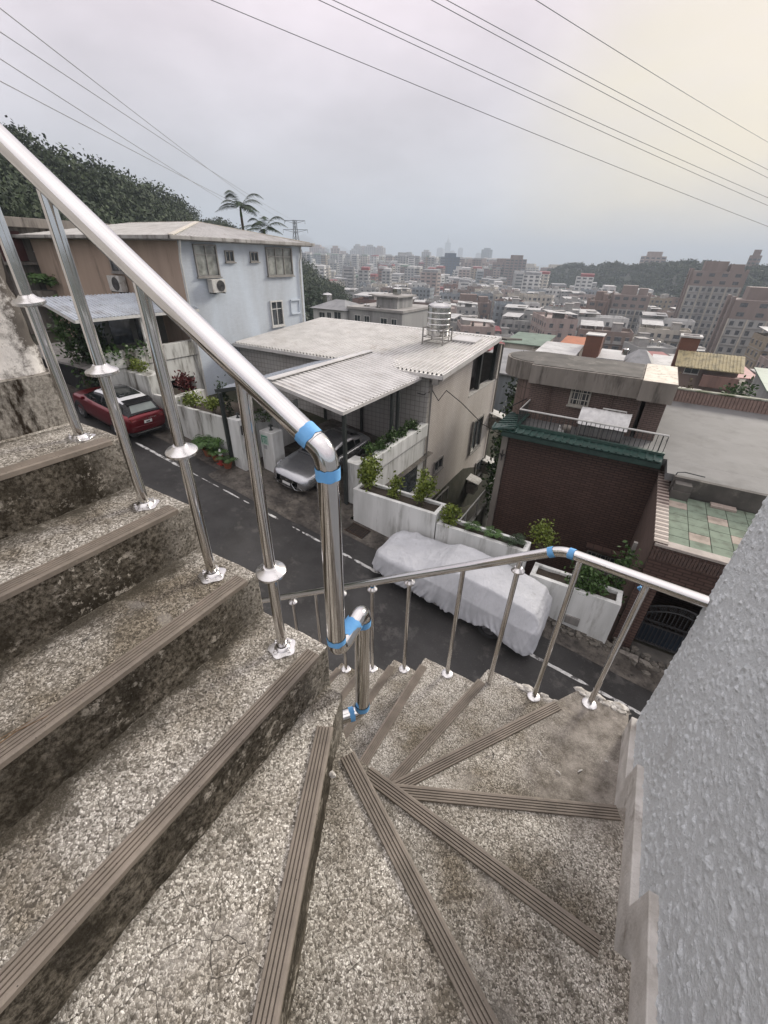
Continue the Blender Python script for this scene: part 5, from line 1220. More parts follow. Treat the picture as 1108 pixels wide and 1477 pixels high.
# ------------------------------------------------------------------ vehicles
def street_frame(fwd, loc):
    n = Vector((.14, 0, 1)).normalized(); f = Vector(fwd); f = (f - n * f.dot(n)).normalized(); l = n.cross(f)
    M_ = Matrix(((f.x, l.x, n.x, loc[0]), (f.y, l.y, n.y, loc[1]), (f.z, l.z, n.z, loc[2]), (0, 0, 0, 1)))
    return M_
def lerp_tab(tab, x):
    for i in range(len(tab) - 1):
        a, b = tab[i], tab[i + 1]
        if (a[0] - x) * (b[0] - x) <= 0:
            t = 0 if a[0] == b[0] else (x - a[0]) / (b[0] - a[0]); t = t * t * (3 - 2 * t) * .4 + t * .6
            return [a[k] + (b[k] - a[k]) * t for k in range(len(a))]
    return list(tab[0] if abs(x - tab[0][0]) < abs(x - tab[-1][0]) else tab[-1])
LAMP = mat('lamp_lens', (.50, .52, .54), (.16, .17, .18), .1, ns=18, obj=True, spec=.8)
REDL = mat('tail_lens', (.16, .008, .008), (.07, .005, .005), .15, ns=9, obj=True, spec=.8)
PLATE = mat('number_plate', (.66, .66, .64), (.6, .6, .58), .5, ns=9, obj=True)
CARGLASS = mat('car_glass', (.012, .014, .015), (.02, .023, .024), .04, ns=2, obj=True, spec=.9)
def wheel(root, x, y, r, sgn, parent_wheel=True):
    m = MB(); w = .115
    m.lathe([(r * .62, -w), (r * .95, -w), (r, -w * .7), (r, w * .7), (r * .95, w), (r * .62, w), (r * .60, w * .6)], (x, y, r), 26, 'Y'); t = m.build('wheel', RUBBER, root, smooth=True, sharp=30)
    yo = y + sgn * w * .72; m = MB()
    m.lathe([(r * .64, -.01), (r * .64, .012), (r * .56, .016), (r * .54, 0)], (x, yo, r), 26, 'Y')
    for k in range(10):
        a = k * .62832; m.bar((x + r * .1 * math.cos(a), yo + .004, r + r * .1 * math.sin(a)), (x + r * .57 * math.cos(a + .12), yo + .008, r + r * .57 * math.sin(a + .12)), .035, .02, (0, 1, 0))
    m.lathe([(.06, -.01), (.06, .02), (0, .024)], (x, yo, r), 12, 'Y'); m.build('rim', ALLOY, t)
    m = MB(); m.lathe([(r * .55, 0), (0, 0)], (x, yo - sgn * .03, r), 20, 'Y'); m.build('brake_disc', BLACK, t)
    m = MB(); m.tube([(x + r * 1.10 * math.cos(a), y + sgn * .085, r + r * 1.10 * math.sin(a)) for a in [-.5 + k * .26 for k in range(17)]], .035, 6)
    m.build('wheel_arch', BLACK, root, smooth=True)
def car(root, body, gh, paint, roofpaint, wb, wr, L, pillar=None):
    """body stations (x, halfwidth, zsill, zshoulder, zcentre); gh stations (x, wbase, zbase, wtop, ztop)"""
    NXs = 46; xs = [body[0][0] + (body[-1][0] - body[0][0]) * i / NXs for i in range(NXs + 1)]
    m = MB(); secs = []
    for x in xs:
        _, w, zs, zt, zc = lerp_tab(body, x)
        half = [(0, zs), (w * .80, zs), (w * .965, zs + .09), (w * 1.0, zs + .27), (w * .99, zt - .17), (w * .965, zt - .07), (w * .91, zt - .012), (w * .80, zt + (zc - zt) * .35), (w * .45, zt + (zc - zt) * .88), (0, zc)]
        secs.append([(x, y, z) for y, z in half] + [(x, -y, z) for y, z in half[-2:0:-1]])
    k = len(secs[0]); vs = [p for s in secs for p in s]
    fs = [(i * k + j, i * k + (j + 1) % k, (i + 1) * k + (j + 1) % k, (i + 1) * k + j) for i in range(NXs) for j in range(k)] + [tuple(range(k)), tuple(NXs * k + j for j in range(k))[::-1]]
    m.add(vs, fs); m.build('body', paint, root, smooth=True, fixn=True, sharp=50)
    G = lambda x: lerp_tab(gh, x)
    m = MB(); n2 = 30; x0, x1 = gh[0][0], gh[-1][0]; vs = []
    for i in range(n2 + 1):
        x = x0 + (x1 - x0) * i / n2; _, wb_, zb_, wt, zt = G(x)
        half = [(wb_, zb_ - .05), (wt + (wb_ - wt) * .12, zb_ + (zt - zb_) * .86), (wt * .86, zt - .004), (wt * .5, zt + .012), (0, zt + .016)]
        vs += [(x, y, z) for y, z in half] + [(x, -y, z) for y, z in half[-2::-1]]
    k = 9; fs = [(i * k + j, i * k + j + 1, (i + 1) * k + j + 1, (i + 1) * k + j) for i in range(n2) for j in range(k - 1)]
    m.add(vs, fs); m.m = [1 if pillar and ((i % 8) in (0, 7) or x0 + (x1 - x0) * (i // 8) / n2 < -1.60 or x0 + (x1 - x0) * (i // 8) / n2 > .36) else 0 for i in range(len(fs))]; m.build('roof', [roofpaint, pillar] if pillar else roofpaint, root, smooth=True, fixn=True, sharp=60)
    return G
def side_glass(root, G, xa, xb, v0=.16, v1=.80, off=.010, mt=None, name='side_window'):
    for s in (1, -1):
        m = MB()
        def fn(u, v):
            x = xa + (xb - xa) * u; _, wb_, zb_, wt, zt = G(x); q = v0 + (v1 - v0) * v
            top = zb_ - .05 + (zb_ + (zt - zb_) * .86 - zb_ + .05) * q; w = wb_ + (wt + (wb_ - wt) * .12 - wb_) * q
            return (x, s * (w + off), top)
        m.grid(fn, 12, 3); m.build(name, mt or CARGLASS, root, smooth=True)
def top_glass(root, G, xa, xb, k=.80, off=.012, mt=None, name='windscreen'):
    m = MB()
    def fn(u, v):
        x = xa + (xb - xa) * u; s = (v - .5) * 2; _, wb_, zb_, wt, zt = G(x)
        return (x, s * wt * k, zt + off + .014 * (1 - s * s))
    m.grid(fn, 8, 8); return m.build(name, mt or CARGLASS, root, smooth=True)
def deco(root, name, mt, boxes, parent=None, bev=0):
    m = MB()
    for b in boxes: m.box(*b)
    return m.build(name, mt, parent or root, bevel=bev)

# silver sedan under the carport, nose to the street
SILVER = mat_paint('silver_paint', (.42, .43, .445), .8, .26, .6)
sd = thing('silver_car', 'silver sedan parked nose-out under the carport with a dark wide grille', 'car')
body = [(2.47, .52, .30, .50, .55), (2.42, .72, .22, .60, .66), (2.28, .86, .19, .68, .76), (1.95, .915, .18, .77, .85), (1.5, .925, .18, .84, .91), (.9, .925, .18, .90, .975), (0, .93, .18, .94, .98), (-1.2, .93, .18, .99, 1.02), (-1.8, .915, .2, 1.02, 1.07), (-2.25, .86, .26, 1.0, 1.07), (-2.46, .72, .36, .86, .92)]
gh = [(1.02, .70, .985, .70, .965), (.62, .78, .965, .70, 1.15), (.15, .80, .955, .62, 1.36), (-.3, .80, .96, .58, 1.43), (-.9, .80, .98, .57, 1.425), (-1.4, .78, 1.0, .585, 1.32), (-2.0, .72, 1.06, .64, 1.09)]
G = car(sd, body, gh, SILVER, SILVER, 2.87, .33, 4.93)
top_glass(sd, G, .95, .22, .84); top_glass(sd, G, -1.15, -1.85, .84, name='rear_window')
side_glass(sd, G, .55, -.28); side_glass(sd, G, -.36, -1.05); side_glass(sd, G, -1.12, -1.5, .2, .7)
m = MB()
for s in (1, -1):
    m.tube([(x, s * (lerp_tab(gh, x)[1] + (lerp_tab(gh, x)[3] + .12 * (lerp_tab(gh, x)[1] - lerp_tab(gh, x)[3]) - lerp_tab(gh, x)[1]) * .84 + .014), lerp_tab(gh, x)[2] - .05 + (.05 + .86 * (lerp_tab(gh, x)[4] - lerp_tab(gh, x)[2])) * .84) for x in [.6 - k * .18 for k in range(13)]], .012, 5)
m.build('window_trim', CHROME, sd, smooth=True)
for s in (1, -1):
    for x in (1.42, -1.45): wheel(sd, x, s * .825, .335, s)
    m = MB(); m.hexa([(2.30, s * .48, .56), (2.02, s * .885, .63), (1.72, s * .93, .72), (2.16, s * .56, .66)], [(2.37, s * .46, .62), (2.06, s * .90, .70), (1.74, s * .915, .775), (2.22, s * .54, .725)]); m.build('headlight', LAMP, sd, fixn=True, bevel=.01)
    m = MB(); m.bar((2.40, s * .45, .58), (1.80, s * .935, .71), .022, .014); m.build('headlight_strip', CHROME, sd)
    m = MB(); m.hexa([(.62, s * .92, .97), (.50, s * .92, .97), (.50, s * 1.12, .99), (.60, s * 1.12, .99)], [(.60, s * .92, 1.07), (.48, s * .92, 1.07), (.48, s * 1.10, 1.08), (.56, s * 1.10, 1.08)]); m.build('mirror', SILVER, sd, fixn=True, bevel=.02)
    deco(sd, 'door_handle', CHROME, [(-.25, -.05, s * .93 - .012, s * .93 + .012, .83, .855), (-1.2, -1.0, s * .93 - .012, s * .93 + .012, .86, .885)])
    m = MB(); m.hexa([(2.44, s * .50, .24), (2.20, s * .86, .24), (2.16, s * .88, .30), (2.40, s * .56, .38)], [(2.46, s * .50, .27), (2.23, s * .87, .26), (2.19, s * .89, .33), (2.43, s * .56, .42)]); m.build('air_intake', BLACK, sd, fixn=True)
m = MB()      # spindle grille
prof = [(.30, .56), (.33, .50), (.24, .42), (.36, .30), (.46, .22)]
vs = [(2.495 - .02 * abs(.42 - z), s * y, z) for s in (1, -1) for y, z in prof] + [(2.40, s * y, z) for s in (1, -1) for y, z in prof]
m.add(vs, [(i, i + 1, 6 + i, 5 + i) for i in range(4)] + [(i, i + 1, 11 + i, 10 + i) for i in range(4)] + [(5 + i, 6 + i, 16 + i, 15 + i) for i in range(4)] + [(0, 5, 15, 10), (4, 9, 19, 14)])
gr = m.build('grille', BLACK, sd, fixn=True)
m = MB(); [m.tube([(2.50 - .02 * abs(.42 - z), s * y, z) for y, z in prof], .011, 5) for s in (1, -1)]; m.tube([(2.47, .46, .215), (2.50, 0, .205), (2.47, -.46, .215)], .014, 5); m.tube([(2.22, .86, .22), (2.46, .52, .20), (2.47, .46, .215)], .014, 5); m.tube([(2.22, -.86, .22), (2.46, -.52, .20), (2.47, -.46, .215)], .014, 5); m.build('grille_trim', CHROME, gr, smooth=True)
deco(sd, 'number_plate', PLATE, [(2.49, 2.505, -.19, .19, .30, .41)])
deco(sd, 'emblem', CHROME, [(2.475, 2.50, -.05, .05, .475, .535)])
deco(sd, 'front_lip', CHROME, [(2.26, 2.44, -.55, .55, .175, .20)], bev=.008)
sd.matrix_world = street_frame((0, -1, 0), (-10.62, 13.08, ZS(-10.62) + .02))

# red compact SUV on the street, seen from behind
RED = mat_paint('dark_red_paint', (.14, .004, .010), .55, .30, .5)
PEARL = mat_paint('white_roof_paint', (.66, .67, .68), .1, .2)
sv = thing('red_car', 'dark red compact SUV with white roof parked facing uphill by the garden wall', 'car')
body = [(2.18, .62, .36, .70, .78), (2.10, .82, .27, .84, .92), (1.8, .93, .25, .96, 1.02), (1.2, .955, .25, 1.02, 1.08), (.5, .955, .25, 1.05, 1.10), (-.8, .96, .25, 1.10, 1.12), (-1.6, .95, .26, 1.13, 1.15), (-2.0, .91, .32, 1.10, 1.14), (-2.14, .84, .38, 1.04, 1.08), (-2.18, .76, .42, .95, 1.0)]
gh = [(1.15, .72, 1.09, .72, 1.08), (.75, .80, 1.08, .74, 1.28), (.25, .82, 1.07, .66, 1.55), (-.2, .83, 1.07, .63, 1.62), (-1.0, .83, 1.09, .62, 1.615), (-1.62, .80, 1.10, .60, 1.57), (-1.80, .79, 1.10, .60, 1.50), (-2.08, .76, 1.11, .66, 1.14)]
BK2 = mat('gloss_black', (.008, .008, .009), (.014, .014, .015), .12, ns=5, obj=True)
G = car(sv, body, gh, RED, PEARL, 2.66, .36, 4.37, BK2)
top_glass(sv, G, 1.08, .32, .84)
tg = top_glass(sv, G, .10, -1.22, .78, .016, name='glass_roof')
BK2 = mat('gloss_black', (.008, .008, .009), (.014, .014, .015), .12, ns=5, obj=True)
m = MB(); m.hexa([(-1.52, .60, 1.585), (-1.90, .55, 1.52), (-1.90, -.55, 1.52), (-1.52, -.60, 1.585)], [(-1.52, .60, 1.605), (-1.92, .56, 1.545), (-1.92, -.56, 1.545), (-1.52, -.60, 1.605)]); m.build('spoiler', BK2, sv, bevel=.01, fixn=True)
m = MB()
m.grid(lambda u, v: (-1.80 - .27 * u, (v - .5) * 2 * (.56 + .09 * u), 1.49 - .33 * u + .022 + .012 * (1 - (2 * v - 1) ** 2)), 6, 8); m.build('rear_window_surround', BK2, sv, smooth=True)
m = MB(); m.grid(lambda u, v: (-1.845 - .205 * u, (v - .5) * 2 * (.48 + .08 * u), 1.442 - .255 * u + .031 + .012 * (1 - (2 * v - 1) ** 2)), 6, 8); m.build('rear_window', mat('painted_sky_reflection_glass', (.16, .19, .18), (.12, .145, .14), .05, ns=2, obj=True, spec=.9), sv, smooth=True)  # sky reflection put into the rear glass as a pale base colour
side_glass(sv, G, .72, -.25); side_glass(sv, G, -.33, -1.1); side_glass(sv, G, -1.18, -1.72, .22, .8)
for s in (1, -1):
    for x in (1.33, -1.33): wheel(sv, x, s * .84, .365, s)
    m = MB(); m.hexa([(-2.02, s * .90, .90), (-2.20, s * .70, .90), (-2.20, s * .50, .93), (-2.17, s * .50, .96)], [(-1.98, s * .915, 1.02), (-2.17, s * .70, 1.02), (-2.16, s * .50, 1.0), (-2.15, s * .50, 1.0)]); m.build('tail_light', REDL, sv, fixn=True)
    m = MB(); m.hexa([(.80, s * .94, 1.06), (.66, s * .94, 1.06), (.66, s * 1.12, 1.08), (.78, s * 1.12, 1.08)], [(.78, s * .94, 1.18), (.64, s * .94, 1.18), (.64, s * 1.11, 1.19), (.74, s * 1.11, 1.19)]); m.build('mirror', RED, sv, fixn=True, bevel=.02)
    deco(sv, 'exhaust', CHROME, [(-2.16, -2.05, s * .62 - .11, s * .62 + .11, .335, .40)], bev=.01)
deco(sv, 'number_plate', PLATE, [(-2.215, -2.195, -.17, .17, .74, .86)])
deco(sv, 'plate_marks', mat('plate_ink', (.02, .02, .022), (.03, .03, .03), .6), [(-2.219, -2.216, y, y + .045, .765, .83) for y in (-.07, -.015, .04)], bev=0)
m = MB(); m.tube([(-2.14, .72, .63), (-2.22, .4, .66), (-2.225, 0, .665), (-2.22, -.4, .66), (-2.14, -.72, .63)], .012, 5); m.build('bumper_crease', RED, sv, smooth=True)
deco(sv, 'skid_plate', CHROME, [(-2.19, -2.12, -.55, .55, .345, .375)], bev=.01)
deco(sv, 'lower_bumper', BLACK, [(-2.175, -1.9, -.78, .78, .25, .40)], bev=.02)
tx = bpy.data.curves.new('tailgate_text', 'FONT'); tx.body = 'RANGE ROVER'; tx.size = .085; tx.align_x = 'CENTER'; tx.extrude = .002; tx.space_character = 1.55
tmp = bpy.data.objects.new('tailgate_text', tx); col.objects.link(tmp); bpy.context.view_layer.update()
tme = bpy.data.meshes.new_from_object(tmp.evaluated_get(bpy.context.evaluated_depsgraph_get())); bpy.data.objects.remove(tmp); tme.materials.clear(); tme.materials.append(CHROME)
to = bpy.data.objects.new('tailgate_lettering', tme); col.objects.link(to); to.parent = sv
to.matrix_local = Matrix(((0, 0, -1, -2.207), (-1, 0, 0, 0), (0, 1, 0, .905), (0, 0, 0, 1)))
sv.matrix_world = street_frame((-1, .02, 0), (-19.75, 9.78, ZS(-19.75)))

# car under a silver-grey cloth cover
CLOTH = NB('car_cover_cloth'); _p = CLOTH.coord(obj=True)
_c = CLOTH.mix(CLOTH.rng(CLOTH.noise(_p, 1.6, 6, .6), .35, .7), (.46, .47, .49), (.37, .38, .395))
_c = CLOTH.mix(CLOTH.rng(CLOTH.noise(_p, 5, 7, .7), .60, .72, 0, .4), _c, (.20, .195, .185))
_r = CLOTH.math('ABSOLUTE', CLOTH.math('SUBTRACT', CLOTH.noise(CLOTH.coord((1.5, .7, .12), True), 3.2, 3, .5), .5), 0)
_r2 = CLOTH.math('ABSOLUTE', CLOTH.math('SUBTRACT', CLOTH.noise(CLOTH.coord((.7, 1, .5), True), 6.5, 3, .5), .5), 0)
CLOTH.bump(CLOTH.math('ADD', CLOTH.rng(_r, 0, .12, 1, 0), CLOTH.math('MULTIPLY', CLOTH.rng(_r2, 0, .10, 1, 0), .12)), 0.26, .05); CLOTH = CLOTH.fin(_c, .72, 0, .25)
cc = thing('covered_car', 'car parked under a wrinkled silver-grey cloth cover beside the planter walls', 'car')
tab = [(2.68, .46, .64, .33), (2.63, .70, .76, .32), (2.45, .89, .88, .30), (1.9, .97, .97, .30), (1.3, .98, 1.03, .31), (1.0, .98, 1.09, .31), (.72, .98, 1.30, .31), (.42, .98, 1.49, .31), (0, .98, 1.55, .31), (-1.0, .98, 1.56, .31), (-1.9, .97, 1.51, .31), (-2.32, .95, 1.44, .29), (-2.46, .93, 1.30, .27), (-2.60, .88, 1.05, .25), (-2.68, .78, .84, .25)]
m = MB(); NXc, NS = 190, 120
def ridg(x, y, z): return max(0, 1 - 2.6 * abs(mnoise.noise(Vector((x, y, z)))))
def cover(u, v):
    x = 2.68 - 5.36 * u; _, w, zt, hem = lerp_tab(tab, x); s = (v - .5) * 2; a = abs(s); sg = 1 if s > 0 else -1
    cab = min(1, max(0, (zt - 1.02) / .25)); ry = w * (.84 - .13 * cab); belt = (zt - .20) * (1 - cab) + .98 * cab
    if a < .40: q = a / .40; y = ry * q; z = zt - .045 * q ** 4
    elif a < .60: q = (a - .40) / .20; y = ry + (w * .985 - ry) * (q * cab + math.sin(q * 1.57) * (1 - cab)); z = zt - .045 - (zt - .045 - belt) * (q * cab + (1 - math.cos(q * 1.57)) * (1 - cab))
    else: q = (a - .60) / .40; y = w * (.985 + .03 * math.sin(q * 2.6)); z = belt + (hem + .035 * mnoise.noise(Vector((x * 2, sg, 5))) - belt) * q
    d = min(1, max(0, (a - .44) / .5))
    sl = x + .55 * z * math.sin(x * 1.1)
    rg = lambda a_, b_, c_, k_=2.2: max(0, 1 - k_ * abs(mnoise.noise(Vector((a_, b_, c_))))) ** 1.5
    fold = .030 * mnoise.noise(Vector((sl * 2.2, sg * 3, z * .4))) + .085 * rg(sl * 1.9, sg, z * .35) * d + .06 * rg(sl * 4.3 + z, sg * 4, z * .6, 2.6) * d + .014 * rg(sl * 9 - 2 * z, sg, z * 1.2) * d
    fold += d * (.020 * math.sin(sl * 31 + 2.2 * mnoise.noise(Vector((sl * 2, sg, z)))) * (.4 + mnoise.noise(Vector((sl * 1.3, sg * 5, 2))) ** 2 * 3))
    if x < -1.6: fold += .05 * rg((x + 2.3) * 3 - z * 2.4, sg * 2, z * .4) * d
    y += d * fold - .02 * d
    k = 1 - d; hood = 1 - cab
    z += k * (.010 * mnoise.noise(Vector((x * 4.5, y * 2.2, 2))) + (.045 * hood + .006) * rg(x * 1.3 + y * .5, sg * y * 1.6 - x * .8, 8) + .026 * hood * rg(x * 2.6, sg * y * 3.0 + x, 3))
    if sg > 0 and a > .6: z += .24 * math.exp(-((x + 1.42) / .30) ** 2) * ((a - .60) / .40) ** 3
    return (x, sg * y, z)
m.grid(cover, NXc, NS)
ft = [cover(0, j / NS) for j in range(NS + 1)]; rt = [cover(1, j / NS) for j in range(NS + 1)]
for ring, dx, nseg in ((ft, .05, 8), (rt, -.05, 8)):        # front and rear drops, gathered at the hem
    def drop(u, v, ring=ring, dx=dx):
        p = ring[round(v * NS)]; q = ring[0][2]; cz = .30 + .04 * mnoise.noise(Vector((p[1] * 6, dx * 40, 0)))
        if p[2] < cz: cz = p[2]
        z = p[2] + (cz - p[2]) * u
        return (p[0] + dx * math.sin(u * 1.57) * (1 + 1.1 * mnoise.noise(Vector((p[1] * 5.5, dx * 30, z * 1.5)))), p[1] * (1 + .02 * u), z)
    m.grid(drop, nseg, NS)
m.build('car_cover', CLOTH, cc, smooth=True, fixn=True, sharp=180)
deco(cc, 'underbody', BLACK, [(-2.35, 2.35, -.86, .86, .22, .55)], bev=.03)
for s in (1, -1):
    for x in (1.62, -1.42): wheel(cc, x, s * .79, .345, s)
cc.matrix_world = street_frame((-1, .01, 0), (-2.98, 9.70, ZS(-2.98)))
# ------------------------------------------------------------------ far terrain
def itp(x, xs, ys): return float(np.interp(x, xs, ys))
RIDGE_AZ = [-110, -80, -72, -65.5, -60.5, -55.9, -52, -48, -44, -40, -36, -32]; RIDGE_EL = [9.5, 9.5, 9.2, 8.0, 6.6, 4.7, 3.4, 1.9, .2, -1.5, -3.6, -6]
RIDGE_D = [130, 130, 135, 145, 160, 180, 200, 220, 240, 255, 265, 270]
RH_AZ = [-18, -13, -11, -10, -9, -8, -6.6, -5.3, -4, -2.6, -1, 0.4, 2.1, 3.6, 4.6, 5.4, 7, 10, 16, 25, 40, 60]; RH_EL = [-3.6, -1.4, -.5, -.15, -.05, -.35, -.05, .1, -.25, .0, .22, .32, .36, .25, -.05, -.1, .05, .2, .4, .5, .4, .3]
def base_z(r): return itp(r, [20, 40, 60, 100, 160, 260, 400, 9000], [-16, -19, -24, -32, -39, -44, -46, -46])
def terrain(az, r):
    z = base_z(r)
    if az < -30:
        d = itp(az, RIDGE_AZ, RIDGE_D); top = d * math.tan(R_(itp(az, RIDGE_AZ, RIDGE_EL))) - 3.5
        near = itp(az, [-80, -62, -50, -40, -30], [-4, -6, -16, -22, -28])
        if r < d: t = max(0, (r - 55) / (d - 55)); h = near + (top - near) * (t ** 1.15)
        else: h = top - (r - d) * .35
        h2 = max(z, h); k = min(1, max(0, (-30 - az) / 6)); z = z * (1 - k) + h2 * k
        if r > 3000:                       # distant range, half lost in the haze
            z = max(z, -46 + 215 * math.exp(-((az + 40.2) / 1.6) ** 2) * math.exp(-((r - 5200) / 900) ** 2) + 150 * math.exp(-((az + 36.5) / 2.6) ** 2) * math.exp(-((r - 5600) / 900) ** 2))
    if az > -19:
        e = itp(az, RH_AZ, RH_EL); dd = itp(az, [-18, -10, 0, 8, 60], [900, 760, 640, 600, 600]); top = dd * math.tan(R_(e)) - 5
        foot = dd - 190
        if r > foot:
            t = min(1, (r - foot) / 190); h = -46 + (top + 46) * (t * t * (3 - 2 * t)); 
            if r > dd: h = top - (r - dd) * .05
            z = max(z, h)
    a = R_(az); x, y = r * math.sin(a), r * math.cos(a)
    return z + min(1, r / 200) * 1.4 * mnoise.noise(Vector((x / 30, y / 30, 0)))
def polar(az, r): a = R_(az); return r * math.sin(a), r * math.cos(a)
def azr(x, y): return math.degrees(math.atan2(x, y)), math.hypot(x, y)
GROUNDF = mat('valley_ground', (.055, .06, .045), (.10, .098, .088), .95, ns=.03, lo=.4, hi=.6, bump=0, dirt=((.03, .04, .02), .015, .45, .6))
azs = np.concatenate([np.arange(-180, -112, 8), np.arange(-112, 46, .75), np.arange(46, 181, 8)]); rs = np.concatenate([np.geomspace(30, 300, 44), np.geomspace(310, 1100, 40), np.geomspace(1150, 7600, 26)])
vv = np.array([[*polar(a, r), terrain(a, r)] for a in azs for r in rs]); na, nr = len(azs), len(rs)
ii, jj = np.meshgrid(np.arange(na - 1), np.arange(nr - 1), indexing='ij'); q = (ii * nr + jj).ravel()
o = np_mesh('terrain', vv, np.stack([q, q + nr, q + nr + 1, q + 1], 1), GROUNDF, smooth=True); struct(o)

# ------------------------------------------------------------------ woods
def crown_proto(n, rx, rz, leaf, seed):
    g = np.random.default_rng(seed); lob = g.standard_normal((7, 3)); lob /= np.linalg.norm(lob, axis=1)[:, None]; lob *= .45; lob[:, 2] = np.abs(lob[:, 2]) * .8 - .1
    k = g.integers(0, 7, n); d = g.standard_normal((n, 3)); d /= np.linalg.norm(d, axis=1)[:, None]
    P = lob[k] + d * (.52 + .12 * g.standard_normal((n, 1))); P[:, 2] = np.maximum(P[:, 2], -.55)
    P *= np.array([rx, rx, rz]); nrm = d + .5 * g.standard_normal((n, 3)); nrm /= np.linalg.norm(nrm, axis=1)[:, None]
    a = g.standard_normal((n, 3)); a -= nrm * (a * nrm).sum(1)[:, None]; a /= np.linalg.norm(a, axis=1)[:, None]; b = np.cross(nrm, a)
    s = leaf * g.uniform(.6, 1.4, (n, 1)); V_ = np.stack([P - a * s, P - b * s * .7, P + a * s, P + b * s * .7], 1)
    return V_.reshape(-1, 3)
def scatter_wood(name, pts, protos, scale_fn, mt):
    vs = []
    for (x, y, z) in pts:
        p = protos[rng.integers(0, len(protos))]; s = scale_fn(); a = rng.uniform(0, 6.28); c_, s_ = math.cos(a), math.sin(a)
        q = p * s; vs.append(np.stack([q[:, 0] * c_ - q[:, 1] * s_ + x, q[:, 0] * s_ + q[:, 1] * c_ + y, q[:, 2] + z], 1))
    v = np.concatenate(vs); o = np_mesh(name, v, np.arange(len(v)).reshape(-1, 4), mt); o['kind'] = 'stuff'; return o
WOOD = mat_leaf('hill_foliage', (.042, .060, .026), (.012, .024, .012), True, .7)
WOOD2 = mat_leaf('far_hill_foliage', (.045, .058, .030), (.018, .030, .017), True, .8)
protoA = [crown_proto(620, 4.4, 4.2, .27, s) for s in range(6)]; protoB = [crown_proto(80, 4.2, 4.2, .95, 20 + s) for s in range(5)]
pts = []
while len(pts) < 800:
    az = rng.uniform(-100, -33); d = itp(az, RIDGE_AZ, RIDGE_D); r = d - abs(rng.normal(0, 1)) * 48 + rng.uniform(0, 14)
    if r < 62 or (az < -62 and r < 75): continue
    x, y = polar(az, r); pts.append((x, y, terrain(az, r) + rng.uniform(.5, 3.5) + 5.0 * mnoise.noise(Vector((x / 18, y / 18, 3)))))
scatter_wood('hillside_woods', pts, protoA, lambda: rng.uniform(.55, 1.5), WOOD)
pts = []
while len(pts) < 2600:
    az = rng.uniform(-15, 30); dd = itp(az, [-18, -10, 0, 8, 60], [900, 760, 640, 600, 600]); r = dd + rng.uniform(-185, 25)
    x, y = polar(az, r); pts.append((x, y, terrain(az, r) + rng.uniform(1, 4)))
scatter_wood('far_hill_woods', pts, protoB, lambda: rng.uniform(.6, 1.3), WOOD2)

# ------------------------------------------------------------------ far buildings
CW = [mat('city_wall_%s' % n, c, tuple(k * .8 for k in c), .85, ns=.25, streak=True, dirt=(tuple(k * .45 for k in c), .35, .5, .7)) for n, c in (('cream', (.50, .465, .40)), ('grey', (.36, .36, .35)), ('white', (.60, .60, .58)), ('brown', (.225, .17, .145)), ('pinkish', (.38, .31, .28)), ('blue_grey', (.27, .30, .32)), ('ochre', (.30, .25, .18)), ('brick', (.235, .145, .12)))]
CNAME = ['cream', 'grey', 'white', 'brown', 'pinkish', 'blue-grey', 'ochre', 'brick-red']
ROOFS = [mat('city_roof_%s' % n, c, tuple(k * .75 for k in c), .6, ns=.3, dirt=(tuple(k * .5 for k in c), .5, .5, .7)) for n, c in (('white_sheet', (.52, .52, .51)), ('grey_sheet', (.27, .275, .28)), ('green_sheet', (.16, .225, .175)), ('red_sheet', (.26, .05, .05)), ('cement', (.20, .195, .185)))]
CITYWIN = mat_glass('far_window_glass', (.05, .055, .06), .25)
LEDGE = mat('facade_ledge', (.36, .35, .33), (.25, .24, .23), .8, ns=.6)
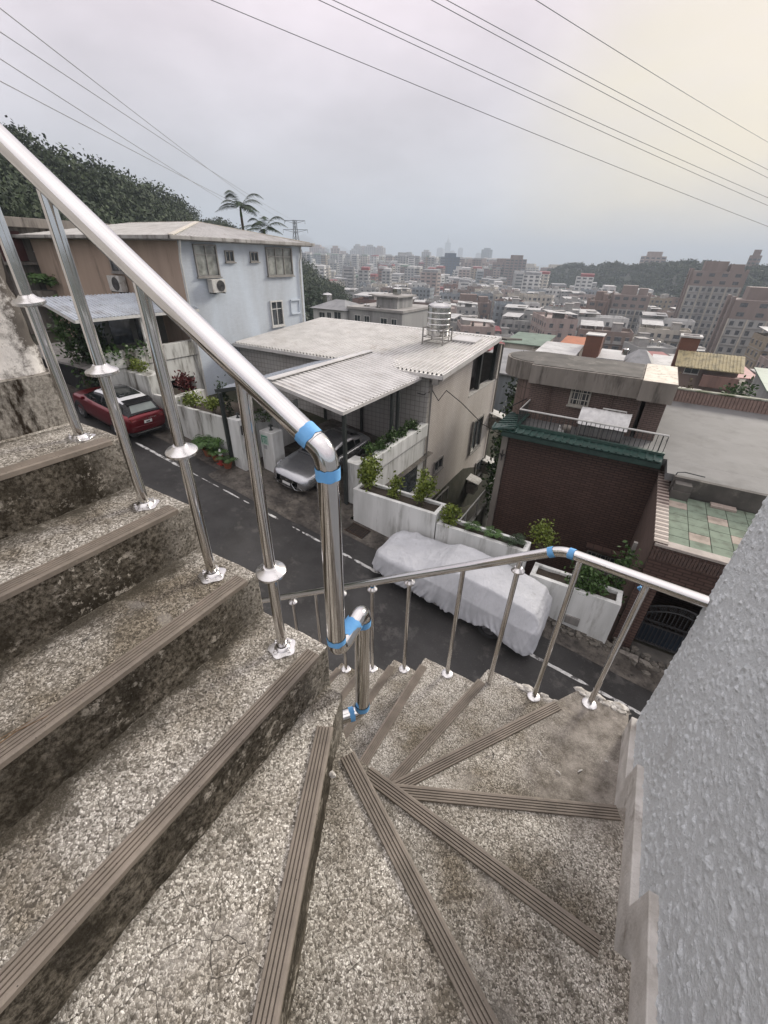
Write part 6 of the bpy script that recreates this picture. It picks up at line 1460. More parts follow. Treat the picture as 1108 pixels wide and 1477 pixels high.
def block(name, w, d, floors, fh=3.1, style=0, seed=0, detail=2):
    """one apartment block at the origin: wall mesh (root), windows, ledges, roof things; returns root"""
    g = random.Random(seed); H = floors * fh; m = MB(); m.box(-w / 2, w / 2, -d / 2, d / 2, -8, H)
    m.box(-w / 2, w / 2, -d / 2, -d / 2 + .2, H, H + .9); m.box(-w / 2, w / 2, d / 2 - .2, d / 2, H, H + .9); m.box(-w / 2, -w / 2 + .2, -d / 2 + .2, d / 2 - .2, H, H + .9); m.box(w / 2 - .2, w / 2, -d / 2 + .2, d / 2 - .2, H, H + .9)
    if style == 1:
        for k in (-1, 1): m.box(k * w * .27 - 1.2, k * w * .27 + 1.2, -d / 2 - .9, -d / 2, -8, H + .3)
    root = m.build(name, CW[0])
    wi = MB(); le = MB()
    for fl in range(floors):
        z = fl * fh + .9
        nb = max(2, int(w / 3.0))
        for i in range(nb):
            x = -w / 2 + (i + .5) * w / nb; ww = .62 + .5 * ((i + fl * 0 + seed) % 3 == 0)
            dy = -d / 2 - (.9 if style == 1 and abs(abs(x) - w * .27) < 1.2 else 0)
            wi.box(x - ww, x + ww, dy - .04, dy + .02, z, z + 1.45)
            le.box(x - ww - .1, x + ww + .1, dy - .30, dy, z + 1.5, z + 1.6)
            if style == 2: le.box(x - ww - .25, x + ww + .25, dy - .9, dy - .8, z - .75, z + .2); le.box(x - ww - .25, x + ww + .25, dy - .9, dy, z - .85, z - .75)
            elif g.random() < .4: le.box(x + .1, x + .8, dy - .45, dy - .02, z - .55, z - .05)
            wi.box(x - ww, x + ww, d / 2 - .02, d / 2 + .04, z, z + 1.45)
        nb = max(1, int(d / 3.6))
        for i in range(nb):
            y = -d / 2 + (i + .5) * d / nb
            for s in (-1, 1):
                wi.box(s * w / 2 - .04, s * w / 2 + .04, y - .65, y + .65, z, z + 1.35); le.box(s * w / 2 - .26, s * w / 2 + .26, y - .75, y + .75, z + 1.4, z + 1.5)
        if style != 1: le.box(-w / 2 - .08, w / 2 + .08, -d / 2 - .08, d / 2 + .08, fl * fh - .12, fl * fh + .06)
    a = wi.build('window_rows', CITYWIN, root); a['kind'] = 'stuff'; a = le.build('ledges', LEDGE, root); a['kind'] = 'stuff'
    m = MB(); sx, sy = g.uniform(-.25, .25) * w, g.uniform(-.1, .3) * d; m.box(sx - 1.6, sx + 1.6, sy - 1.8, sy + 1.8, H, H + 2.7); m.box(sx - 1.8, sx + 1.8, sy - 2.0, sy + 2.0, H + 2.7, H + 2.85)
    m.build('stair_house', LEDGE, root)
    if style != 1 and g.random() < .75:
        m = MB(); x0, x1 = (-w / 2 + .3, g.uniform(-.1, .45) * w); m.hexa([(x0, -d / 2 + .2, H + 2.2), (x1, -d / 2 + .2, H + 2.2), (x1, d / 2 - .3, H + 2.8), (x0, d / 2 - .3, H + 2.8)], [(x0, -d / 2 + .2, H + 2.3), (x1, -d / 2 + .2, H + 2.3), (x1, d / 2 - .3, H + 2.9), (x0, d / 2 - .3, H + 2.9)])
        for (x, y) in ((x0 + .2, -d / 2 + .4), (x1 - .2, -d / 2 + .4)): m.box(x - .1, x + .1, y - .1, y + .1, H, H + 2.25)
        m.build('roof_shed', ROOFS[g.choice([0, 0, 1, 1, 2, 3])], root)
    m = MB()
    for k in range(g.choice([1, 2, 3])): m.lathe([(.5, H + .5), (.5, H + 1.9), (.1, H + 2.1)], (g.uniform(-.4, .4) * w, g.uniform(-.4, .4) * d, 0), 8)
    m.build('roof_tank', STAINSTEEL, root)
    return root
def place(src, x, y, z, rz, wall, label, cat, group=None, first=False, sc_=1):
    o = src if first else copy_tree(src)
    o.location = (x, y, z); o.rotation_euler = (0, 0, rz); o.scale = (sc_, sc_, sc_)
    o.material_slots[0].link = 'OBJECT'; o.material_slots[0].material = wall
    tag(o, label, cat, group); return o

def zone(az, r):
    s_ = ('beyond the blue house corner', 'beyond the water tank roof', 'just right of the water tank', 'beyond the curved penthouse slab', 'beyond the plain brick tower', 'beyond the yellow roof')[0 if az < -33 else 1 if az < -27 else 2 if az < -20 else 3 if az < -11 else 4 if az < 0 else 5]
    return s_ + (', nearest rows' if r < 190 else ', middle rows' if r < 300 else ', farther rows' if r < 420 else ', far back')
taken = []   # (x, y, radius) of hand-placed buildings
# --- hand-placed neighbours below
def simple_house(name, label, cat, x0, x1, y0, y1, z0, z1, wall, roofm=None, over=.4, pitch=0, wins=(), parapet=True):
    t = thing(name, label, cat, ((x0 + x1) / 2, (y0 + y1) / 2, z0)); m = MB(); m.box(x0, x1, y0, y1, z0, z1); m.build('wall', wall, t)
    if pitch:
        m = MB(); b = [(x0 - over, y0 - over, z1 + .01), (x1 + over, y0 - over, z1 + .01), (x1 + over, y1 + over, z1 + .01), (x0 - over, y1 + over, z1 + .01)]; ym = (y0 + y1) / 2; r = min((x1 - x0), (y1 - y0)) * .35
        m.add(b + [(x0 + r, ym, z1 + pitch), (x1 - r, ym, z1 + pitch)], [(0, 1, 5, 4), (1, 2, 5), (2, 3, 4, 5), (3, 0, 4), (3, 2, 1, 0)]); m.build('roof', roofm, t)
    elif roofm: m = MB(); m.hexa([(x0 - over, y0 - over, z1 + .01), (x1 + over, y0 - over, z1 + .01), (x1 + over, y1 + over, z1 + .5), (x0 - over, y1 + over, z1 + .5)], [(x0 - over, y0 - over, z1 + .13), (x1 + over, y0 - over, z1 + .13), (x1 + over, y1 + over, z1 + .62), (x0 - over, y1 + over, z1 + .62)]); m.build('roof', roofm, t)
    for (a0, a1, b0, b1) in wins: window(t, 'Y', y0, a0, a1, b0, b1, WFRAME, 2, 1, .09, .08)
    taken.append(((x0 + x1) / 2, (y0 + y1) / 2, max(x1 - x0, y1 - y0) * .6)); return t
t = simple_house('small_house', 'small white house with dark hipped roof beyond the corrugated roof', 'house', -57.6, -50.2, 70, 78, -22, -8.7, CW[2], ROOFS[1], .5, 1.4, ((-56.2, -54.7, -10.9, -9.3), (-54.3, -53.2, -12.5, -9.2), (-52.6, -50.9, -11.8, -9.0)))
water_tank('steel water tank beside the dark hipped roof', (-58.6, 76, -9.0), .95, 2.0, .3, simple=True)
t = simple_house('flat_house', 'pale grey flat-roofed house with a square roof tower beyond the corrugated roof', 'house', -50.0, -38.4, 71, 84, -22, -8.4, CW[1], None, wins=((-48.6, -47.2, -11, -9.3), (-46.4, -45.2, -11.4, -9.3), (-42.9, -41.4, -11, -9.4), (-40.6, -39.4, -11, -9.4)))
m = MB(); m.box(-45.0, -40.6, 73, 79, -8.4, -6.2); m.build('roof_tower', CW[1], t); m = MB(); m.box(-45.6, -40.1, 72.4, 79.6, -6.2, -5.95); m.build('tower_slab', LEDGE, t)
m = MB(); m.box(-50.2, -38.2, 70.8, 84.2, -8.4, -8.0); m.build('parapet', LEDGE, t)
water_tank('small round tank on top of the square roof tower', (-42.4, 76, -5.95), .8, 1.0, .1, simple=True)
for i, (x, y) in enumerate(((-47.5, 73), (-46.8, 73), (-44.4, 72.2), (-43.8, 72.2))):
    o = MB().lathe([(.28, 0), (.28, .3), (0, .5)], (x, y, -8.0), 8).build('roof_vent', STAINSTEEL, smooth=True); tag(o, 'shiny round ventilator on the flat pale grey roof', 'ventilator', 'roof ventilators on the flat grey house')
simple_house('low_house', 'low grey roof with two white ventilators just beyond the ridge of the big roof', 'house', -36, -24, 58, 68, -22, -10.9, CW[1], ROOFS[4], .3)
YR = mat('yellow_sheet_roof', (.40, .34, .19), (.30, .26, .15), .6, ns=1.2, dirt=((.18, .16, .10), 1.2, .5, .66))
t = simple_house('yellow_roof_house', 'brown house with a long yellow corrugated roof to the right', 'house', 5.2, 12.6, 79, 88, -26, -12.9, CW[3], None, wins=((6.0, 7.9, -13.9, -12.95),))
m = MB()
for i in range(20): x0 = 4.6 + i * .42; m.hexa([(x0, 77.8, -12.9), (x0 + .40, 77.8, -12.9), (x0 + .40, 82, -11.3), (x0, 82, -11.3)], [(x0, 77.8, -12.78), (x0 + .40, 77.8, -12.78), (x0 + .40, 82, -11.18), (x0, 82, -11.18)]); m.bar((x0, 77.75, -12.75), (x0, 82, -11.15), .08, .08)
m.build('roof', YR, t)
m = MB(); m.box(8.4, 12.8, 77.6, 79, -15.2, -13.6); m.build('lower_storey', CW[7], t)
BRK = mat_brick('orange_brick', (.20, .082, .05), (.165, .07, .043), (.12, .07, .05), .5, .16, 'Y', .02, .8)
t = thing('brick_stair_tower', 'orange brick stair tower with white rim behind the yellow roof', 'tower', (5.7, 84, -12)); m = MB(); m.box(4.4, 6.9, 82.5, 85, -14, -9.4); m.build('wall', BRK, t); m = MB()
for b in ((4.2, 7.1, 82.3, 82.7), (4.2, 7.1, 84.8, 85.2), (4.2, 4.6, 82.7, 84.8), (6.7, 7.1, 82.7, 84.8)): m.box(*b, -9.4, -9.15)
m.build('rim', CW[2], t)
t = thing('brick_stair_tower', 'plain orange brick tower rising left of the pitched grey roof', 'tower', (-7.5, 82, -14)); m = MB(); m.box(-8.8, -6.3, 80, 83, -20, -10.1); m.build('wall', BRK, t); m = MB(); m.box(-8.95, -6.15, 79.85, 83.15, -10.1, -9.95); m.build('cap', CW[2], t)
t = simple_house('brick_house', 'low brick house attached to the plain orange tower', 'house', -6.25, -2.6, 80, 86, -24, -13.4, BRK, ROOFS[0], .2)
water_tank('small steel tank at the end of the low brick house roof', (-2.6, 81, -12.9), .45, .9, .3, simple=True)
simple_house('gable_house', 'small grey house with dark pitched roof right of the brick house', 'house', -2.2, 1.6, 84, 92, -26, -14.4, CW[4], ROOFS[1], .4, 1.9)
simple_house('shed_row', 'cluttered rooftop sheds with pale sheets between the gable and the yellow roof', 'shed', 1.9, 4.9, 86, 94, -26, -14.6, CW[1], ROOFS[0], .3)
simple_house('white_roof_house', 'house with a wide pale ribbed roof behind the brown roof room', 'house', -14.8, -9.4, 74, 82, -24, -12.6, CW[2], ROOFS[0], .4)
simple_house('green_roof_house', 'house with a faded green sheet roof left of the pale ribbed roof', 'house', -22, -15.6, 80, 90, -26, -12.6, CW[0], ROOFS[2], .4)
simple_house('orange_roof_house', 'small house with a bright orange sheet roof', 'house', -14.2, -9.8, 92, 99, -28, -13.6, CW[0], mat('orange_sheet', (.40, .13, .05), (.30, .10, .04), .6, ns=.8), .4)
simple_house('grey_shed', 'grey sheet-roofed shed in the gap behind the grey tiled house', 'shed', -13.5, -7.2, 38, 47, -22, -8.6, CW[5], ROOFS[1], .3)
simple_house('pale_house', 'pale bluish house glimpsed in the gap left of the brown house', 'house', -6.8, -4.2, 40, 48, -24, -9.9, CW[2], ROOFS[1], .3)
t = thing('rooftop_units', 'white cooling units and a potted tree behind the ribbed parapet', 'roof units', (4.2, 38, -8)); m = MB(); m.box(1.5, 4.6, 37, 39.5, -12, -8.6); m.build('base', CW[1], t); m = MB()
for k in range(3): m.box(1.7 + k * .95, 2.5 + k * .95, 37.1, 38.2, -8.6, -7.7)
m.build('unit', ACW, t)
bush('tree', 'sparse brownish tree in front of the white cooling units', 'tree', (3.0, 36.5, -9.6), .9, .7, 2.2, 420, .11, mat_leaf('brown_leaf', (.09, .075, .03), (.05, .045, .02)), stems=8)
bush('tree', 'round green tree at the right behind the ribbed parapet', 'tree', (9.2, 52, -13.4), 2.0, 1.6, 3.6, 1200, .22, LEAF_G, stems=8)
simple_house('long_shed', 'long grey-green sheet roof at the far right edge', 'shed', 12.5, 22, 58, 68, -26, -11.0, CW[1], ROOFS[2], .4)

# --- tall apartment blocks on the right, windows as pieces of their own
def tower_block(label, x, y, z, w, d, floors, rz, body, top, nb, fh=3.0):
    t = thing('apartment_tower', label, 'apartment block'); H = floors * fh
    m = MB(); m.box(-w / 2, w / 2, -d / 2, d / 2, -12, H - fh * 2); m.build('wall', body, t)
    m = MB(); m.box(-w / 2 - .05, w / 2 + .05, -d / 2 - .05, d / 2 + .05, H - fh * 2, H); m.box(-w * .3, w * .15, -d * .2, d * .3, H, H + 4); m.box(w * .2, w * .45, -d * .3, d * .2, H, H + 3); m.build('crown_storey', top, t)
    for fl in (floors - 2, floors - 1):
        for k in range(nb):
            m = MB(); xc = -w / 2 + (k + .5) * w / nb; m.box(xc - 1.1, xc + 1.1, -d / 2 - .12, -d / 2 + .1, fl * fh + .9, fl * fh + 2.2); m.build('window', CITYWIN, t)
    m = MB()
    for k in range(nb + 1): x_ = -w / 2 + k * w / nb; m.box(x_ - .22, x_ + .22, -d / 2 - .35, -d / 2, -12, H - fh * 2)
    m.build('pilaster', CW[0], t)
    m = MB()
    for s in (-1, 1): m.box(s * (w / 2 + .5) - .5, s * (w / 2 + .5) + .5, -d / 2 + 1, -d / 2 + 4, -12, H + 1); m.box(s * (w / 2 + .5) - .5, s * (w / 2 + .5) + .5, d / 2 - 4, d / 2 - 1, -12, H + 1)
    m.build('side_bay', top, t)
    wm = MB(); wm.box(-.62, .62, -.06, .04, 0, 1.5); proto = None
    for fl in range(floors - 2):
        for k in range(nb):
            for q in (-.24, .24):
                if proto is None: proto = wm.build('window', CITYWIN, t); o = proto
                else: o = proto.copy(); col.objects.link(o); o.parent = t
                o.location = (-w / 2 + (k + .5 + q) * w / nb, -d / 2 - .02, fl * fh + .8)
    m = MB()
    for fl in range(floors - 2): m.box(-w / 2, w / 2, -d / 2 - .3, -d / 2, fl * fh + .15, fl * fh + .35)
    m.build('floor_band', LEDGE, t)
    m = MB(); 
    for fl in range(floors):
        for k in range(3): 
            for s in (-1, 1): m.box(s * (w / 2 + .06) - .06, s * (w / 2 + .06) + .06, -d * .12 + k * 1.8, -d * .12 + k * 1.8 + 1.1, fl * fh + .8, fl * fh + 2.2)
    o = m.build('side_windows', CITYWIN, t); o['kind'] = 'stuff'
    t.location = (x, y, z); t.rotation_euler = (0, 0, rz); taken.append((x, y, w * .75))
BR_ = mat('reddish_tile', (.25, .205, .185), (.20, .165, .15), .8, ns=.4, streak=True)
tower_block('nearest big apartment block on the right with a red-brown top and cream pilasters', 31, 214, -46, 17, 15, 12, .05, CW[1], BR_, 3)
tower_block('taller apartment block behind the nearest one, red-brown with stepped top', 19, 275, -47, 20, 16, 15, .05, CW[1], BR_, 4)
tower_block('red-brown apartment block left of the taller pair, its top storeys dark', -13.5, 262, -46, 15, 13, 11, .08, CW[1], BR_, 4)
tower_block('dark slim apartment block at the left of the red-brown one', -26, 258, -46, 8, 14, 10, -.12, CW[3], CW[3], 2)
tower_block('brown apartment block with red balconies in the middle of the valley', -100, 272, -46, 22, 14, 8, .45, CW[7], CW[3], 4)

# --- the crowd of walk-up blocks: six kinds, copied
KN = ['five-storey', 'wide balconied six-storey', 'small four-storey', 'long balconied seven-storey', 'twin-bay eight-storey', 'low three-storey']
kinds = [block('apartment_block', 13, 11, 5, 3.1, 0, 1), block('apartment_block', 18, 12, 6, 3.1, 2, 2), block('apartment_block', 11, 12, 4, 3.1, 0, 3), block('apartment_block', 22, 11, 7, 3.1, 2, 4), block('apartment_block', 15, 13, 8, 3.0, 1, 5), block('apartment_block', 12, 10, 3, 3.1, 0, 6)]
foot = [(13, 11), (18, 12), (11, 12), (22, 11), (15, 13), (12, 10)]
cells = []
for gi in range(-110, 75):
    for gj in range(0, 112):
        th = .42; u = gi * 20.5 + (gj % 2) * 6; v = gj * 16.5 + 70 + (8 if gj % 4 == 0 else 0)
        x = u * math.cos(th) - v * math.sin(th) * .0 + rng.uniform(-2.5, 2.5); y = v + rng.uniform(-2.5, 2.5) + .10 * u
        az, r = azr(x, y)
        if r < 105 or r > 1750 or az < -46 or az > 26: continue
        if az < -33 and r < itp(az, RIDGE_AZ, RIDGE_D) + 40: continue
        if az > -16:
            dd = itp(az, [-18, -10, 0, 8, 60], [900, 760, 640, 600, 600])
            if r > dd - 175: continue
        if any((x - a) ** 2 + (y - b) ** 2 < (c + 9) ** 2 for a, b, c in taken): continue
        if mnoise.noise(Vector((x / 130, y / 130, 7))) > .33: continue       # parks and wooded gaps
        cells.append((r, x, y))
cells.sort()
used = [False] * 6; ncopy = 0; restV = []; restF = []; restM = []; nb_ = 0
bw = MB(); 
def far_block(x, y, z, w, d, h, rz, mi):
    global nb_
    c_, s_ = math.cos(rz), math.sin(rz)
    def T(px, py, pz): return (x + px * c_ - py * s_, y + px * s_ + py * c_, z + pz)
    bw.cur = mi; bw.hexa([T(-w / 2, -d / 2, -4), T(w / 2, -d / 2, -4), T(w / 2, d / 2, -4), T(-w / 2, d / 2, -4)], [T(-w / 2, -d / 2, h), T(w / 2, -d / 2, h), T(w / 2, d / 2, h), T(-w / 2, d / 2, h)])
    k = random.random()
    bw.cur = 9 if k < .45 else (10 if k < .8 else (11 if k < .9 else 12)); q = random.uniform(.3, .9)
    bw.hexa([T(-w / 2 * q, -d / 2 * .9, h + .01), T(w / 2, -d / 2 * .9, h + .01), T(w / 2, d / 2 * .9, h + .01), T(-w / 2 * q, d / 2 * .9, h + .01)], [T(-w / 2 * q, -d / 2 * .9, h + 2.2), T(w / 2, -d / 2 * .9, h + 2.2), T(w / 2, d / 2 * .9, h + 2.8), T(-w / 2 * q, d / 2 * .9, h + 2.8)])
    bw.cur = 8
    for fl in range(int(h / 3.1)):
        z0 = fl * 3.1 + 1
        nb = max(2, int(w / 4.5))
        for i in range(nb):
            a = -w / 2 + (i + .2) * w / nb; b = -w / 2 + (i + .8) * w / nb; bw.add([T(a, -d / 2 - .06, z0), T(b, -d / 2 - .06, z0), T(b, -d / 2 - .06, z0 + 1.4), T(a, -d / 2 - .06, z0 + 1.4)], [(0, 1, 2, 3)])
        for s in (-1, 1): bw.add([T(s * (w / 2 + .06), -d * .35, z0), T(s * (w / 2 + .06), d * .35, z0), T(s * (w / 2 + .06), d * .35, z0 + 1.3), T(s * (w / 2 + .06), -d * .35, z0 + 1.3)], [(0, 1, 2, 3)])
for (r, x, y) in cells:
    az, _ = azr(x, y); z = terrain(az, r); rz = .42 + random.choice([0, 0, 1.5708, -.3]) + random.uniform(-.06, .06); wi_ = rng.choice(8, p=[.2, .22, .22, .08, .1, .08, .06, .04])
    if ncopy < 290:
        k = int(rng.integers(0, 6)); 
        if r < 170: k = int(rng.choice([2, 5]))
        place(kinds[k], x, y, z, rz, CW[wi_], '%s %s block standing %s' % (CNAME[wi_], KN[k], zone(az, r)), 'apartment block', 'apartment blocks crowded on the valley floor', not used[k])
        used[k] = True; ncopy += 1
    else:
        w, d = rng.uniform(9, 20), rng.uniform(9, 13); h = 3.1 * int(rng.choice([3, 4, 5, 5, 6, 7, 8, 11] if r < 800 else [4, 5, 6, 7, 8, 10, 12, 15])); far_block(x, y, z, w, d, h, rz, int(wi_))
for k in range(6):
    if not used[k]:
        for ch in list(kinds[k].children): bpy.data.objects.remove(ch)
        bpy.data.objects.remove(kinds[k])
o = bw.build('distant_city', CW + [CITYWIN] + ROOFS); o['kind'] = 'stuff'
# --- skyline towers
def sky_tower(name, label, az, r, w, d, h, wall, cat='tower', group=None, crown=True):
    x, y = polar(az, r); m = MB(); m.box(-w / 2, w / 2, -d / 2, d / 2, -5, h)
    if crown: m.box(-w * .3, w * .3, -d * .3, d * .3, h, h + 5)
    t = m.build(name, wall); tag(t, label, cat, group)
    m = MB(); n = int(h / 3.4)
    for f in range(n):
        z = f * 3.4 + 1.1
        for k in range(max(2, int(w / 6))):
            a = -w / 2 + (k + .18) * w / max(2, int(w / 6)); b = -w / 2 + (k + .82) * w / max(2, int(w / 6))
            for yy in (-d / 2 - .08, d / 2 + .08): m.add([(a, yy, z), (b, yy, z), (b, yy, z + 1.6), (a, yy, z + 1.6)], [(0, 1, 2, 3)])
        for xx in (-w / 2 - .08, w / 2 + .08): m.add([(xx, -d * .4, z), (xx, d * .4, z), (xx, d * .4, z + 1.6), (xx, -d * .4, z + 1.6)], [(0, 1, 2, 3)])
    c_ = m.build('window_rows', CITYWIN, t); c_['kind'] = 'stuff'
    t.location = (x, y, -46); t.rotation_euler = (0, 0, -R_(az) + random.uniform(-.5, .5))
    return t
def hgt(r, el): return 46 + r * math.tan(R_(el))
G1 = 'hazy residential towers on the skyline'
for az, r, w, el in ((-38.6, 1500, 40, .55), (-38.0, 1300, 26, .1), (-37.2, 1200, 22, -.25), (-36.5, 1250, 22, .45), (-35.6, 1400, 24, .0), (-34.35, 1700, 26, .3), (-33.9, 1700, 26, .75), (-33.2, 1750, 24, .6), (-32.5, 1700, 34, .72), (-31.3, 1800, 34, .65), (-30.3, 1500, 30, -.2), (-29.3, 1250, 26, -.4), (-28.7, 900, 26, -.1), (-27.9, 1300, 22, .05), (-25.9, 1500, 26, .35), (-24.9, 850, 18, -.7), (-23.9, 900, 20, -.5), (-36.9, 900, 22, -1.0), (-35.1, 1000, 26, -.8), (-33.0, 1100, 40, -.9), (-30.9, 1000, 34, -1.0), (-26.9, 1050, 30, -.9), (-39.6, 1250, 28, -.2), (-37.7, 2200, 34, .35), (-28.2, 2400, 40, .1)):
    sky_tower('residential_tower', 'hazy residential tower on the skyline %s' % ('by the pylon' if az < -37 else 'left of the tight cluster of towers' if az < -34.6 else 'in the tight cluster of towers' if az < -30.9 else 'right of the tight cluster of towers' if az < -26.5 else 'near the tallest spire'), az, r, w, w * .6, hgt(r, el + .28), CW[1] if random.random() < .6 else CW[4], 'tower', G1)
sky_tower('office_tower', 'dark blue broad office block below the tallest spire', -23.1, 780, 24, 22, hgt(780, .2), mat('blue_facade', (.055, .085, .13), (.04, .065, .10), .4, ns=.2))
sky_tower('office_tower', 'white slab block at the foot of the dark blue one', -21.8, 740, 20, 12, hgt(740, -1.1), CW[2])
sky_tower('office_tower', 'glassy twin-topped tower right of the tallest spire', -19.0, 1900, 34, 24, hgt(1900, 1.0), mat('glass_facade', (.12, .16, .18), (.09, .12, .14), .3, ns=.2))
for az, r, w, el, lb in ((-20.5, 850, 26, -.3, 'first reddish tower of the row left of the hill'), (-19.4, 900, 26, -.2, 'second reddish tower of the row, darker on top'), (-18.2, 880, 20, -.35, 'narrow tower between the reddish row and the stepped pair'), (-17.1, 760, 26, -.2, 'brown stepped tower left of the widest one'), (-15.6, 740, 26, .15, 'widest and tallest brown tower of the stepped pair'), (-13.9, 1100, 30, -.5, 'pale tower right of the stepped pair'), (-12.2, 950, 30, -.9, 'low dark tower by the hill foot'), (-11.2, 980, 44, -.55, 'long slab tower with a white band at the hill foot')):
    sky_tower('city_tower', lb, az, r, w, w * .55, hgt(r, el), CW[4] if 'reddish' in lb else (CW[3] if 'brown' in lb or 'dark' in lb else CW[0]))
# tallest spire, tapering in stacked flared tiers
x, y = polar(-23.5, 4300); t = thing('tallest_spire', 'tallest tiered tower with a needle spire, faint in the haze', 'skyscraper', (x, y, -46)); m = MB(); HT = hgt(4300, 2.36)
z = -46; m.lathe([(44, -46), (34, -46 + HT * .22)], (x, y, 0), 4)
for k in range(8): z0 = -46 + HT * (.22 + .065 * k); m.lathe([(24, z0), (30, z0 + HT * .06), (25, z0 + HT * .065)], (x, y, 0), 4)
m.build('tower_body', mat('pale_tower_glass', (.16, .20, .21), (.12, .15, .16), .4), t)
m = MB(); m.lathe([(15, -46 + HT * .74), (11, -46 + HT * .82), (4, -46 + HT * .86), (1.5, -46 + HT), (0, -46 + HT)], (x, y, 0), 8); m.build('spire', CW[1], t)
for az, el, w, lb in ((-24.3, 1.0, 46, 'faint square tower left of the tallest spire'), (-22.9, .75, 30, 'faint slim tower just right of the tallest spire'), (-22.0, 1.05, 36, 'faint twin-masted tower farther right of the tallest spire'), (-19.9, .6, 36, 'faint block left of the glassy tower')): sky_tower('faint_tower', lb, az, 3600, w, w * .7, hgt(3600, el), CW[1])
# on the right-hand hills
sky_tower('hilltop_block', 'wide apartment block peeping over the wooded ridge', -1.9, 720, 26, 14, hgt(720, .72), CW[4])
t = sky_tower('hilltop_tower', 'slim brown tower on the ridge at the far right', 6.45, 640, 8, 8, hgt(640, .95), CW[3]); 
m = MB(); m.lathe([(.5, hgt(640, .95)), (.2, hgt(640, 1.25))], (0, 0, 0), 6); q = m.build('mast', CW[3]); q.parent = t
# --- trees in the valley
ck = []
for s in range(4):
    v = crown_proto(520, 4.0, 4.3, .42, 50 + s); me_o = np_mesh('valley_tree', v + np.array([0, 0, 5.5]), np.arange(len(v)).reshape(-1, 4), LEAF_D); ck.append(me_o)
TL = 'dark green tree clump between the apartment blocks of the valley'
cnt = 0; us = [False] * 4
trial = 0
while cnt < 230 and trial < 9000:
    trial += 1; az = rng.uniform(-42, 24); r = 100 + 520 * rng.random() ** 1.3; x, y = polar(az, r)
    if az > -14 and r > 420: continue
    if not (mnoise.noise(Vector((x / 130, y / 130, 7))) > .30 or rng.random() < .12 or r < 170): continue
    if any((x - a) ** 2 + (y - b) ** 2 < (c + 2) ** 2 for a, b, c in taken): continue
    if any((x - c_[1]) ** 2 + (y - c_[2]) ** 2 < 100 for c_ in cells if abs(c_[0] - r) < 14): continue
    k = int(rng.integers(0, 4)); o = ck[k] if not us[k] else ck[k].copy()
    if us[k]: col.objects.link(o)
    us[k] = True; s = rng.uniform(.6, 1.25); o.location = (x, y, terrain(az, r) - 2); o.scale = (s, s, s * rng.uniform(.8, 1.15)); o.rotation_euler = (0, 0, rng.uniform(0, 6.28)); tag(o, 'dark green tree clump %s' % zone(az, r), 'tree', 'trees between the valley blocks'); cnt += 1

# --- palms behind the blue house
def palm(label, x, y, z0, h, n, fl):
    t = thing('palm_tree', label, 'palm', (x, y, z0)); m = MB(); m.tube([(x, y, z0 - 3), (x + .1, y, z0 + h * .5), (x + .05, y, z0 + h)], [.22, .17, .13], 8); m.build('trunk', BARK, t, smooth=True)
    m = MB(); m.tube([(x + .05, y, z0 + h), (x + .05, y, z0 + h + .9)], [.15, .08], 8); m.build('crownshaft', LEAF_G, t, smooth=True)
    for k in range(n):
        a = 6.283 * k / n + random.uniform(-.2, .2); up_ = [.35, 1.0, 1.5, .7][k % 4]; L_ = fl * random.uniform(.85, 1.1); vs = []; fs = []
        def P(u): return Vector((x + .05 + math.cos(a) * L_ * u * (1 - .15 * up_), y + math.sin(a) * L_ * u * (1 - .15 * up_), z0 + h + .8 + L_ * (up_ * .85 * u - (.30 + .48 * up_) * u * u)))
        for j in range(22):
            u = .10 + .9 * j / 22; p = P(u); d = (P(u + .04) - p).normalized(); s = d.cross(Vector((0, 0, 1))).normalized(); w = L_ * .21 * math.sin(math.pi * (.18 + .78 * u))
            for sg in (1, -1):
                b = len(vs); q = p + s * sg * w + d * w * .55 - Vector((0, 0, w * (.35 + .3 * random.random())))
                vs += [p, p + d * .07, q, p - d * .02 + s * sg * w * .12]; fs.append((b, b + 1, b + 2, b + 3))
        o0 = Vector((x, y, z0)); np_mesh('frond', [tuple(v - o0) for v in vs], fs, LEAF_D, parent=t)
palm('taller palm tree behind the roof of the pale blue house', -42.3, 40, -3.5, 6.9, 13, 3.1)
palm('shorter palm tree leaning right of the taller one', -39.1, 40, -4, 5.4, 11, 3.0)
# --- pylon and power lines
py_ = thing('lattice_pylon', 'steel lattice power pylon beyond the blue house roof', 'pylon', (-260, 300, -6)); m = MB(); bx, by = -260, 300; zt_, zb2 = 22.5, -8
def leg(s1, s2, z): k = (zt_ - z) / (zt_ - zb2); w = .9 + 4.2 * k * k; return (bx + s1 * w, by + s2 * w, z)
lv = [zb2, -2, 4, 9, 13, 16.5, 19.5, 22.5]
for i in range(len(lv) - 1):
    for s1, s2 in ((1, 1), (1, -1), (-1, -1), (-1, 1)):
        m.bar(leg(s1, s2, lv[i]), leg(s1, s2, lv[i + 1]), .34); m.bar(leg(s1, s2, lv[i]), leg(-s2 if s1 == s2 else s1, s2 if s1 == s2 else -s2, lv[i + 1]), .2)
        m.bar(leg(s1, s2, lv[i + 1]), leg(s2 * 1 if False else -s1, s2, lv[i + 1]), .2)
m.build('lattice_body', DARKMET, py_)
for z, w in ((22.3, 9), (16.5, 11.5)):
    m = MB()
    for s in (-1, 1): m.bar((bx, by - .9, z), (bx + s * w * .85, by + s * 3, z), .3); m.bar((bx, by + .9, z), (bx + s * w * .85, by + s * 3, z), .3); m.bar((bx, by, z - 2), (bx + s * w * .85, by + s * 3, z), .22); m.bar((bx + s * w * .85, by + s * 3, z), (bx + s * w * .85, by + s * 3, z - 2.2), .18)
    m.build('cross_arm', DARKMET, py_)
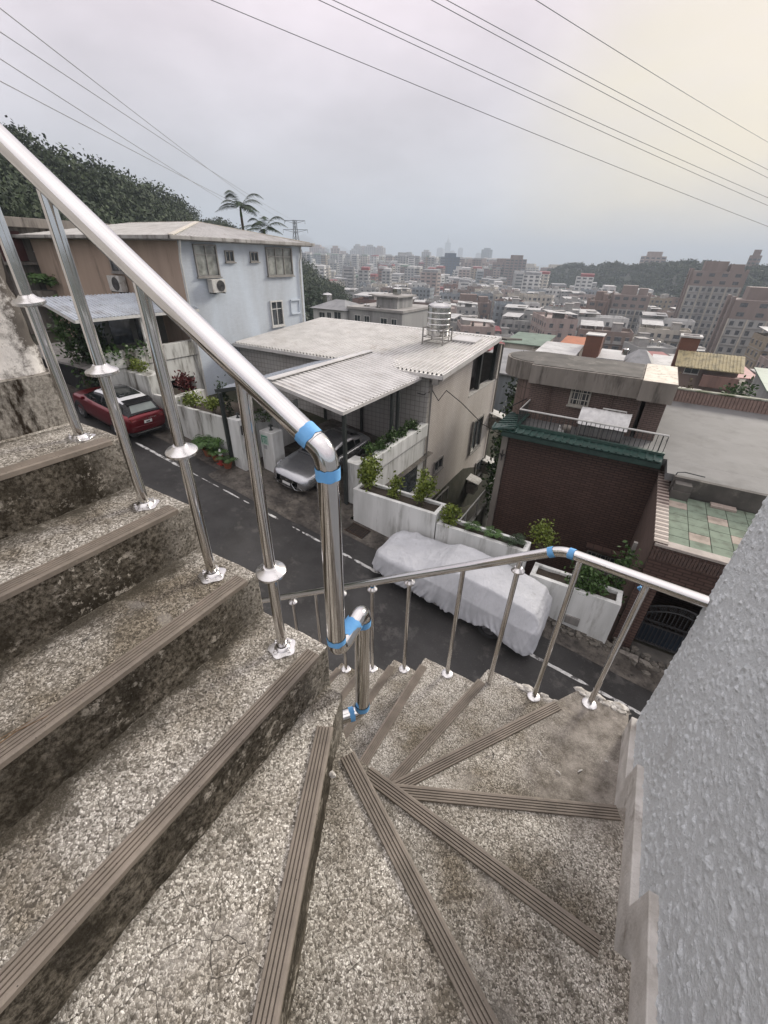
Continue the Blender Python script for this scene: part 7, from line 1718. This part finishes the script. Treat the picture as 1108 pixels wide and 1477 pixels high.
def cray(px, py): return (_F + _cr * ((px - 554) / 600) + _cu * ((738.5 - py) / 600)).normalized()
WIREM = mat('power_line', (.26, .26, .265), (.22, .22, .225), .6, ns=.1)
def wire(label, a, b, ext=(.35, .25), sag=.012, r=.05):
    a = Vector(a); b = Vector(b); d = b - a; A = a - d * ext[0]; B = b + d * ext[1]; n = 48
    m = MB(); m.tube([A + (B - A) * (i / n) - Vector((0, 0, sag * (B - A).length * 4 * (i / n) * (1 - i / n))) for i in range(n + 1)], r, 6)
    tag(m.build('power_line', WIREM, None, smooth=True), label, 'power line')
for lb, a, b in (('lowest of the wires running from the upper left down to the pylon', (-48.1, 23.6, 12.7), (-251, 302, 14.4)), ('second lowest wire running from the upper left down to the pylon', (-47.6, 23.8, 13.9), (-269, 297, 14.4)),
                 ('second highest wire running from the upper left down to the pylon', (-47.0, 24.3, 15.2), (-253, 302, 20.2)), ('highest wire running from the upper left down to the pylon', (-46.3, 25.3, 15.9), (-268, 298, 22.4))):
    wire(lb, a, b, (.35, 0), .006, .032)
for lb, a, b in (('lowest long wire crossing the sky to the lower right', (-41.6, 41.6, 19.7), (12.1, 109.1, 6.6)), ('lower wire of the middle pair crossing the sky', (-34.3, 47.4, 20.4), (10.9, 109.0, 9.5)), ('upper wire of the middle pair crossing the sky', (-33.3, 48.2, 20.5), (10.4, 109.0, 10.6)),
                 ('lower wire of the upper pair crossing the sky', (-25.4, 52.7, 20.6), (9.4, 108.8, 13.2)), ('upper wire of the upper pair crossing the sky', (-24.2, 53.2, 20.6), (8.9, 108.7, 14.3)), ('topmost single wire near the upper right corner of the sky', (-17.0, 56.0, 20.4), (7.4, 108.3, 17.8))):
    wire(lb, a, b, (.5, .4), .004, .03)
HAZE = .00044
m = MB(); m.box(-8200, 8200, -8200, 8200, -62, 192)
hz = m.build('haze', bpy.data.materials.new('haze_air')); hz['kind'] = 'stuff'
hm = hz.data.materials[0]; hm.use_nodes = True; ht = hm.node_tree
for n in list(ht.nodes): ht.nodes.remove(n)
ho = ht.nodes.new('ShaderNodeOutputMaterial'); hv = ht.nodes.new('ShaderNodeVolumePrincipled'); hv.inputs['Color'].default_value = (.60, .68, .765, 1); hv.inputs['Density'].default_value = HAZE; hv.inputs['Anisotropy'].default_value = 0.0
ht.links.new(hv.outputs[0], ho.inputs['Volume'])
